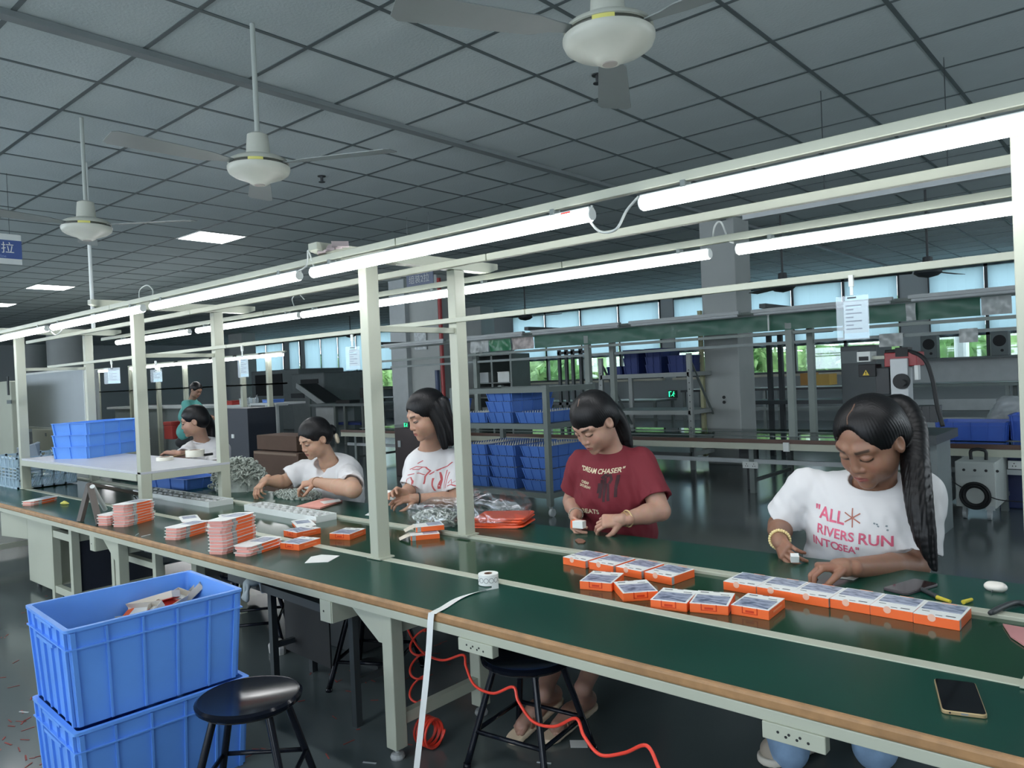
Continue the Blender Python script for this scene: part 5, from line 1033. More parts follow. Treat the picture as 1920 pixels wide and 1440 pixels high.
# dark steel stand with a white roller at the left
A, B, Cc = pz(150, 978, T), pz(187, 984, T), py(168, 908, pz(165, 980, T).y+.05)
t = thing('roller_stand', 'brown steel stand with a white roller at the left of the bench', 'stand', A); RUST = mat('worn_brown_steel', (.11, .095, .085), .6, .2)
MB().bar(A, Cc, .035, .02).build('upright', RUST, t); MB().bar(B, Cc, .03, .02).build('upright', RUST, t); MB().cyl(py(173, 912, Cc.y), pz(197, 955, T+.03), .013, n=16).build('roller', WHITEP, t, smooth='auto'); MB().bar(Cc, py(268, 928, Cc.y+.35), .03, .015).build('arm', RUST, t)
solo(MB().cyl(py(250, 925, 2.15), py(268, 940, 2.0), .004), 'needle', STEEL, 'thin metal rod near the second post base', 'rod')
for i, (a, b_) in enumerate((((254, 1004), (260, 1000)), ((265, 1006), (282, 1002)))): solo(MB().cyl(pz(*a, T+.003), pz(*b_, T+.003), .0018, n=6), 'metal_pin', mat('bright_steel', (.6, .62, .63), .3, .8), ['short bright pin near the bench edge', 'longer bright pin near the bench edge'][i], 'pin')
# raised shelf between the left posts, with small blue crates
t = thing('raised_shelf', 'cream raised shelf board carried between the left posts', 'shelf', (-5.4, 2.08, .70)); MB().box(-6.40, -4.365, NS-.03, FS+.03, .728, .742).build('board', mat('shelf_board', (.50, .52, .56), .35), t, .002); m = MB()
m.box(-6.40, -4.365, NS-.034, NS-.028, .692, .730); MB().box(-6.40, -4.42, NS-.034, NS-.004, .690, .728).build('front_rail', CREAM, t); MB().box(-6.40, -4.42, FS+.004, FS+.03, .69, .728).build('rear_rail', CREAM, t); MB().box(-4.38, -4.362, NS+.03, FS-.03, .69, .728).build('end_rail', CREAM, t)
def tub(name, lab, cat, loc, rz, w, d, h, mt, taper=.93, t_=.006, rim=.012, ribs=3, group=None, hollow=True, sideribs=None, band=True, grip=False):
    t = thing(name, lab, cat, loc, rz, group); w0 = WL[t.name]; WL[t.name] = Vector((0, 0, 0)); W, D = w/2, d/2; m = MB(); r = .012*min(1, h/.1+.3)
    def ring(sx, sy, z):
        pts = []
        for cx, cy, a0 in ((sx-r, sy-r, 0), (-sx+r, sy-r, 90), (-sx+r, -sy+r, 180), (sx-r, -sy+r, 270)):
            for k in range(4): a = math.radians(a0+30*k); pts.append((cx+r*math.cos(a), cy+r*math.sin(a), z))
        return pts
    Rg = [ring(W*taper, D*taper, 0), ring(W, D, h*.97), ring(W+rim, D+rim, h*.97), ring(W+rim, D+rim, h), ring(W-t_, D-t_, h), ring(W*taper-t_, D*taper-t_, t_*1.5)]; vs = [p for g_ in Rg for p in g_]; n = 16; fs = [tuple(range(n))[::-1]]
    for i in range(5): fs += [(i*n+k, i*n+(k+1) % n, (i+1)*n+(k+1) % n, (i+1)*n+k) for k in range(n)]
    fs.append(tuple(range(5*n, 6*n))); m.add(vs, fs); m.build('tub_shell', mt, t, smooth='auto')
    m = MB(); f = lambda z: taper+(1-taper)*z/h
    def vr(x, side, z0, z1, wd=.006, dp=.007):
        s = side; q = []; 
        for z in (z0, z1):
            k = f(z); q += [(x*k-wd/2, s*D*k, z), (x*k+wd/2, s*D*k, z), (x*k+wd/2, s*(D*k+dp), z), (x*k-wd/2, s*(D*k+dp), z)]
        m.add(q, [(0, 1, 2, 3), (7, 6, 5, 4), (0, 4, 5, 1), (1, 5, 6, 2), (2, 6, 7, 3), (3, 7, 4, 0)])
    def hr(y, side, z0, z1, wd=.006, dp=.007):
        s = side; q = []
        for z in (z0, z1):
            k = f(z); q += [(s*W*k, y*k-wd/2, z), (s*W*k, y*k+wd/2, z), (s*(W*k+dp), y*k+wd/2, z), (s*(W*k+dp), y*k-wd/2, z)]
        m.add(q, [(0, 1, 2, 3), (7, 6, 5, 4), (0, 4, 5, 1), (1, 5, 6, 2), (2, 6, 7, 3), (3, 7, 4, 0)])
    for s in (-1, 1):
        for i in range(ribs): vr(-W+2*W*(i+1)/(ribs+1), s, .002, h*.96)
        for xx in (-W+.012, W-.012): vr(xx, s, .002, h*.96, .012)
        for i in range(sideribs if sideribs is not None else max(1, ribs-1)): hr(-D+2*D*(i+1)/((sideribs if sideribs is not None else max(1, ribs-1))+1), s, .002, h*.96)
        for yy in (-D+.012, D-.012): hr(yy, s, .002, h*.96, .012)
    m.build('ribs', mt, t)['kind'] = 'stuff'
    if band:
        zb = h*.80; k = f(zb); m = MB()
        for s in (-1, 1): m.box(-W*k-.008, W*k+.008, s*D*k-(.009 if s < 0 else 0), s*D*k+(.009 if s > 0 else 0), zb-.004, zb); m.box(s*W*k-(.009 if s < 0 else 0), s*W*k+(.009 if s > 0 else 0), -D*k, D*k, zb-.004, zb)
        m.build('rim_flange', mt, t)
    WL[t.name] = w0; return t
ctr = (pz(165, 860, .742)+pz(300, 840, .742))/2; v = pz(300, 840, .742)-pz(165, 860, .742); an = math.atan2(v.y, v.x); cr = None
A, B = pz(165, 860, .742), pz(300, 840, .742); L = min(.62, (B-A).length); vv = (B-A).normalized(); nn = Vector((-vv.y, vv.x, 0)); cc = A+vv*L/2+nn*.15
for i, lab in enumerate(('bottom blue crate of three on the raised shelf', 'middle blue crate of three on the raised shelf', 'top blue crate of three on the raised shelf')):
    loc = (cc.x, cc.y, .742+.083*i)
    if cr is None: cr = tub('small_blue_crate', lab, 'crate', loc, an, L, .30, .085, BLUE, .96, .005, .008, 3, 'three blue crates on the raised shelf', band=False, sideribs=1)
    else: dup(cr, loc, an+random.uniform(-.02, .02), lab)
def roll(P, r, h, ri, mt, lab, name='tape_roll'):
    t = thing(name, lab, 'roll', P); MB().lathe([(ri, 0), (r, 0), (r, h), (ri, h), (ri, 0)], P, 36).build('tape', mt, t, smooth='auto'); MB().lathe([(ri-.003, 0), (ri, 0), (ri, h), (ri-.003, h), (ri-.003, 0)], P, 30).build('core', mat('brown_core', (.20, .10, .06), .6), t); return t
CRW = mat('cream_tape', (.78, .76, .66), .4)
roll(pz(309, 863, .743), .052, .022, .034, CRW, 'flat cream tape roll on the raised shelf, left one'); roll(pz(366, 856, .743), .060, .045, .036, CRW, 'taller white tape roll at the right end of the raised shelf')
solo(MB().cyl(pz(325, 856, .75), pz(352, 852, .75), .006), 'cutter', mat('cutter_brown', (.2, .12, .05), .5), 'small brown tool between the tape rolls on the shelf', 'tool'); solo(MB().cyl(pz(384, 853, .752), pz(398, 851, .752), .009), 'marker_pen', BLACKM, 'black marker at the right end of the raised shelf', 'pen')
P = (pz(255, 914, T)+pz(378, 900, T))/2; tub('blue_bin', 'long shallow blue bin standing on the far worktop under the raised shelf', 'crate', (-5.35, 2.50, T), .06, .60, .26, .075, BLUE2, .94, ribs=2, band=False)
P = py(312, 898, 2.42); t = thing('white_box', 'small white box lying on the blue bin under the raised shelf', 'box', (P.x, 2.44, .59)); MB().box(P.x-.10, P.x+.10, 2.36, 2.50, .592, .655).build('box_body', WHITEP, t, .002); MB().box(P.x-.102, P.x+.102, 2.358, 2.502, .643, .657).build('lid', WHITE, t, .002)
# power strip pieces and dark keyboard-like rail on the far worktop at the left
A = pz(110, 912, T+.02); t = thing('power_strip', 'dark metal tray with a white socket behind the left posts', 'tray', (-6.1, 2.5, T)); MB().box(-6.35, -5.72, 2.42, 2.62, T, T+.035).build('tray_body', DARK, t, .004); MB().box(-6.18, -6.10, 2.416, 2.45, T+.02, T+.05).build('socket_block', WHITEP, t); MB().box(-6.34, -5.74, 2.44, 2.6, T+.036, T+.044).build('grey_film', LGREY, t)
# pale blue perforated basket at the far left
BASK = mat('pale_blue_plastic', (.38, .52, .62), .5); P = pz(30, 925, T); t = thing('perforated_basket', 'pale blue perforated plastic basket at the far left of the bench', 'basket', (-6.78, 2.0, T)); bw, bd, bh = .27, .40, .24; bx, by = -6.72, 2.0
def lattice(o, u, wd, h, nm):
    m = MB(); n = Vector(u).cross(Vector((0, 0, 1))); th = .004
    def pc(a0, a1, z0, z1):
        q = [Vector(o)+Vector(u)*a0+Vector((0, 0, z0)), Vector(o)+Vector(u)*a1+Vector((0, 0, z0)), Vector(o)+Vector(u)*a1+Vector((0, 0, z1)), Vector(o)+Vector(u)*a0+Vector((0, 0, z1))]
        m.add(q+[p+n*th for p in q], [(0, 1, 2, 3), (7, 6, 5, 4), (0, 4, 5, 1), (1, 5, 6, 2), (2, 6, 7, 3), (3, 7, 4, 0)])
    k = max(2, round(wd/.085)); 
    for i in range(k+1): a = wd*i/k; pc(max(0, a-.008), min(wd, a+.008), 0, h)
    for z in (0, .075, .10, .125, .15, h-.02): pc(0, wd, z, z+(.014 if z in (0, h-.02) else .007))
    for i in range(k):
        for (z0, z1) in ((.014, .075), (.157, h-.02)):
            for s in range(5):
                a0 = wd*i/k+.012+s*(wd/k-.024)/5; a1 = a0+(wd/k-.024)/5*1.0; q0 = Vector(o)+Vector(u)*a0+Vector((0, 0, z0)); q1 = Vector(o)+Vector(u)*min(a1+.02, wd*(i+1)/k-.006)+Vector((0, 0, z1)); m.bar(q0+n*.002, q1+n*.002, .004, .005)
    return m.build(nm, BASK, t)
lattice((bx-bw, by-bd/2, T), (1, 0, 0), 2*bw, bh, 'side_panel'); lattice((bx+bw, by-bd/2, T), (0, 1, 0), bd, bh, 'end_panel'); lattice((bx-bw, by+bd/2, T), (1, 0, 0), 2*bw, bh, 'side_panel'); lattice((bx-bw, by-bd/2, T), (0, 1, 0), bd, bh, 'end_panel'); MB().box(bx-bw, bx+bw, by-bd/2, by+bd/2, T, T+.006).build('base', BASK, t)
m = MB()
for k in range(5): m.cbox((bx+.06-.05*k, by-.05+.02*k, T+.20), (.02, .12, .22), rotm(.3*k-.4, .2, .25))
solo(m, 'film_packets', mat('silver_film', (.42, .48, .54), .3, .3), 'crumpled pale film packets sticking out of the basket', 'packet')
# ================================================================ under and before the bench
c4 = [pz(x, y, .555) for x, y in ((50, 1137), (125, 1188), (450, 1100), (350, 1068))]
ctr = (c4[0]+c4[1]+c4[2]+c4[3])/4; vx = (c4[1]-c4[0]); an = math.atan2(vx.y, vx.x)
tote = tub('blue_crate', 'upper big blue crate in the foreground holding carton scraps', 'crate', (ctr.x, ctr.y, .278), an, .385, .490, .277, BLUE, .93, .006, .008, 4, 'two big stacked blue crates', sideribs=4)
for s in (-1, 1):
    m = MB(); w0 = WL[tote.name]; WL[tote.name] = Vector((0, 0, 0)); y = s*.243
    m.box(-.08, .08, y-(.010 if s < 0 else 0), y+(.010 if s > 0 else 0), .205, .215); m.box(-.08, .08, y-(.012 if s < 0 else 0), y+(.012 if s > 0 else 0), .262, .270); m.build('handle_ledge', BLUE, tote); WL[tote.name] = w0
low = dup(tote, (ctr.x+.012, ctr.y+.004, 0), an+.01, 'lower big blue crate standing on the floor under the other')
# scraps of carton in the crate
def scrap(c, rot, lab, col=ORANGE):
    t = thing('carton_scrap', lab, 'carton', c, 0, 'carton scraps in the blue crate'); w0 = WL[t.name]; WL[t.name] = Vector((0, 0, 0)); m = MB(); m.box(-.028, .028, -.075, .075, 0, .0015); m.build('card_face', WHITE, t); m = MB()
    for s in (-1, 1): m.box(s*.028-.0008, s*.028+.0008, -.075, .075, 0, .022)
    m.box(-.028, .028, .0742, .0758, 0, .022); m.build('folded_sides', CREAMC, t); MB().box(-.027, .027, -.075, .072 if col is SALM else .0, -.0016, -.0001).build('orange_print', col, t); MB().box(-.0275, .0275, -.074, .040 if col is SALM else -.05, .0016, .0022).build('printed_face', col, t); MB().box(-.0275, .0275, .042, .050, .0016, .0024).build('barcode_stripe', GREYC, t); WL[t.name] = w0; t.rotation_euler = rot
SALM = mat('red_print', (.75, .09, .06), .45)
m = MB(); a_ = tote.rotation_euler.z
P = Vector((ctr.x, ctr.y, .30)); solo(MB().cbox((ctr.x, ctr.y, .400), (.33, .43, .012), rotm(an)), 'cardboard_layer', mat('brown_cardboard', (.28, .22, .17), .8), 'layer of card lying inside the upper blue crate', 'cardboard')
A = pz(353, 1110, .50); scrap((A.x, A.y, .47), (.75, .1, -.6), 'upright cream carton scrap leaning in the blue crate'); A = pz(265, 1140, .49); scrap((A.x, A.y, .472), (.15, .5, -1.1), 'white-ended carton scrap nearest the crate rim')
A = pz(290, 1128, .49); scrap((A.x, A.y, .485), (.25, -.25, -.9), 'red-printed carton scrap in the middle of the crate', SALM); A = pz(318, 1122, .50); scrap((A.x, A.y, .480), (.1, .3, .5), 'crossed red-printed carton scrap in the crate', SALM); A = pz(300, 1133, .47); scrap((A.x, A.y, .45), (.1, .1, -1.5), 'flat salmon carton scrap at the bottom of the pile', SALM)
# red coiled air hose
HOSE = mat('red_hose', (.80, .06, .035), .3)
def Pp(x, y, Y): return py(x, y, Y)
pts = [Pp(760, 1170, 1.85), Pp(775, 1200, 1.80), Pp(796, 1225, 1.72), Pp(830, 1238, 1.66), Pp(868, 1228, 1.62), Pp(874, 1250, 1.60), Pp(890, 1285, 1.58), Pp(925, 1300, 1.56), Pp(962, 1288, 1.55), Pp(972, 1315, 1.54), Pp(1000, 1353, 1.52), Pp(1040, 1362, 1.50), Pp(1080, 1347, 1.47), Pp(1095, 1380, 1.44), Pp(1125, 1415, 1.42), Pp(1170, 1412, 1.40), Pp(1212, 1398, 1.37), Pp(1235, 1440, 1.34), Pp(1250, 1475, 1.3)]
solo(MB().tube(bez(pts, 8), .0042, 10), 'air_hose', HOSE, 'stretched red coiled air hose running across under the bench', 'hose', smooth=True)
m = MB(); X0 = Pp(785, 1180, 1.80); X1 = Pp(783, 1355, 1.80); cp = []
for i in range(110):
    u = i/109; a = u*2*math.pi*4.0; c = X0.lerp(X1, u); cp.append(c+Vector((.030*math.cos(a), .030*math.sin(a), .012*math.sin(a))))
m.tube(cp, .0042, 8); solo(m, 'hanging_air_hose', HOSE, 'loose hanging coils of red air hose behind the near bench leg', 'hose', smooth=True)
P = pz(805, 1372, .05); m = MB(); cp = []
for i in range(140): a = i/139*2*math.pi*6; cp.append(P+Vector((-.028+.056*i/139, .0, 0))+Vector((.012*math.sin(a*.5), .042*math.cos(a), .044*math.sin(a))))
m.tube(cp, .0042, 8); solo(m, 'coiled_air_hose', HOSE, 'bundle of red hose coils lying on the floor behind the strip', 'hose', smooth=True)
# dark low trestle under the bench with gloves
t = thing('dark_trestle', 'dark steel trestle bench under the front edge right of the blue crates', 'bench', (-2.4, 1.6, 0)); A, B = pz(440, 1078, .405), pz(655, 1150, .405); d = (B-A).normalized(); n = Vector((-d.y, d.x, 0)); m = MB()
m.bar(A+n*.03, B+n*.03, .12, .03); m.build('top_rail', DSTEEL, t); MB().bar(A+n*.20-Vector((0, 0, 0)), B+n*.20, .04, .03).build('rear_rail', DSTEEL, t)
for u in (.30, .97):
    for o_ in (.03, .20): p = A.lerp(B, u)+n*o_; MB().bar((p.x, p.y, 0), (p.x, p.y, .39), .025).build('leg', DSTEEL, t)
    p = A.lerp(B, u); MB().bar((p+n*.03)-Vector((0, 0, .25)), (p+n*.20)-Vector((0, 0, .25)), .02).build('stretcher', DSTEEL, t)
p0 = A.lerp(B, .42)+n*.12; MB().cbox((p0.x, p0.y, .24), (.006, .34, .28), rotm(math.atan2(d.y, d.x)-math.pi/2)).build('backing_panel', BLACKM, t)
m = MB(); hx = [A.lerp(B, .0+.30*i/60)+n*.01+Vector((0, .008*math.cos(i*1.5), .028+.008*math.sin(i*1.5))) for i in range(61)]; m.tube(hx, .003, 6); solo(m, 'coiled_cable', BLACKM, 'thin coiled black cable along the dark trestle', 'cable', smooth=True)
GL = mat('grey_glove', (.34, .39, .40), .7); P = pz(475, 1093, .42); g = SDF(P-Vector((.09, .07, .10)), P+Vector((.09, .07, .05)), .0035); g.ell(P+Vector((.0, 0, .005)), (.04, .028, .018), None, .01)
for dx, dy, L in ((-.030, -.015, .055), (-.018, -.02, .060), (.0, -.025, .055), (.010, -.025, .058), (.035, .01, .03)): g.cap(P+Vector((dx, dy, 0)), P+Vector((dx*1.15, dy*1.5, -L)), .0085, .0085, .006)
g.waves(.003, 120, 5, 6); v, q = g.nets(); t = thing('work_glove', 'grey work glove draped over the dark trestle', 'glove', P); np_mesh('glove_shell', [v], [q], GL, t)
# cream cabinet carcass and framed trolley at the far left under the bench
t = thing('cream_cabinet', 'cream sheet-metal cabinet under the left end of the bench', 'cabinet', (-5.3, 1.75, 0)); X = pz(115, 1118, .03); MB().box(-5.45, -4.95, 1.56, 2.0, .04, T-.06).build('cabinet_body', CREAM, t, .004)
MB().prism([(-5.75, 1.50), (-5.45, 1.56), (-5.45, 2.0), (-5.75, 2.0)], .30, T-.06).build('sloping_hopper', CREAM, t)
for xx in (-5.4, -5.0): MB().cyl((xx, 1.6, 0), (xx, 1.6, .04), .012).build('foot', DARK, t)
t = thing('framed_trolley', 'cream framed trolley with a dark glass side left of the blue crates', 'trolley', (-4.75, 1.75, 0)); x0, x1, y0, y1 = -4.90, -4.60, 1.54, 2.0
for xx in (x0, x1):
    for yy in (y0, y1): MB().box(xx-.02, xx+.02, yy-.02, yy+.02, 0, .46).build('upright', CREAM, t)
for zz in (.08, .40):
    for yy in (y0, y1): MB().box(x0+.02, x1-.02, yy-.015, yy+.015, zz-.02, zz+.02).build('rail', CREAM, t)
    for xx in (x0, x1): MB().box(xx-.015, xx+.015, y0+.02, y1-.02, zz-.02, zz+.02).build('rail', CREAM, t)
MB().box(x1-.004, x1+.004, y0+.02, y1-.02, .10, .38).build('dark_side_panel', mat('dark_film', (.03, .035, .05), .2), t); MB().box(x0+.02, x1-.02, y0+.02, y1-.02, .085, .095).build('base_plate', GREYM, t)
t = thing('steel_shelf_rack', 'cream low rack with grey bags under the bench behind the crates', 'rack', (-3.95, 1.9, 0))
for xx in (-4.25, -3.75):
    for yy in (1.62, 2.05): MB().box(xx-.018, xx+.018, yy-.018, yy+.018, 0, .46).build('upright', CREAM, t)
for zz in (.12, .34): MB().box(-4.232, -3.768, 1.61, 1.64, zz-.015, zz+.015).build('rail', CREAM, t); MB().box(-4.23, -3.77, 1.64, 2.03, zz-.005, zz+.005).build('shelf', GREYM, t)
film_heap((-4.0, 1.82, .345), .17, .12, .10, 'grey plastic bag on the low rack under the bench', mat('grey_film', (.25, .29, .31), .4), 15, 'grey_bag')
P = py(226, 1040, 1.53); solo(MB().cbox(P, (.03, .01, .08), rotm(.1, 0, .4)), 'hanging_tag', mat('pale_tag', (.45, .55, .60), .5), 'pale tag hanging from the bench edge at the left', 'tag')
m = MB(); m.box(-2.62, -2.5, 1.95, 2.0, 0, .02); solo(m, 'floor_block', DARK, 'dark block lying on the floor under the bench', 'block')
t = thing('dark_carton', 'dark box standing on the floor under the bench behind the trestle', 'box', (-2.9, 2.1, 0)); MB().box(-3.15, -2.72, 2.02, 2.3, 0, .32).build('box_body', DARK, t, .004); MB().box(-3.16, -2.71, 2.01, 2.31, .32, .33).build('lid', BLACKM, t)
P = pz(520, 1215, .02); solo(MB().lathe([(0, 0), (.05, 0), (.055, .03), (.03, .06), (0, .065)], (P.x, P.y, 0), 12, sy=.6), 'white_rag', mat('white_rag', (.45, .45, .43), .8), 'crumpled white rag on the floor under the dark trestle', 'rag')
slip([(1068, 1388), (1100, 1388), (1102, 1402), (1070, 1402)], 'white card slip on the floor below the sandalled feet', .001)
# litter on the floor
m = MB(); 
for _ in range(260):
    cx, cy = random.choice(((-3.2, .7), (-2.9, .95), (-2.75, .75), (-4.6, 1.1), (-2.1, 1.25), (-2.4, 2.0), (-3.6, 1.2))); x = cx+random.gauss(0, .22); y = cy+random.gauss(0, .22); a = random.uniform(0, 3.14); L = random.uniform(.006, .022); m.bar((x-L*math.cos(a), y-L*math.sin(a), .001), (x+L*math.cos(a), y+L*math.sin(a), .001), random.uniform(.003, .006), .001)
solo(m, 'floor_litter', mat('dark_red_litter', (.22, .035, .03), .7, 0, .5, 3), 'scattered dark red paper shreds on the floor around the blue crates', 'litter', kind='stuff')
for i, (x, y, lab) in enumerate(((45, 1335, 'thin silver scrap on the floor left of the lower crate'), (1020, 1430, 'thin white sliver on the floor by the stool'), (693, 1430, 'white sliver on the floor left of the bench leg'))): P = pz(x, y, .002); solo(MB().bar(P-Vector((.02, .01, 0)), P+Vector((.02, .01, 0)), .006, .002), 'floor_scrap', LGREY, lab, 'scrap')
# ================================================================ the room behind
Y2 = 6.70      # rear bench front edge
t = thing('assembly_bench', 'second assembly bench across the room with a brown edge and glossy dark top', 'workbench', (-4, 7.2, 0)); X0, X1 = -9.2, 2.5; GLOSS = mat('glossy_dark_green_top', (.012, .045, .038), .05, 0, .1, 2)
MB().box(X0, X1, Y2+.02, Y2+1.17, T-.03, T-.002).build('top', GLOSS, t); MB().box(X0, X1, Y2-.01, Y2+.02, T-.03, T+.004).build('edging', mat('dark_brown_edge', (.085, .04, .025), .4), t); MB().box(X0, X1, Y2-.005, Y2+.03, T-.09, T-.032).build('apron', CREAM, t)
for yy in (Y2+.36, Y2+.83): MB().box(X0, X1, yy-.02, yy+.02, T-.001, T+.003).build('metal_strip', STEEL, t)
zr = .30; MB().box(X0, X1, Y2+.10, Y2+.13, zr-.02, zr+.02).build('cable_rail', LGREY, t)
for xx in (-9, -7, -5.0, -3.0, -1.0, 1.0):
    for yy in (Y2+.12, Y2+1.05): MB().box(xx-.024, xx+.024, yy-.024, yy+.024, 0, T-.03).build('leg', STEEL, t)
    MB().box(xx-.015, xx+.015, Y2+.14, Y2+1.03, .1, .13).build('stretcher', STEEL, t)
for (q, n) in ((1407, 2), (1912, 2)):
    P = py(q, 872, Y2+.09); o = MB().box(P.x-.075, P.x+.075, Y2+.085, Y2+.1, P.z-.03, P.z+.03).build('socket_plate', WHITEP, t); h = MB()
    for s in (-.035, .035):
        for a, b_ in ((0, .012), (-.01, -.008), (.01, -.008)): h.box(P.x+s+a-.003, P.x+s+a+.003, Y2+.0835, Y2+.086, P.z+b_-.005, P.z+b_+.003)
    h.build('socket_hole', BLACKM, o)
P = py(1475, 838, Y2-.01); MB().box(P.x-.025, P.x+.025, Y2-.03, Y2-.006, P.z-.04, P.z+.04).build('latch', WHITEP, t)
# frame over the rear bench with the green film banner
f = thing('lamp_gantry', 'grey steel frame over the rear bench', 'frame', (-4, 7.2, T)); YF = Y2+.36; YB = Y2+.83; POSTM = mat('grey_green_paint', (.22, .26, .24), .5)
for q0, Y in ((1487, YF), (1526, YB), (1108, YF), (898, YB)):
    P = py(q0, 800, Y); top = 1.66 if Y == YF else 1.62; MB().box(P.x-.03, P.x+.03, Y-.03, Y+.03, T+.003, top).build('post', POSTM, f)
P = py(1150, 700, YB); MB().box(P.x-.03, P.x+.03, YB-.03, YB+.03, T+.003, 1.62).build('post', POSTM, f)
def zat(x, y, Y): return py(x, y, Y).z
zt = zat(1000, 640, YF); zb = zat(1000, 655, YF)
ztop, zlow = 1.705, 1.53
ZB0, ZB1 = zat(1840, 592, YF), zat(1840, 557, YF)
MB().box(-9, 2, YF-.02, YF+.02, ZB1+.015, ZB1+.05).build('upper_rail', POSTM, f); MB().box(-9, 2, YF-.015, YF+.015, ZB0-.04, ZB0-.012).build('lower_rail', POSTM, f); MB().box(-9, 2, YB-.02, YB+.02, ZB1+.02, ZB1+.05).build('rear_rail', STEEL, f); MB().box(-9, 2, YB-.015, YB+.015, ZB0-.12, ZB0-.09).build('rear_rail', STEEL, f)
for xx in (-8.4, -5.6, -2.8, 0): MB().box(xx-.03, xx+.03, YF-.35, YB+.35, ZB1+.05, ZB1+.09).build('cross_arm', DSTEEL, f)
OFF = mat('unlit_lamp_housing', (.34, .37, .37), .4)
for i in range(7):
    xa = -8.2+1.32*i; l = thing('unlit_tube_light', 'unlit grey tube light over the rear bench, %s from the left' % ['first', 'second', 'third', 'fourth', 'fifth', 'sixth', 'seventh'][i], 'light', (xa, YF-.3, ZB1), group='unlit tube lights over the rear bench'); MB().box(xa, xa+1.2, YF-.33, YF-.28, ZB1+.015, ZB1+.045).build('housing', OFF, l); MB().cyl((xa+.02, YF-.305, ZB1+.004), (xa+1.18, YF-.305, ZB1+.004), .014, n=10).build('tube', mat('unlit_tube', (.5, .53, .54), .3), l)
# banner with wavy glossy film
def film(name, x0, x1, z0, z1, Y, mt, lab, amp=.006, n=60, wl=14, cat='banner', group=None, seed=0):
    m = MB(); r = np.random.default_rng(seed); ph = r.uniform(0, 6, 4); vs = []; rows = 7
    for j in range(rows):
        for i in range(n+1): u = i/n; v = j/(rows-1); x = x0+(x1-x0)*u; vs.append((x, Y+amp*(math.sin(x*wl*.4+ph[0]+v*2)+.5*math.sin(x*wl+ph[1]+3*v)+.3*math.sin(x*wl*2.3+ph[2]-4*v))*(.4+.6*math.sin(v*3.14)), z0+(z1-z0)*v))
    k = n+1; m.add(vs, [(j*k+i, j*k+i+1, (j+1)*k+i+1, (j+1)*k+i) for j in range(rows-1) for i in range(n)]); return solo(m, name, mt, lab, cat, group, smooth=True)
GF = mat('green_film', (.010, .10, .060), .42, 0, .12, 1.2, coat=.05); GF2 = mat('bright_green_film', (.03, .20, .09), .3, 0, .2, 4); CF = mat('pale_film', (.42, .45, .44), .25, 0, .3, 9); PF = mat('printed_pale_film', (.48, .42, .40), .5, 0, .45, 14)
bx0, bx1 = py(1002, 620, YF-.03).x, py(1838, 560, YF-.03).x
film('green_banner', bx0, bx1, ZB0, ZB1, YF-.035, GF, 'long glossy green film banner between the rails of the rear bench', n=120)
for i, (a, b_, mt, lab) in enumerate(((880, 914, CF, 'pale printed bag clipped left of the green banner, leftmost'), (916, 956, GF2, 'bright green folded sheet clipped left of the banner'), (958, 998, PF, 'printed pinkish bag clipped just left of the green banner'), (1841, 1898, CF, 'clear crumpled bag at the right end of the green banner'), (1699, 1718, CF, 'pale square card on the green banner'))):
    Ya = YF-.06 if i > 3 else YF-.04; film('film_bag', py(a, 600, Ya).x, py(b_, 600, Ya).x, ZB0+.0, ZB1-.005, Ya, mt, lab, .012, 20, 40, 'bag', seed=i+3)
for i, (a, b_, lab) in enumerate(((1650, 1695, 'small clear bag hanging below the banner near the badge'), (1800, 1835, 'small clear bag hanging below the banner at the right'))): film('film_bag', py(a, 640, YB).x, py(b_, 640, YB).x, ZB0-.20, ZB0-.08, YB-.03, CF, lab, .01, 16, 40, 'bag', seed=i+11)
P = py(1440, 588, YF-.07); t = thing('white_hook', 'white ball-topped hook standing before the green banner', 'hook', P); MB().cyl((P.x, P.y, ZB0), P, .008, n=8).build('stem', WHITEP, t); MB().lathe([(0, -.018), (.013, -.013), (.018, 0), (.013, .013), (0, .018)], P, 14).build('ball', WHITE, t, smooth=True)
# long dark counters by the windows
for n, (xa, xb, Y, z, lab) in enumerate(((-19.5, -12.5, 13.6, .75, 'long grey work table below the left windows'), (-10.5, -7.4, 12.6, .62, 'low grey rack table behind the slotted shelves'), (-7.2, -3.9, 13.2, .78, 'dark long table behind the concrete column'), (-3.4, 3.0, 12.6, .80, 'grey counter below the right-hand windows'))):
    t = thing('work_table', lab, 'table', ((xa+xb)/2, Y, 0)); MB().box(xa, xb, Y, Y+.8, z-.04, z).build('top', [GREYM, STEEL, DARK, mat('grey_green_counter', (.16, .20, .19), .5)][n], t)
    k = int((xb-xa)/1.4)
    for i in range(k+1):
        for yy in (Y+.05, Y+.72): xx = xa+.05+(xb-xa-.1)*i/k; MB().box(xx-.025, xx+.025, yy-.025, yy+.025, 0, z-.04).build('leg', STEEL, t)
    MB().box(xa, xb, Y+.03, Y+.07, z-.40, z-.34).build('lower_rail', STEEL, t)
    if n == 3:
        for zz in (.15, .42): MB().box(xa, xb, Y-.02, Y+.02, zz, zz+.16).build('drawer_front', LGREY, t)
        MB().box(xa, xb, Y+.4, Y+.45, z+.02, z+.36).build('back_board', LGREY, t); MB().box(xa, xb, Y+.2, Y+.6, z+.36, z+.39).build('upper_shelf', GREYM, t)
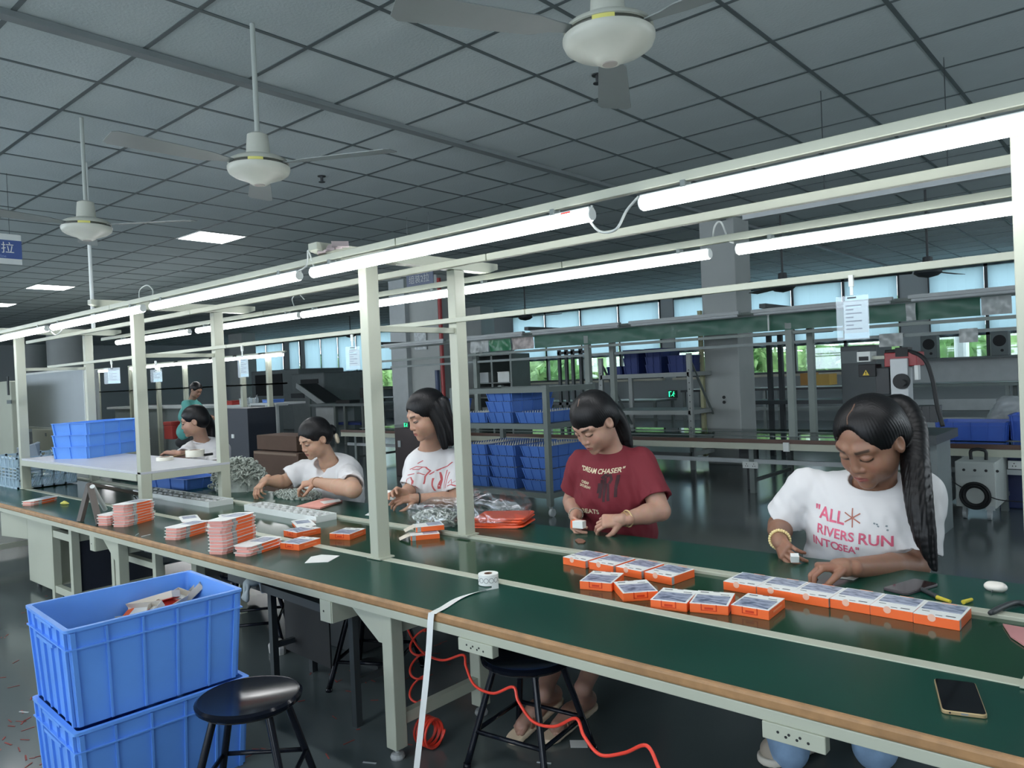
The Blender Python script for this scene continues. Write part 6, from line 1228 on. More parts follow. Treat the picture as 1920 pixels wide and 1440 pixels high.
# speakers
for x, lab in ((1742, 'grey desktop speaker on the counter, left one'), (1875, 'grey desktop speaker on the counter, right one')):
    P = py(x, 672, 12.75); w_ = .11; t = thing('speaker', lab, 'speaker', (P.x, P.y, 1.19), group='desktop speakers on the far counter'); z0 = 1.19; MB().box(P.x-w_, P.x+w_, P.y, P.y+.2, z0, z0+.34).build('cabinet', GREYM, t, .008); MB().lathe([(.0, -.004), (.03, -.01), (.075, -.002), (.082, 0)], (P.x, P.y-.001, z0+.21), 20, Matrix.Rotation(math.pi/2, 3, 'X')).build('woofer', BLACKM, t); MB().cyl((P.x+.03, P.y-.006, z0+.07), (P.x+.03, P.y, z0+.07), .02).build('dial', BLACKM, t)
# trolley with blue trays (left rack) ------------------------------------------------
RACK = mat('rack_grey_green', (.125, .155, .145), .5)
x1, y1 = -3.95, 4.95; x0, yb = -5.05, 5.62
t = thing('tray_trolley', 'grey-green steel trolley with shelves of blue trays', 'trolley', (-4.5, 5.3, 0))
for xx in (x0, x1):
    for yy in (y1, yb): MB().box(xx-.022, xx+.022, yy-.022, yy+.022, .09, 1.105).build('upright', RACK, t)
SH = (.20, .78)
for z in SH+(1.09,):
    for yy in (y1, yb): MB().box(x0+.022, x1-.022, yy-.02, yy+.02, z-.045, z).build('shelf_rail', RACK, t)
    for xx in (x0, x1): MB().box(xx-.02, xx+.02, y1+.022, yb-.022, z-.045, z).build('end_rail', RACK, t)
    if z < 1: MB().box(x0+.02, x1-.02, y1+.02, yb-.02, z-.008, z-.002).build('shelf_plate', RACK, t)
for xx in (x0, x1):
    for yy in (y1, yb): m = MB(); m.cyl((xx-.012, yy+.02, .035), (xx+.012, yy+.02, .035), .035, n=18); m.bar((xx, yy, .09), (xx, yy+.02, .04), .034, .006); m.build('caster', LGREY, t)
TS = None
def bt(x, y, z, lab, w=.30, d=.62, h=.095, rz=0):
    global TS
    if TS is None:
        TS = tub('blue_tray', lab, 'tray', (x, y, z), rz, w, d, h, BLUE2, .90, .005, .006, 2, 'blue part trays on the trolley', band=False, sideribs=3); w0 = WL[TS.name]; WL[TS.name] = Vector((0, 0, 0)); m = MB()
        for i in range(9):
            for j in range(16): xx = -w/2*.85+w*.85*(i+.5)/9; yy = -d/2*.9+d*.9*(j+.5)/16; m.add([(xx-.010, yy, h*.7), (xx+.010, yy, h*.7), (xx, yy+.012, h*1.12)], [(0, 1, 2)]); 
        o = m.build('pointed_parts', mat('grey_parts', (.40, .42, .38), .5), TS); o['kind'] = 'stuff'; WL[TS.name] = w0; o = TS
    else: o = dup(TS, (x, y, z), rz, lab)
    return o
cols = [(-4.83, 'left'), (-4.50, 'middle'), (-4.13, 'right')]
for x, nm in cols:
    for k in range(4): bt(x+random.uniform(-.012, .012)-.004*k, 5.29, SH[0]+.097*k, 'blue tray in the %s lower column of the trolley, %s' % (nm, ['bottom', 'second up', 'third up', 'top'][k]))
for x, nm, n in ((-4.83, 'left', 1), (-4.52, 'middle', 3), (-4.17, 'right', 1)):
    for k in range(n): bt(x, 5.29, SH[1]+.097*k, 'blue tray on the upper trolley shelf, %s column, %s' % (nm, ['bottom', 'second up', 'top'][k]))
# taller blue crate further left behind the bob
P = py(836, 738, 5.6); MB_ = thing('tall_pedestal', 'grey pedestal under the tall blue crate left of the trolley', 'pedestal', (P.x-.1, 5.7, 0)); MB().box(P.x-.25, P.x+.05, 5.5, 5.9, 0, .80).build('pedestal_body', GREYM, MB_); tub('tall_blue_crate', 'tall dark blue crate partly hidden behind the bob-haired person', 'crate', (P.x-.1, 5.7, .80), .1, .34, .45, .17, BLUE2, .88, ribs=1, band=False)
# empty open steel frames standing beyond the trolley
t = thing('open_rack', 'tall empty dark steel rack of thin uprights beyond the trolley', 'rack', (-5.5, 8.5, 0))
for q0 in (1050, 1063, 1075, 1090): P = py(q0, 700, 8.6); MB().box(P.x-.02, P.x+.02, 8.58, 8.62, 0, zat(1060, 656, 8.6)).build('upright', DSTEEL, t)
P, Q = py(1046, 660, 8.6), py(1096, 656, 8.6); MB().box(P.x, Q.x, 8.58, 8.62, P.z-.04, P.z).build('top_rail', DSTEEL, t); MB().box(P.x-.3, Q.x, 8.58, 8.62, .75, .79).build('lower_rail', DSTEEL, t)
t = thing('hanging_cable_frame', 'dark frame posts with cable standing right of the column', 'frame', (-4, 9.8, 0))
for q0 in (1441, 1462): P = py(q0, 640, 9.8); MB().box(P.x-.028, P.x+.028, 9.78, 9.84, 0, zat(1450, 628, 9.8)).build('upright', DSTEEL, t)
P, Q = py(1412, 628, 9.8), py(1560, 620, 9.8); MB().box(P.x, Q.x, 9.78, 9.84, P.z-.03, P.z+.02).build('top_rail', DSTEEL, t); P, Q = py(1420, 750, 9.8), py(1600, 742, 9.8); MB().box(P.x, Q.x, 9.6, 10.1, P.z-.05, P.z).build('shelf', DSTEEL, t)
# slotted angle rack with dark blue crates
YS = 8.1; xl, xr = py(1127, 700, YS).x, py(1293, 700, YS).x; t = thing('slotted_rack', 'slotted-angle steel rack with dark blue crates left of the column', 'rack', ((xl+xr)/2, YS+.3, 0)); zt_ = zat(1293, 662, YS)
for xx in (xl, xr):
    for yy in (YS, YS+.7):
        o = MB().box(xx-.028, xx+.028, yy-.02, yy+.02, 0, zt_).build('upright', mat('slotted_angle_grey', (.30, .33, .32), .5), t); h = MB()
        for i in range(14): h.cyl((xx, yy-.0215, .2+i*.075), (xx, yy-.019, .2+i*.075), .007, n=8)
        if yy == YS: h.build('slot_hole', BLACKM, o)
    MB().bar((xx, YS, zt_-.05), (xx, YS+.7, .45), .03, .01).build('brace', STEEL, t)
zs = [zat(1200, 701, YS), zat(1200, 770, YS), .2]
for z in zs: MB().box(xl, xr, YS-.02, YS+.7, z-.05, z).build('shelf', mat('slotted_angle_grey', (.30, .33, .32), .5), t)
db = None
for a, n, lab in ((1148, 1, 'leftmost single'), (1180, 3, 'left-of-middle'), (1222, 3, 'middle'), (1265, 2, 'right')):
    P = py(a, 690, YS+.05)
    for k in range(n):
        lb = 'dark blue crate on the slotted rack, %s column, %s' % (lab, ['bottom', 'second up', 'top'][k]); loc = (P.x, YS+.33, zs[0]+.10*k)
        if db is None: db = tub('dark_blue_crate', lb, 'crate', loc, 0, .21, .5, .105, BLUE3, .93, ribs=1, group='dark blue crates on the slotted rack', band=False)
        else: dup(db, loc, 0, lb)
# exit signs
EX = emis('exit_green', (.02, .9, .25), 1.2)
for (x, y, Y, lab) in ((762, 797, 6.2, 'green lit exit sign beside the face of the person with the bob'), (1261, 739, 15.95, 'small green lit exit sign beyond the slotted rack')):
    P = py(x, y, Y); s = Y*.0055; t = thing('exit_sign', lab, 'sign', P, group='green exit signs'); MB().box(P.x-s*1.3, P.x+s*1.3, Y, Y+.03, P.z-s, P.z+s).build('sign_box', DARK, t); m = MB()
    m.cyl((P.x+s*.4, Y-.004, P.z+s*.55), (P.x+s*.4, Y-.002, P.z+s*.55), s*.17, n=10); m.bar((P.x+s*.3, Y-.003, P.z+s*.3), (P.x+s*.1, Y-.003, P.z-s*.15), s*.22, .002, (0, 1, 0)); m.bar((P.x+s*.1, Y-.003, P.z-s*.1), (P.x+s*.45, Y-.003, P.z-s*.65), s*.14, .002, (0, 1, 0)); m.bar((P.x+s*.1, Y-.003, P.z-s*.1), (P.x-s*.35, Y-.003, P.z-s*.5), s*.14, .002, (0, 1, 0)); m.bar((P.x+s*.3, Y-.003, P.z+s*.25), (P.x+s*.7, Y-.003, P.z), s*.12, .002, (0, 1, 0)); m.box(P.x-s*1.1, P.x-s*.8, Y-.004, Y-.002, P.z-s*.7, P.z+s*.7); m.box(P.x-s*1.1, P.x-s*.3, Y-.004, Y-.002, P.z+s*.6, P.z+s*.75)
    m.build('running_figure', EX, t); 
t = thing('dark_locker', 'dark brown locker under the exit sign behind the bob-haired person', 'locker', (-6.6, 6.3, 0)); a, b_ = py(742, 860, 6.2), py(800, 860, 6.2); MB().box(a.x, b_.x, 6.2, 6.6, 0, zat(762, 803, 6.2)).build('locker_body', mat('dark_brown_board', (.035, .022, .022), .5), t, .005); P = py(745, 832, 6.2); MB().box(P.x+.02, P.x+.07, 6.19, 6.2, P.z-.04, P.z+.04).build('handle', LGREY, t)
# laser marking machine
YM = 5.6; t = thing('marking_machine', 'grey marking machine with a white column, red head and black hose', 'machine', (py(1690, 760, YM).x, YM, T)); M1 = mat('machine_silver', (.42, .45, .46), .4, .2)
def mb3(x0, y0, x1_, y1_, Y, dp): A = py(x0, y0, Y); B = py(x1_, y1_, Y); return MB().box(min(A.x, B.x), max(A.x, B.x), Y, Y+dp, min(A.z, B.z), max(A.z, B.z))
mb3(1668, 673, 1708, 850, YM, .12).build('column', M1, t, .004); o = mb3(1657, 662, 1720, 686, YM+.03, .2).build('red_head', mat('machine_red', (.33, .03, .035), .4), t, .006); mb3(1678, 652, 1702, 668, YM+.02, .12).build('top_clamp', BLACKM, t); mb3(1606, 660, 1632, 678, YM-.02, .15).build('scan_head', WHITEP, t, .004); mb3(1632, 668, 1658, 673, YM+.02, .04).build('lens_arm', CREAM, t); mb3(1610, 669, 1628, 676, YM-.025, .01).build('dark_window', BLACKM, t)
mb3(1609, 684, 1642, 706, YM, .15).build('lens_box', BLACKM, t, .004); mb3(1640, 690, 1669, 740, YM+.02, .16).build('motor', DARK, t, .006)
P = py(1690, 715, YM-.02); MB().cyl((P.x, YM-.03, P.z), (P.x, YM, P.z), .052, n=28).build('hand_wheel', BLACKM, t); MB().cyl((P.x+.015, YM-.08, P.z-.01), (P.x+.015, YM-.03, P.z-.01), .022, n=16).build('wheel_hub', BLACKM, t)
P = py(1623, 699, YM-.01); m = MB(); m.add([(P.x-.022, YM-.004, P.z-.018), (P.x+.022, YM-.004, P.z-.018), (P.x, YM-.004, P.z+.020)], [(0, 1, 2)]); o = m.build('warning_triangle', mat('warning_yellow', (.70, .50, .03), .5), t); m = MB(); m.box(P.x-.003, P.x+.003, YM-.006, YM-.0045, P.z-.006, P.z+.008); m.box(P.x-.003, P.x+.003, YM-.006, YM-.0045, P.z-.014, P.z-.010); m.build('warning_mark', BLACKM, o)
MB().tube(bez([py(1660, 660, YM+.05), py(1700, 658, YM+.05), py(1732, 672, YM), py(1748, 710, YM), py(1757, 760, YM), py(1768, 800, YM)], 8), .014, 10).build('black_hose', BLACKM, t, smooth=True); mb3(1714, 685, 1722, 712, YM, .06).build('scale_plate', WHITEP, t); m = MB()
MB().box(py(1590, 800, YM).x, py(1765, 800, YM).x, YM-.15, YM+.5, zat(1690, 812, YM)-.06, zat(1690, 812, YM)).build('base_plate', DSTEEL, t); MB().box(py(1600, 800, YM).x, py(1650, 800, YM).x, YM, YM+.4, 0, zat(1690, 812, YM)-.06).build('pedestal', GREYM, t); MB().box(py(1712, 800, YM).x, py(1755, 800, YM).x, YM, YM+.4, 0, zat(1690, 812, YM)-.06).build('pedestal', GREYM, t)
for i in range(3): P = py(1722+i*14, 778, YM+.1); MB().box(P.x-.022, P.x+.022, YM+.1, YM+.25, P.z-.05, P.z+.06).build('control_block', DARK, t)
m_ = thing('grey_enclosure', 'tall grey machine enclosure behind the marking machine', 'machine', (py(1600, 700, 7.9).x, 7.9, 0)); a, b_ = py(1572, 650, 7.9), py(1640, 650, 7.9); MB().box(a.x, b_.x, 7.95, 8.5, 0, a.z).build('enclosure_body', mat('machine_dark_grey', (.07, .085, .09), .5), m_, .01); P = py(1590, 670, 7.94); MB().box(P.x-.06, P.x+.10, 7.93, 7.95, P.z-.06, P.z+.06).build('vent_panel', GREYM, m_)
t = thing('yellow_cabinet', 'small orange-yellow machine on the dark table behind the frame posts', 'machine', (py(1530, 710, 9.9).x, 10.0, .78)); m = mb3(1500, 700, 1520, 722, 9.9, .3); m.build('casing', mat('machine_orange', (.42, .22, .05), .5), t); mb3(1528, 702, 1555, 722, 9.95, .3).build('casing', mat('machine_yellow', (.50, .32, .06), .5), t)
# blue crate on the rear bench, bag behind
P = py(1822, 826, 7.0); tub('blue_crate', 'blue crate standing on the rear bench at the right', 'crate', (P.x, 7.15, T+.003), -.02, .49, .36, .15, mat('mid_blue_plastic', (.03, .10, .45), .4), .95, ribs=3, band=True)
P = py(1922, 826, 7.0); tub('blue_crate', 'second blue crate on the rear bench cut by the right post', 'crate', (P.x+.12, 7.25, T+.003), 0, .45, .36, .20, mat('mid_blue_plastic', (.03, .10, .45), .4), .95, ribs=2, band=True); film_heap((py(1890, 800, 7.35).x, 7.55, T+.003), .18, .12, .30, 'clear plastic bag of parts behind the blue crate on the rear bench', mat('milky_film', (.30, .33, .34), .35), 22)
# white chiller box with coiled cable, under the rear bench
YC = 6.35; a, b_ = py(1791, 900, YC), py(1867, 900, YC); z0, z1_ = .09, zat(1830, 866, YC); t = thing('chiller_unit', 'white wheeled chiller box with a black cable coil, under the rear bench', 'machine', ((a.x+b_.x)/2, YC, 0)); CH = mat('chiller_white', (.46, .50, .48), .5)
MB().box(a.x, b_.x, YC, YC+.5, z0, z1_).build('casing', CH, t, .006); m = MB(); m.box(a.x+.01, b_.x-.01, YC-.012, YC, z1_-.10, z1_-.01); m.build('front_fascia', CH, t); m = MB(); m.tube(bez([(a.x+.08, YC+.15, z1_), (a.x+.08, YC+.15, z1_+.06), (a.x+.11, YC+.15, z1_+.075), (b_.x-.11, YC+.15, z1_+.075), (b_.x-.08, YC+.15, z1_+.06), (b_.x-.08, YC+.15, z1_)], 6), .012, 8); m.build('handle', BLACKM, t, smooth=True)
P = py(1828, 930, YC-.03); m = MB()
for k in range(7): m.tube([(P.x+(.062+.006*k)*math.cos(a_), YC-.02-.006*(k % 3), P.z+(.062+.006*k)*math.sin(a_)) for a_ in np.linspace(0, 2*math.pi, 30, endpoint=False)], .0045, 6, closed=True)
m.tube(bez([(P.x-.07, YC-.02, P.z+.05), (P.x-.13, YC-.02, P.z+.09), (P.x-.16, YC-.02, P.z+.16)], 6), .004, 6); m.tube(bez([(P.x+.09, YC-.02, P.z), (P.x+.16, YC-.02, P.z-.02), (P.x+.3, YC-.04, P.z-.02)], 6), .004, 6); m.build('cable_coil', BLACKM, t)
for i, xx in enumerate((a.x+.05, b_.x-.05)): MB().cyl((xx-.012, YC+.04, .04), (xx+.012, YC+.04, .04), .04, n=16).bar((xx, YC+.04, .09), (xx, YC+.04, .05), .03, .02).build('caster', LGREY, t)
m = MB(); 
for i in range(4): m.cyl((a.x+.06+.07*i, YC-.016, z1_-.06), (a.x+.06+.07*i, YC-.012, z1_-.06), .010, n=10)
m.build('knobs', BLACKM, t); mb3(1848, 948, 1866, 958, YC-.004, .004).build('rating_plate', LGREY, t)
a, b_ = py(1742, 900, 6.5), py(1768, 900, 6.5); t = thing('pale_cabinet', 'pale grey cabinet under the rear bench left of the chiller', 'cabinet', ((a.x+b_.x)/2, 6.72, 0)); MB().box(a.x-.14, b_.x, 6.74, 7.2, .05, T-.1).build('cabinet_body', LGREY, t, .004); MB().cyl((b_.x-.05, 6.78, 0), (b_.x-.05, 6.78, .05), .012).cyl((a.x-.05, 6.78, 0), (a.x-.05, 6.78, .05), .012).build('foot', DARK, t)
t = thing('blue_bin', 'dark blue bin under the rear bench at the right edge', 'crate', (py(1900, 900, 7).x, 7, 0)); P = py(1900, 900, 6.95); MB().prism([(P.x-.10, 6.95), (P.x+.2, 6.95), (P.x+.2, 7.4), (P.x-.10, 7.4)], 0, .40).build('bin_body', mat('navy_plastic', (.012, .025, .10), .5), t, .01); MB().box(P.x-.12, P.x+.22, 6.93, 7.42, .39, .41).build('rim', BLUE3, t)
t = thing('black_monitor', 'black monitor lying on the cable rail under the rear bench', 'monitor', (py(1402, 848, 6.95).x, 6.95, 0)); P = py(1402, 848, 7.0); MB().box(P.x-.09, P.x+.09, 7.0, 7.05, P.z-.08, P.z+.08).build('screen_shell', DARK, t, .004); MB().box(P.x-.015, P.x+.015, 7.0, 7.05, .0, P.z-.08).build('stand', DARK, t)
# ---- left side of the room
YW = 4.6; a, b_ = py(44, 750, YW), py(160, 750, YW); za, zb_ = zat(60, 803, YW), zat(60, 700, YW); t = thing('notice_board', 'grey framed board standing behind the left posts', 'board', ((a.x+b_.x)/2, YW, 0)); MB().box(a.x, b_.x, YW, YW+.02, za, zb_).build('board_panel', mat('board_grey', (.45, .50, .53), .5, 0, .05, 2), t); m = MB(); w_ = .025
for (xx0, xx1, zz0, zz1) in ((a.x, b_.x, zb_-w_, zb_+.01), (a.x, b_.x, za-.01, za+w_), (a.x-.01, a.x+w_, za, zb_), (b_.x-w_, b_.x+.01, za, zb_)): MB().box(xx0, xx1, YW-.01, YW+.025, zz0, zz1).build('frame_bar', WHITEP, t)
for xx in (a.x, b_.x): MB().box(xx-.02, xx+.02, YW, YW+.04, 0, za).build('leg', LGREY, t); MB().box(xx-.02, xx+.02, YW-.2, YW+.2, 0, .03).build('foot', LGREY, t)
a, b_ = py(166, 750, 5.0), py(182, 750, 5.0); t = thing('grey_partition', 'narrow grey panel right of the framed board', 'panel', (a.x, 5.0, 0)); MB().box(a.x, b_.x, 5.0, 5.04, 0, zat(170, 694, 5)).build('panel_sheet', LGREY, t); MB().box(a.x-.01, a.x, 4.99, 5.05, 0, zat(170, 694, 5)).build('edge_trim', WHITEP, t)
# cream moulding machine at the far left
t = thing('cream_machine', 'cream metal machine with a glazed door at the left edge', 'machine', (py(40, 800, 4.2).x, 4.0, 0)); a, b_ = py(-90, 750, 3.9), py(20, 750, 3.9); MB().box(a.x, b_.x, 3.9, 4.02, 0, zat(10, 715, 3.9)).build('machine_body', CREAM, t, .02); P = py(14, 720, 3.88); MB().box(P.x-.05, P.x+.02, 3.885, 3.9, P.z-.18, P.z+.12).build('door_window', DARK, t); MB().box(P.x-.10, P.x+.10, 3.885, 3.9, P.z-.32, P.z-.26).build('vent', GREYM, t)
t = thing('cream_machine', 'low cream machine behind the board with a dark stool in front', 'machine', (py(110, 830, 5).x, 5.2, 0)); a, b_ = py(50, 830, 5.0), py(200, 830, 5.0); MB().box(a.x, b_.x, 5.1, 5.7, 0, zat(100, 806, 5.0)).build('machine_body', CREAM, t, .02); P = py(85, 815, 5.09); MB().box(P.x-.03, P.x+.03, 5.09, 5.1, P.z-.03, P.z+.03).build('handle', GREYM, t)
dup(stool, (py(130, 830, 3.5).x, 3.4, 0), .2, 'black stool behind the bench by the blue crates on the shelf')
# far-left bench with lit lamps, glass machine, red crates, speakers
Y3 = 6.0; zl = zat(380, 683, Y3); lp = [(182, 200), (245, 330), (333, 398), (400, 440), (445, 493), (494, 530)]
for i, (q0, q1) in enumerate(lp):
    yy = 697-(q0-182)*.092; y1_ = 697-(q1-182)*.092; A = py(q0, yy, 6.0+i*.0); B = py(q1, y1_, 6.0); l = thing('tube_light', 'small glowing tube light on the far-left bench, %s from the left' % ['first', 'second', 'third', 'fourth', 'fifth', 'sixth'][i], 'light', A, group='glowing tube lights of the far-left bench')
    z = .5*(A.z+B.z); MB().box(A.x, B.x, 5.98, 6.02, z-.018, z+.018).build('tube', TUBE, l); MB().box(A.x, B.x, 5.985, 6.015, z+.018, z+.035).build('housing', WHITEP, l)
f = thing('lamp_gantry', 'cream steel frame over the far-left bench', 'frame', (-9.5, 6, T)); xa, xb = py(185, 700, 6).x, py(536, 700, 6).x; ZL_ = []
for i, (q0, q1) in enumerate(lp): zq = .5*(py(q0, 697-(q0-182)*.092, 6.0).z+py(q1, 697-(q1-182)*.092, 6.0).z); ZL_.append(zq); MB().box(py(q0, 690, 6).x-.1, py(q1, 690, 6).x+.1, 5.985, 6.015, zq+.035, zq+.055).build('rail', CREAM, f); MB().box(xa, xb, 5.985, 6.015, 1.22, 1.24).build('rail', CREAM, f)
for q0 in (183, 245, 252, 296, 347, 455, 504): P = py(q0, 740, 6.03); MB().box(P.x-.03, P.x+.03, 6.0151, 6.08, 0, max(ZL_)+.055).build('post', CREAM, f)
t = thing('packing_bench', 'crowded worktop of the far-left bench', 'workbench', (-9.5, 6.4, 0)); MB().box(py(200, 760, 6.1).x, py(465, 760, 6.1).x, 6.1, 6.8, zat(440, 760, 6.1)-.04, zat(440, 760, 6.1)).build('top', LGREY, t); MB().box(py(468, 760, 6.1).x, py(518, 760, 6.1).x, 6.1, 6.6, zat(500, 756, 6.1)-.03, zat(500, 756, 6.1)).build('side_shelf', LGREY, t)
MB().box(py(210, 760, 6.1).x, py(465, 760, 6.1).x, 6.15, 6.7, 0, zat(440, 760, 6.1)-.04).build('front_panel', GREYM, t); m = MB()
for q0 in (470, 500, 518): P = py(q0, 790, 6.12); MB().box(P.x-.02, P.x+.02, 6.12, 6.16, 0, zat(500, 756, 6.1)-.03).build('leg', LGREY, t)
zt_ = zat(440, 760, 6.1); REDC = mat('dull_red_plastic', (.30, .03, .025), .5)
def clut(x, w_, h_, mt, lab, nm='small_case', z=None, Y=6.2, cat='case'): P = py(x, 750, Y); z = zt_ if z is None else z; t = thing(nm, lab, cat, (P.x, Y+.1, z)); MB().box(P.x-w_/2, P.x+w_/2, Y, Y+.22, z, z+h_*.8).build('case_body', mt, t, .01); MB().box(P.x-w_/2*1.03, P.x+w_/2*1.03, Y-.005, Y+.225, z+h_*.8, z+h_).build('lid', mt, t, .005)
clut(428, .22, .07, REDC, 'dull red case on the far-left bench'); clut(452, .12, .10, LGREY, 'grey case on the far-left bench right of the red one'); clut(410, .10, .05, WHITEP, 'low white case on the far-left bench'); clut(500, .26, .05, BLUE2, 'shallow blue tray on the side shelf of the far-left bench', 'blue_tray', zat(500, 756, 6.1)); clut(312, .30, .30, REDC, 'stack of dull red crates left of the teal person', 'red_crate', zat(312, 822, 6.0), 5.9)
for i, q0 in enumerate((453, 464, 476)): P = py(q0, 750, 6.25); z = zat(500, 756, 6.1); solo(MB().lathe([(0, 0), (.028, 0), (.030, .02), (.030, .08), (.012, .10), (.010, .12), (.014, .125), (0, .13)], (P.x, 6.3, z), 16), 'spray_bottle', CLEAR, ['clear bottle on the far-left bench, left of three', 'clear bottle on the far-left bench, middle of three', 'clear bottle on the far-left bench, right of three'][i], 'bottle', smooth='auto')
t = thing('dark_cabinet', 'dark blue-grey cabinet with a pale label behind the far post', 'cabinet', (py(435, 820, 5.0).x, 5.2, 0)); a, b_ = py(422, 820, 5.0), py(466, 820, 5.0); MB().box(a.x-.12, b_.x, 5.0, 5.4, .25, zat(440, 766, 5.0)).build('cabinet_body', mat('ink_blue_board', (.016, .022, .035), .5), t, .005); MB().box(a.x-.12, b_.x, 5.0, 5.4, 0, .25).build('blue_base', mat('mid_blue_base', (.04, .08, .20), .5), t); P = py(436, 818, 4.99); MB().box(P.x-.03, P.x+.03, 4.99, 5.0, P.z-.025, P.z+.025).build('label', WHITEP, t)
t = thing('brown_cartons', 'pair of brown cardboard cartons stacked behind the reaching person', 'carton', (py(520, 870, 4.6).x, 4.8, 0))
a, b_ = py(476, 870, 4.6), py(560, 870, 4.6); CB = mat('dark_cardboard', (.11, .065, .045), .8); MB().box(a.x, b_.x, 4.6, 5.0, 0, zat(520, 848, 4.6)).build('lower_carton', CB, t, .005); MB().box(a.x, b_.x-.1, 4.65, 5.0, zat(520, 846, 4.6), zat(520, 818, 4.6)).build('upper_carton', CB, t, .005); MB().box(a.x+.02, b_.x-.03, 4.597, 4.6, zat(520, 853, 4.6), zat(520, 849, 4.6)).build('tape', mat('tape_tan', (.22, .15, .10), .5), t)
# big grey machines below the left windows
GM2 = mat('machine_mid_grey', (.15, .175, .18), .5)
def machine(x0, x1_, ytop, Y, dp, lab, feats=()):
    a, b_ = py(x0, 740, Y), py(x1_, 740, Y); t = thing('floor_machine', lab, 'machine', ((a.x+b_.x)/2, Y+dp/2, 0)); MB().box(a.x, b_.x, Y, Y+dp, 0, zat((x0+x1_)/2, ytop, Y)).build('machine_body', GM2, t, .03)
    for (p0, p1, p2, p3, mt, nm) in feats: mb3(p0, p1, p2, p3, Y-.02, .02).build(nm, mt, t, .005)
    return t
machine(472, 560, 694, 11.5, 1.5, 'large grey machine with two dark sloping windows by the left windows', ((478, 704, 500, 742, BLACKM, 'dark_window'), (504, 702, 530, 742, BLACKM, 'dark_window'))); machine(548, 608, 700, 10.6, 1.2, 'grey machine with a dark slot next to the large one', ((563, 712, 596, 719, BLACKM, 'slot'), (545, 738, 570, 746, DARK, 'ledge')))
t = thing('conveyor_chute', 'sloping dark conveyor chute in front of the left windows', 'conveyor', (py(600, 745, 10).x, 10, 0)); A, B = py(575, 722, 10.2), py(632, 762, 9.8); MB().bar(A, B, .5, .06).build('chute', DARK, t); MB().bar(A-Vector((0, .27, 0)), B-Vector((0, .27, 0)), .03, .12).build('side_plate', LGREY, t)
for u in (.1, .9): p = A.lerp(B, u); MB().bar((p.x, p.y, 0), p, .04).build('leg', STEEL, t)
# grey table with carts near the near post
t = thing('trolley_table', 'grey table with small blue-shelved carts left of the near post', 'table', (py(650, 765, 9).x, 9.2, 0)); a, b_ = py(580, 765, 9.0), py(712, 765, 9.0); z = zat(640, 757, 9.0); MB().box(a.x, b_.x, 9.0, 9.8, z-.05, z).build('top', GREYM, t); mb3(592, 762, 628, 820, 9.1, .5).build('side_cabinet', LGREY, t)
for q0 in (628, 646, 680, 704): P = py(q0, 790, 9.02); MB().box(P.x-.03, P.x+.03, 9.02, 9.08, 0, z-.05).build('leg', STEEL, t)
mb3(630, 792, 676, 797, 9.1, .4).build('blue_shelf', BLUE3, t)
m = thing('desk_equipment', 'dark keyboards and a black monitor on the grey table', 'equipment', (py(660, 750, 9.2).x, 9.3, z)); P = py(674, 752, 9.2)
MB().box(P.x-.10, P.x+.10, 9.3, 9.34, z+.10, z+.30).build('monitor', BLACKM, m); MB().box(P.x-.02, P.x+.02, 9.3, 9.34, z, z+.10).build('stand', BLACKM, m); MB().box(P.x-.7, P.x-.25, 9.15, 9.4, z, z+.06).build('keyboard', BLACKM, m)
# cupboard beyond the trolley (with boxes), grey door
a, b_ = py(888, 700, 9.5), py(958, 700, 9.5); t = thing('open_cupboard', 'grey cupboard with open shelves of boxes beyond the trolley', 'cupboard', ((a.x+b_.x)/2, 9.7, 0)); z1_ = zat(920, 665, 9.5)
MB().box(a.x, b_.x, 9.95, 10.0, 0, z1_).build('back_panel', GREYM, t)
for xx in (a.x, (a.x+b_.x)/2, b_.x): MB().box(xx-.02, xx+.02, 9.5, 9.95, 0, z1_).build('side', STEEL, t)
for zz in (.1, .5, .85, 1.1, z1_): MB().box(a.x, b_.x, 9.5, 9.95, zz-.02, zz).build('shelf', STEEL, t)
for i, (xx, zz, mt) in enumerate(((.2, 1.10, LGREY), (.75, 1.10, WHITEP), (.25, .85, DARK), (.7, .85, DARK), (.3, .5, GREYM), (.75, .5, REDC))): x = a.x+(b_.x-a.x)*xx; t2 = thing('shelf_box', 'box in the open cupboard, %s' % ['upper left grey', 'upper right white', 'middle left dark', 'middle right dark', 'lower left grey', 'lower right red'][i], 'box', (x, 9.6, zz)); MB().box(x-.13, x+.13, 9.55, 9.85, zz, zz+.16).build('box_body', mt, t2); MB().box(x-.135, x+.135, 9.545, 9.855, zz+.16, zz+.175).build('lid', mt, t2)
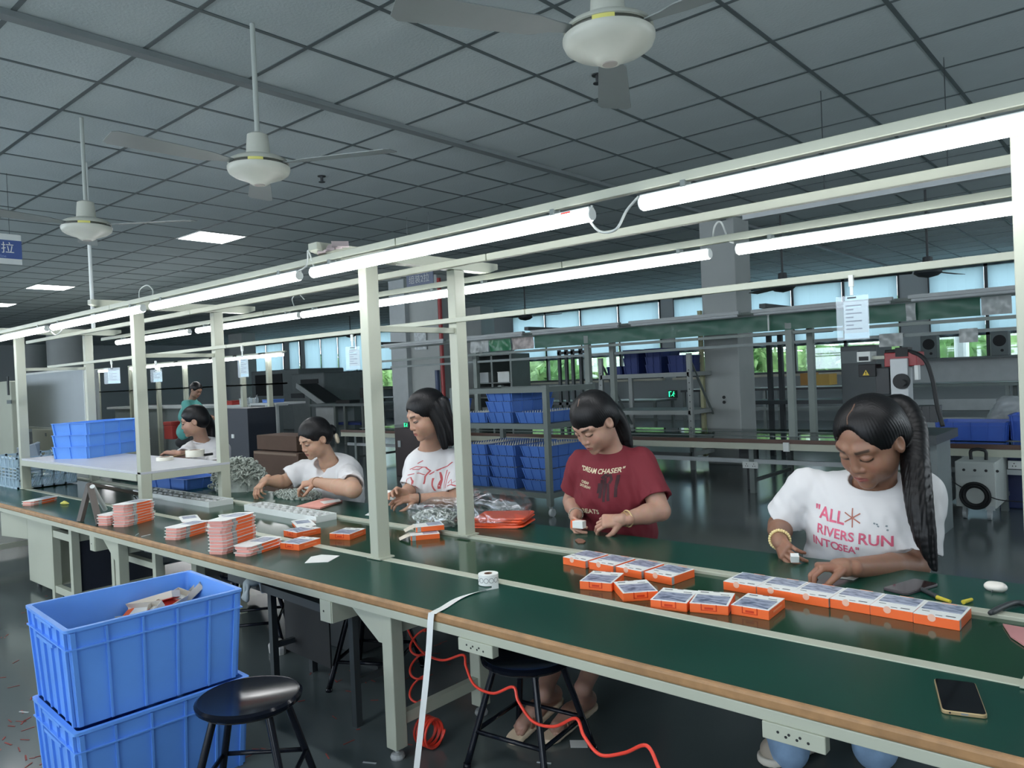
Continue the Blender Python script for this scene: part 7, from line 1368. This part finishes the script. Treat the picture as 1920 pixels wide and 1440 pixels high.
# hanging signs
SB_ = mat('sign_blue', (.06, .11, .32), .5); XS = -7.0; q = lambda x, y: px(x, y, XS); ya, yb_, z0, z1_ = q(-90, 470).y, q(41, 470).y, q(41, 497).z, q(41, 441).z; t = thing('hanging_sign', 'blue hanging line sign with a white border at the left edge', 'sign', (XS, (ya+yb_)/2, z0))
MB().box(XS-.01, XS, ya, yb_, z0, z1_).build('sign_board', WHITEP, t, .004); MB().box(XS+.0002, XS+.001, ya, yb_, z0+.045, z1_-.05).build('blue_field', SB_, t); m = MB(); text_on(m, '拉', .095, (XS+.002, q(14, 466).y, q(14, 466).z), (0, 1, 0), (0, 0, 1)); m.build('lettering', WHITE, t)
m = MB(); text_on(m, 'line', .03, (XS+.002, q(6, 480).y, q(6, 480).z), (0, 1, 0), (0, 0, 1)); m.build('small_lettering', mat('pale_blue_ink', (.3, .4, .7), .5), t); m = MB()
for yy in (ya+.08, yb_-.08): MB().cyl((XS-.005, yy, z1_), (XS-.005, yy, 2.99), .0015, n=6).build('hanging_wire', DSTEEL, t)
P = py(786, 524, 5.6); a, b_ = py(762, 524, 5.6), py(812, 524, 5.6); z0, z1_ = zat(786, 536, 5.6), zat(786, 512, 5.6); t = thing('hanging_sign', 'dim blue hanging sign reading assembly line 2, seen between the posts', 'sign', (P.x, 5.6, z0)); MB().box(a.x, b_.x, 5.6, 5.61, z0, z1_).build('sign_board', mat('dim_sign_blue', (.10, .13, .20), .5), t); m = MB(); text_on(m, '组装2拉', .095, (P.x, 5.595, (z0+z1_)/2), (1, 0, 0), (0, 0, 1)); m.build('lettering', LGREY, t); m = MB()
for xx in (a.x+.04, b_.x-.04): MB().cyl((xx, 5.605, z1_), (xx, 5.605, 2.99), .003, n=6).build('hanging_wire', STEEL, t)
# hung conduits below the ceiling
for i, (a, b_, Y) in enumerate((((1395, 400), (1897, 322), 5.2), ((890, 405), (1300, 340), 9.0))):
    if i: continue
    A, B = py(*a, Y), py(*b_, Y); z = (A.z+B.z)/2; t = thing('hung_trunking', 'pale cable trunking hung from the ceiling behind the lamps at the right', 'trunking', ((A.x+B.x)/2, Y, z)); MB().box(A.x, B.x+2, Y-.03, Y+.03, z-.03, z+.03).build('channel', LGREY, t)
    for u in (.35, .8): x = A.x+(B.x-A.x)*u; MB().cyl((x, Y, z), (x, Y, 2.99), .003, n=6).build('hanger_rod', DSTEEL, t)
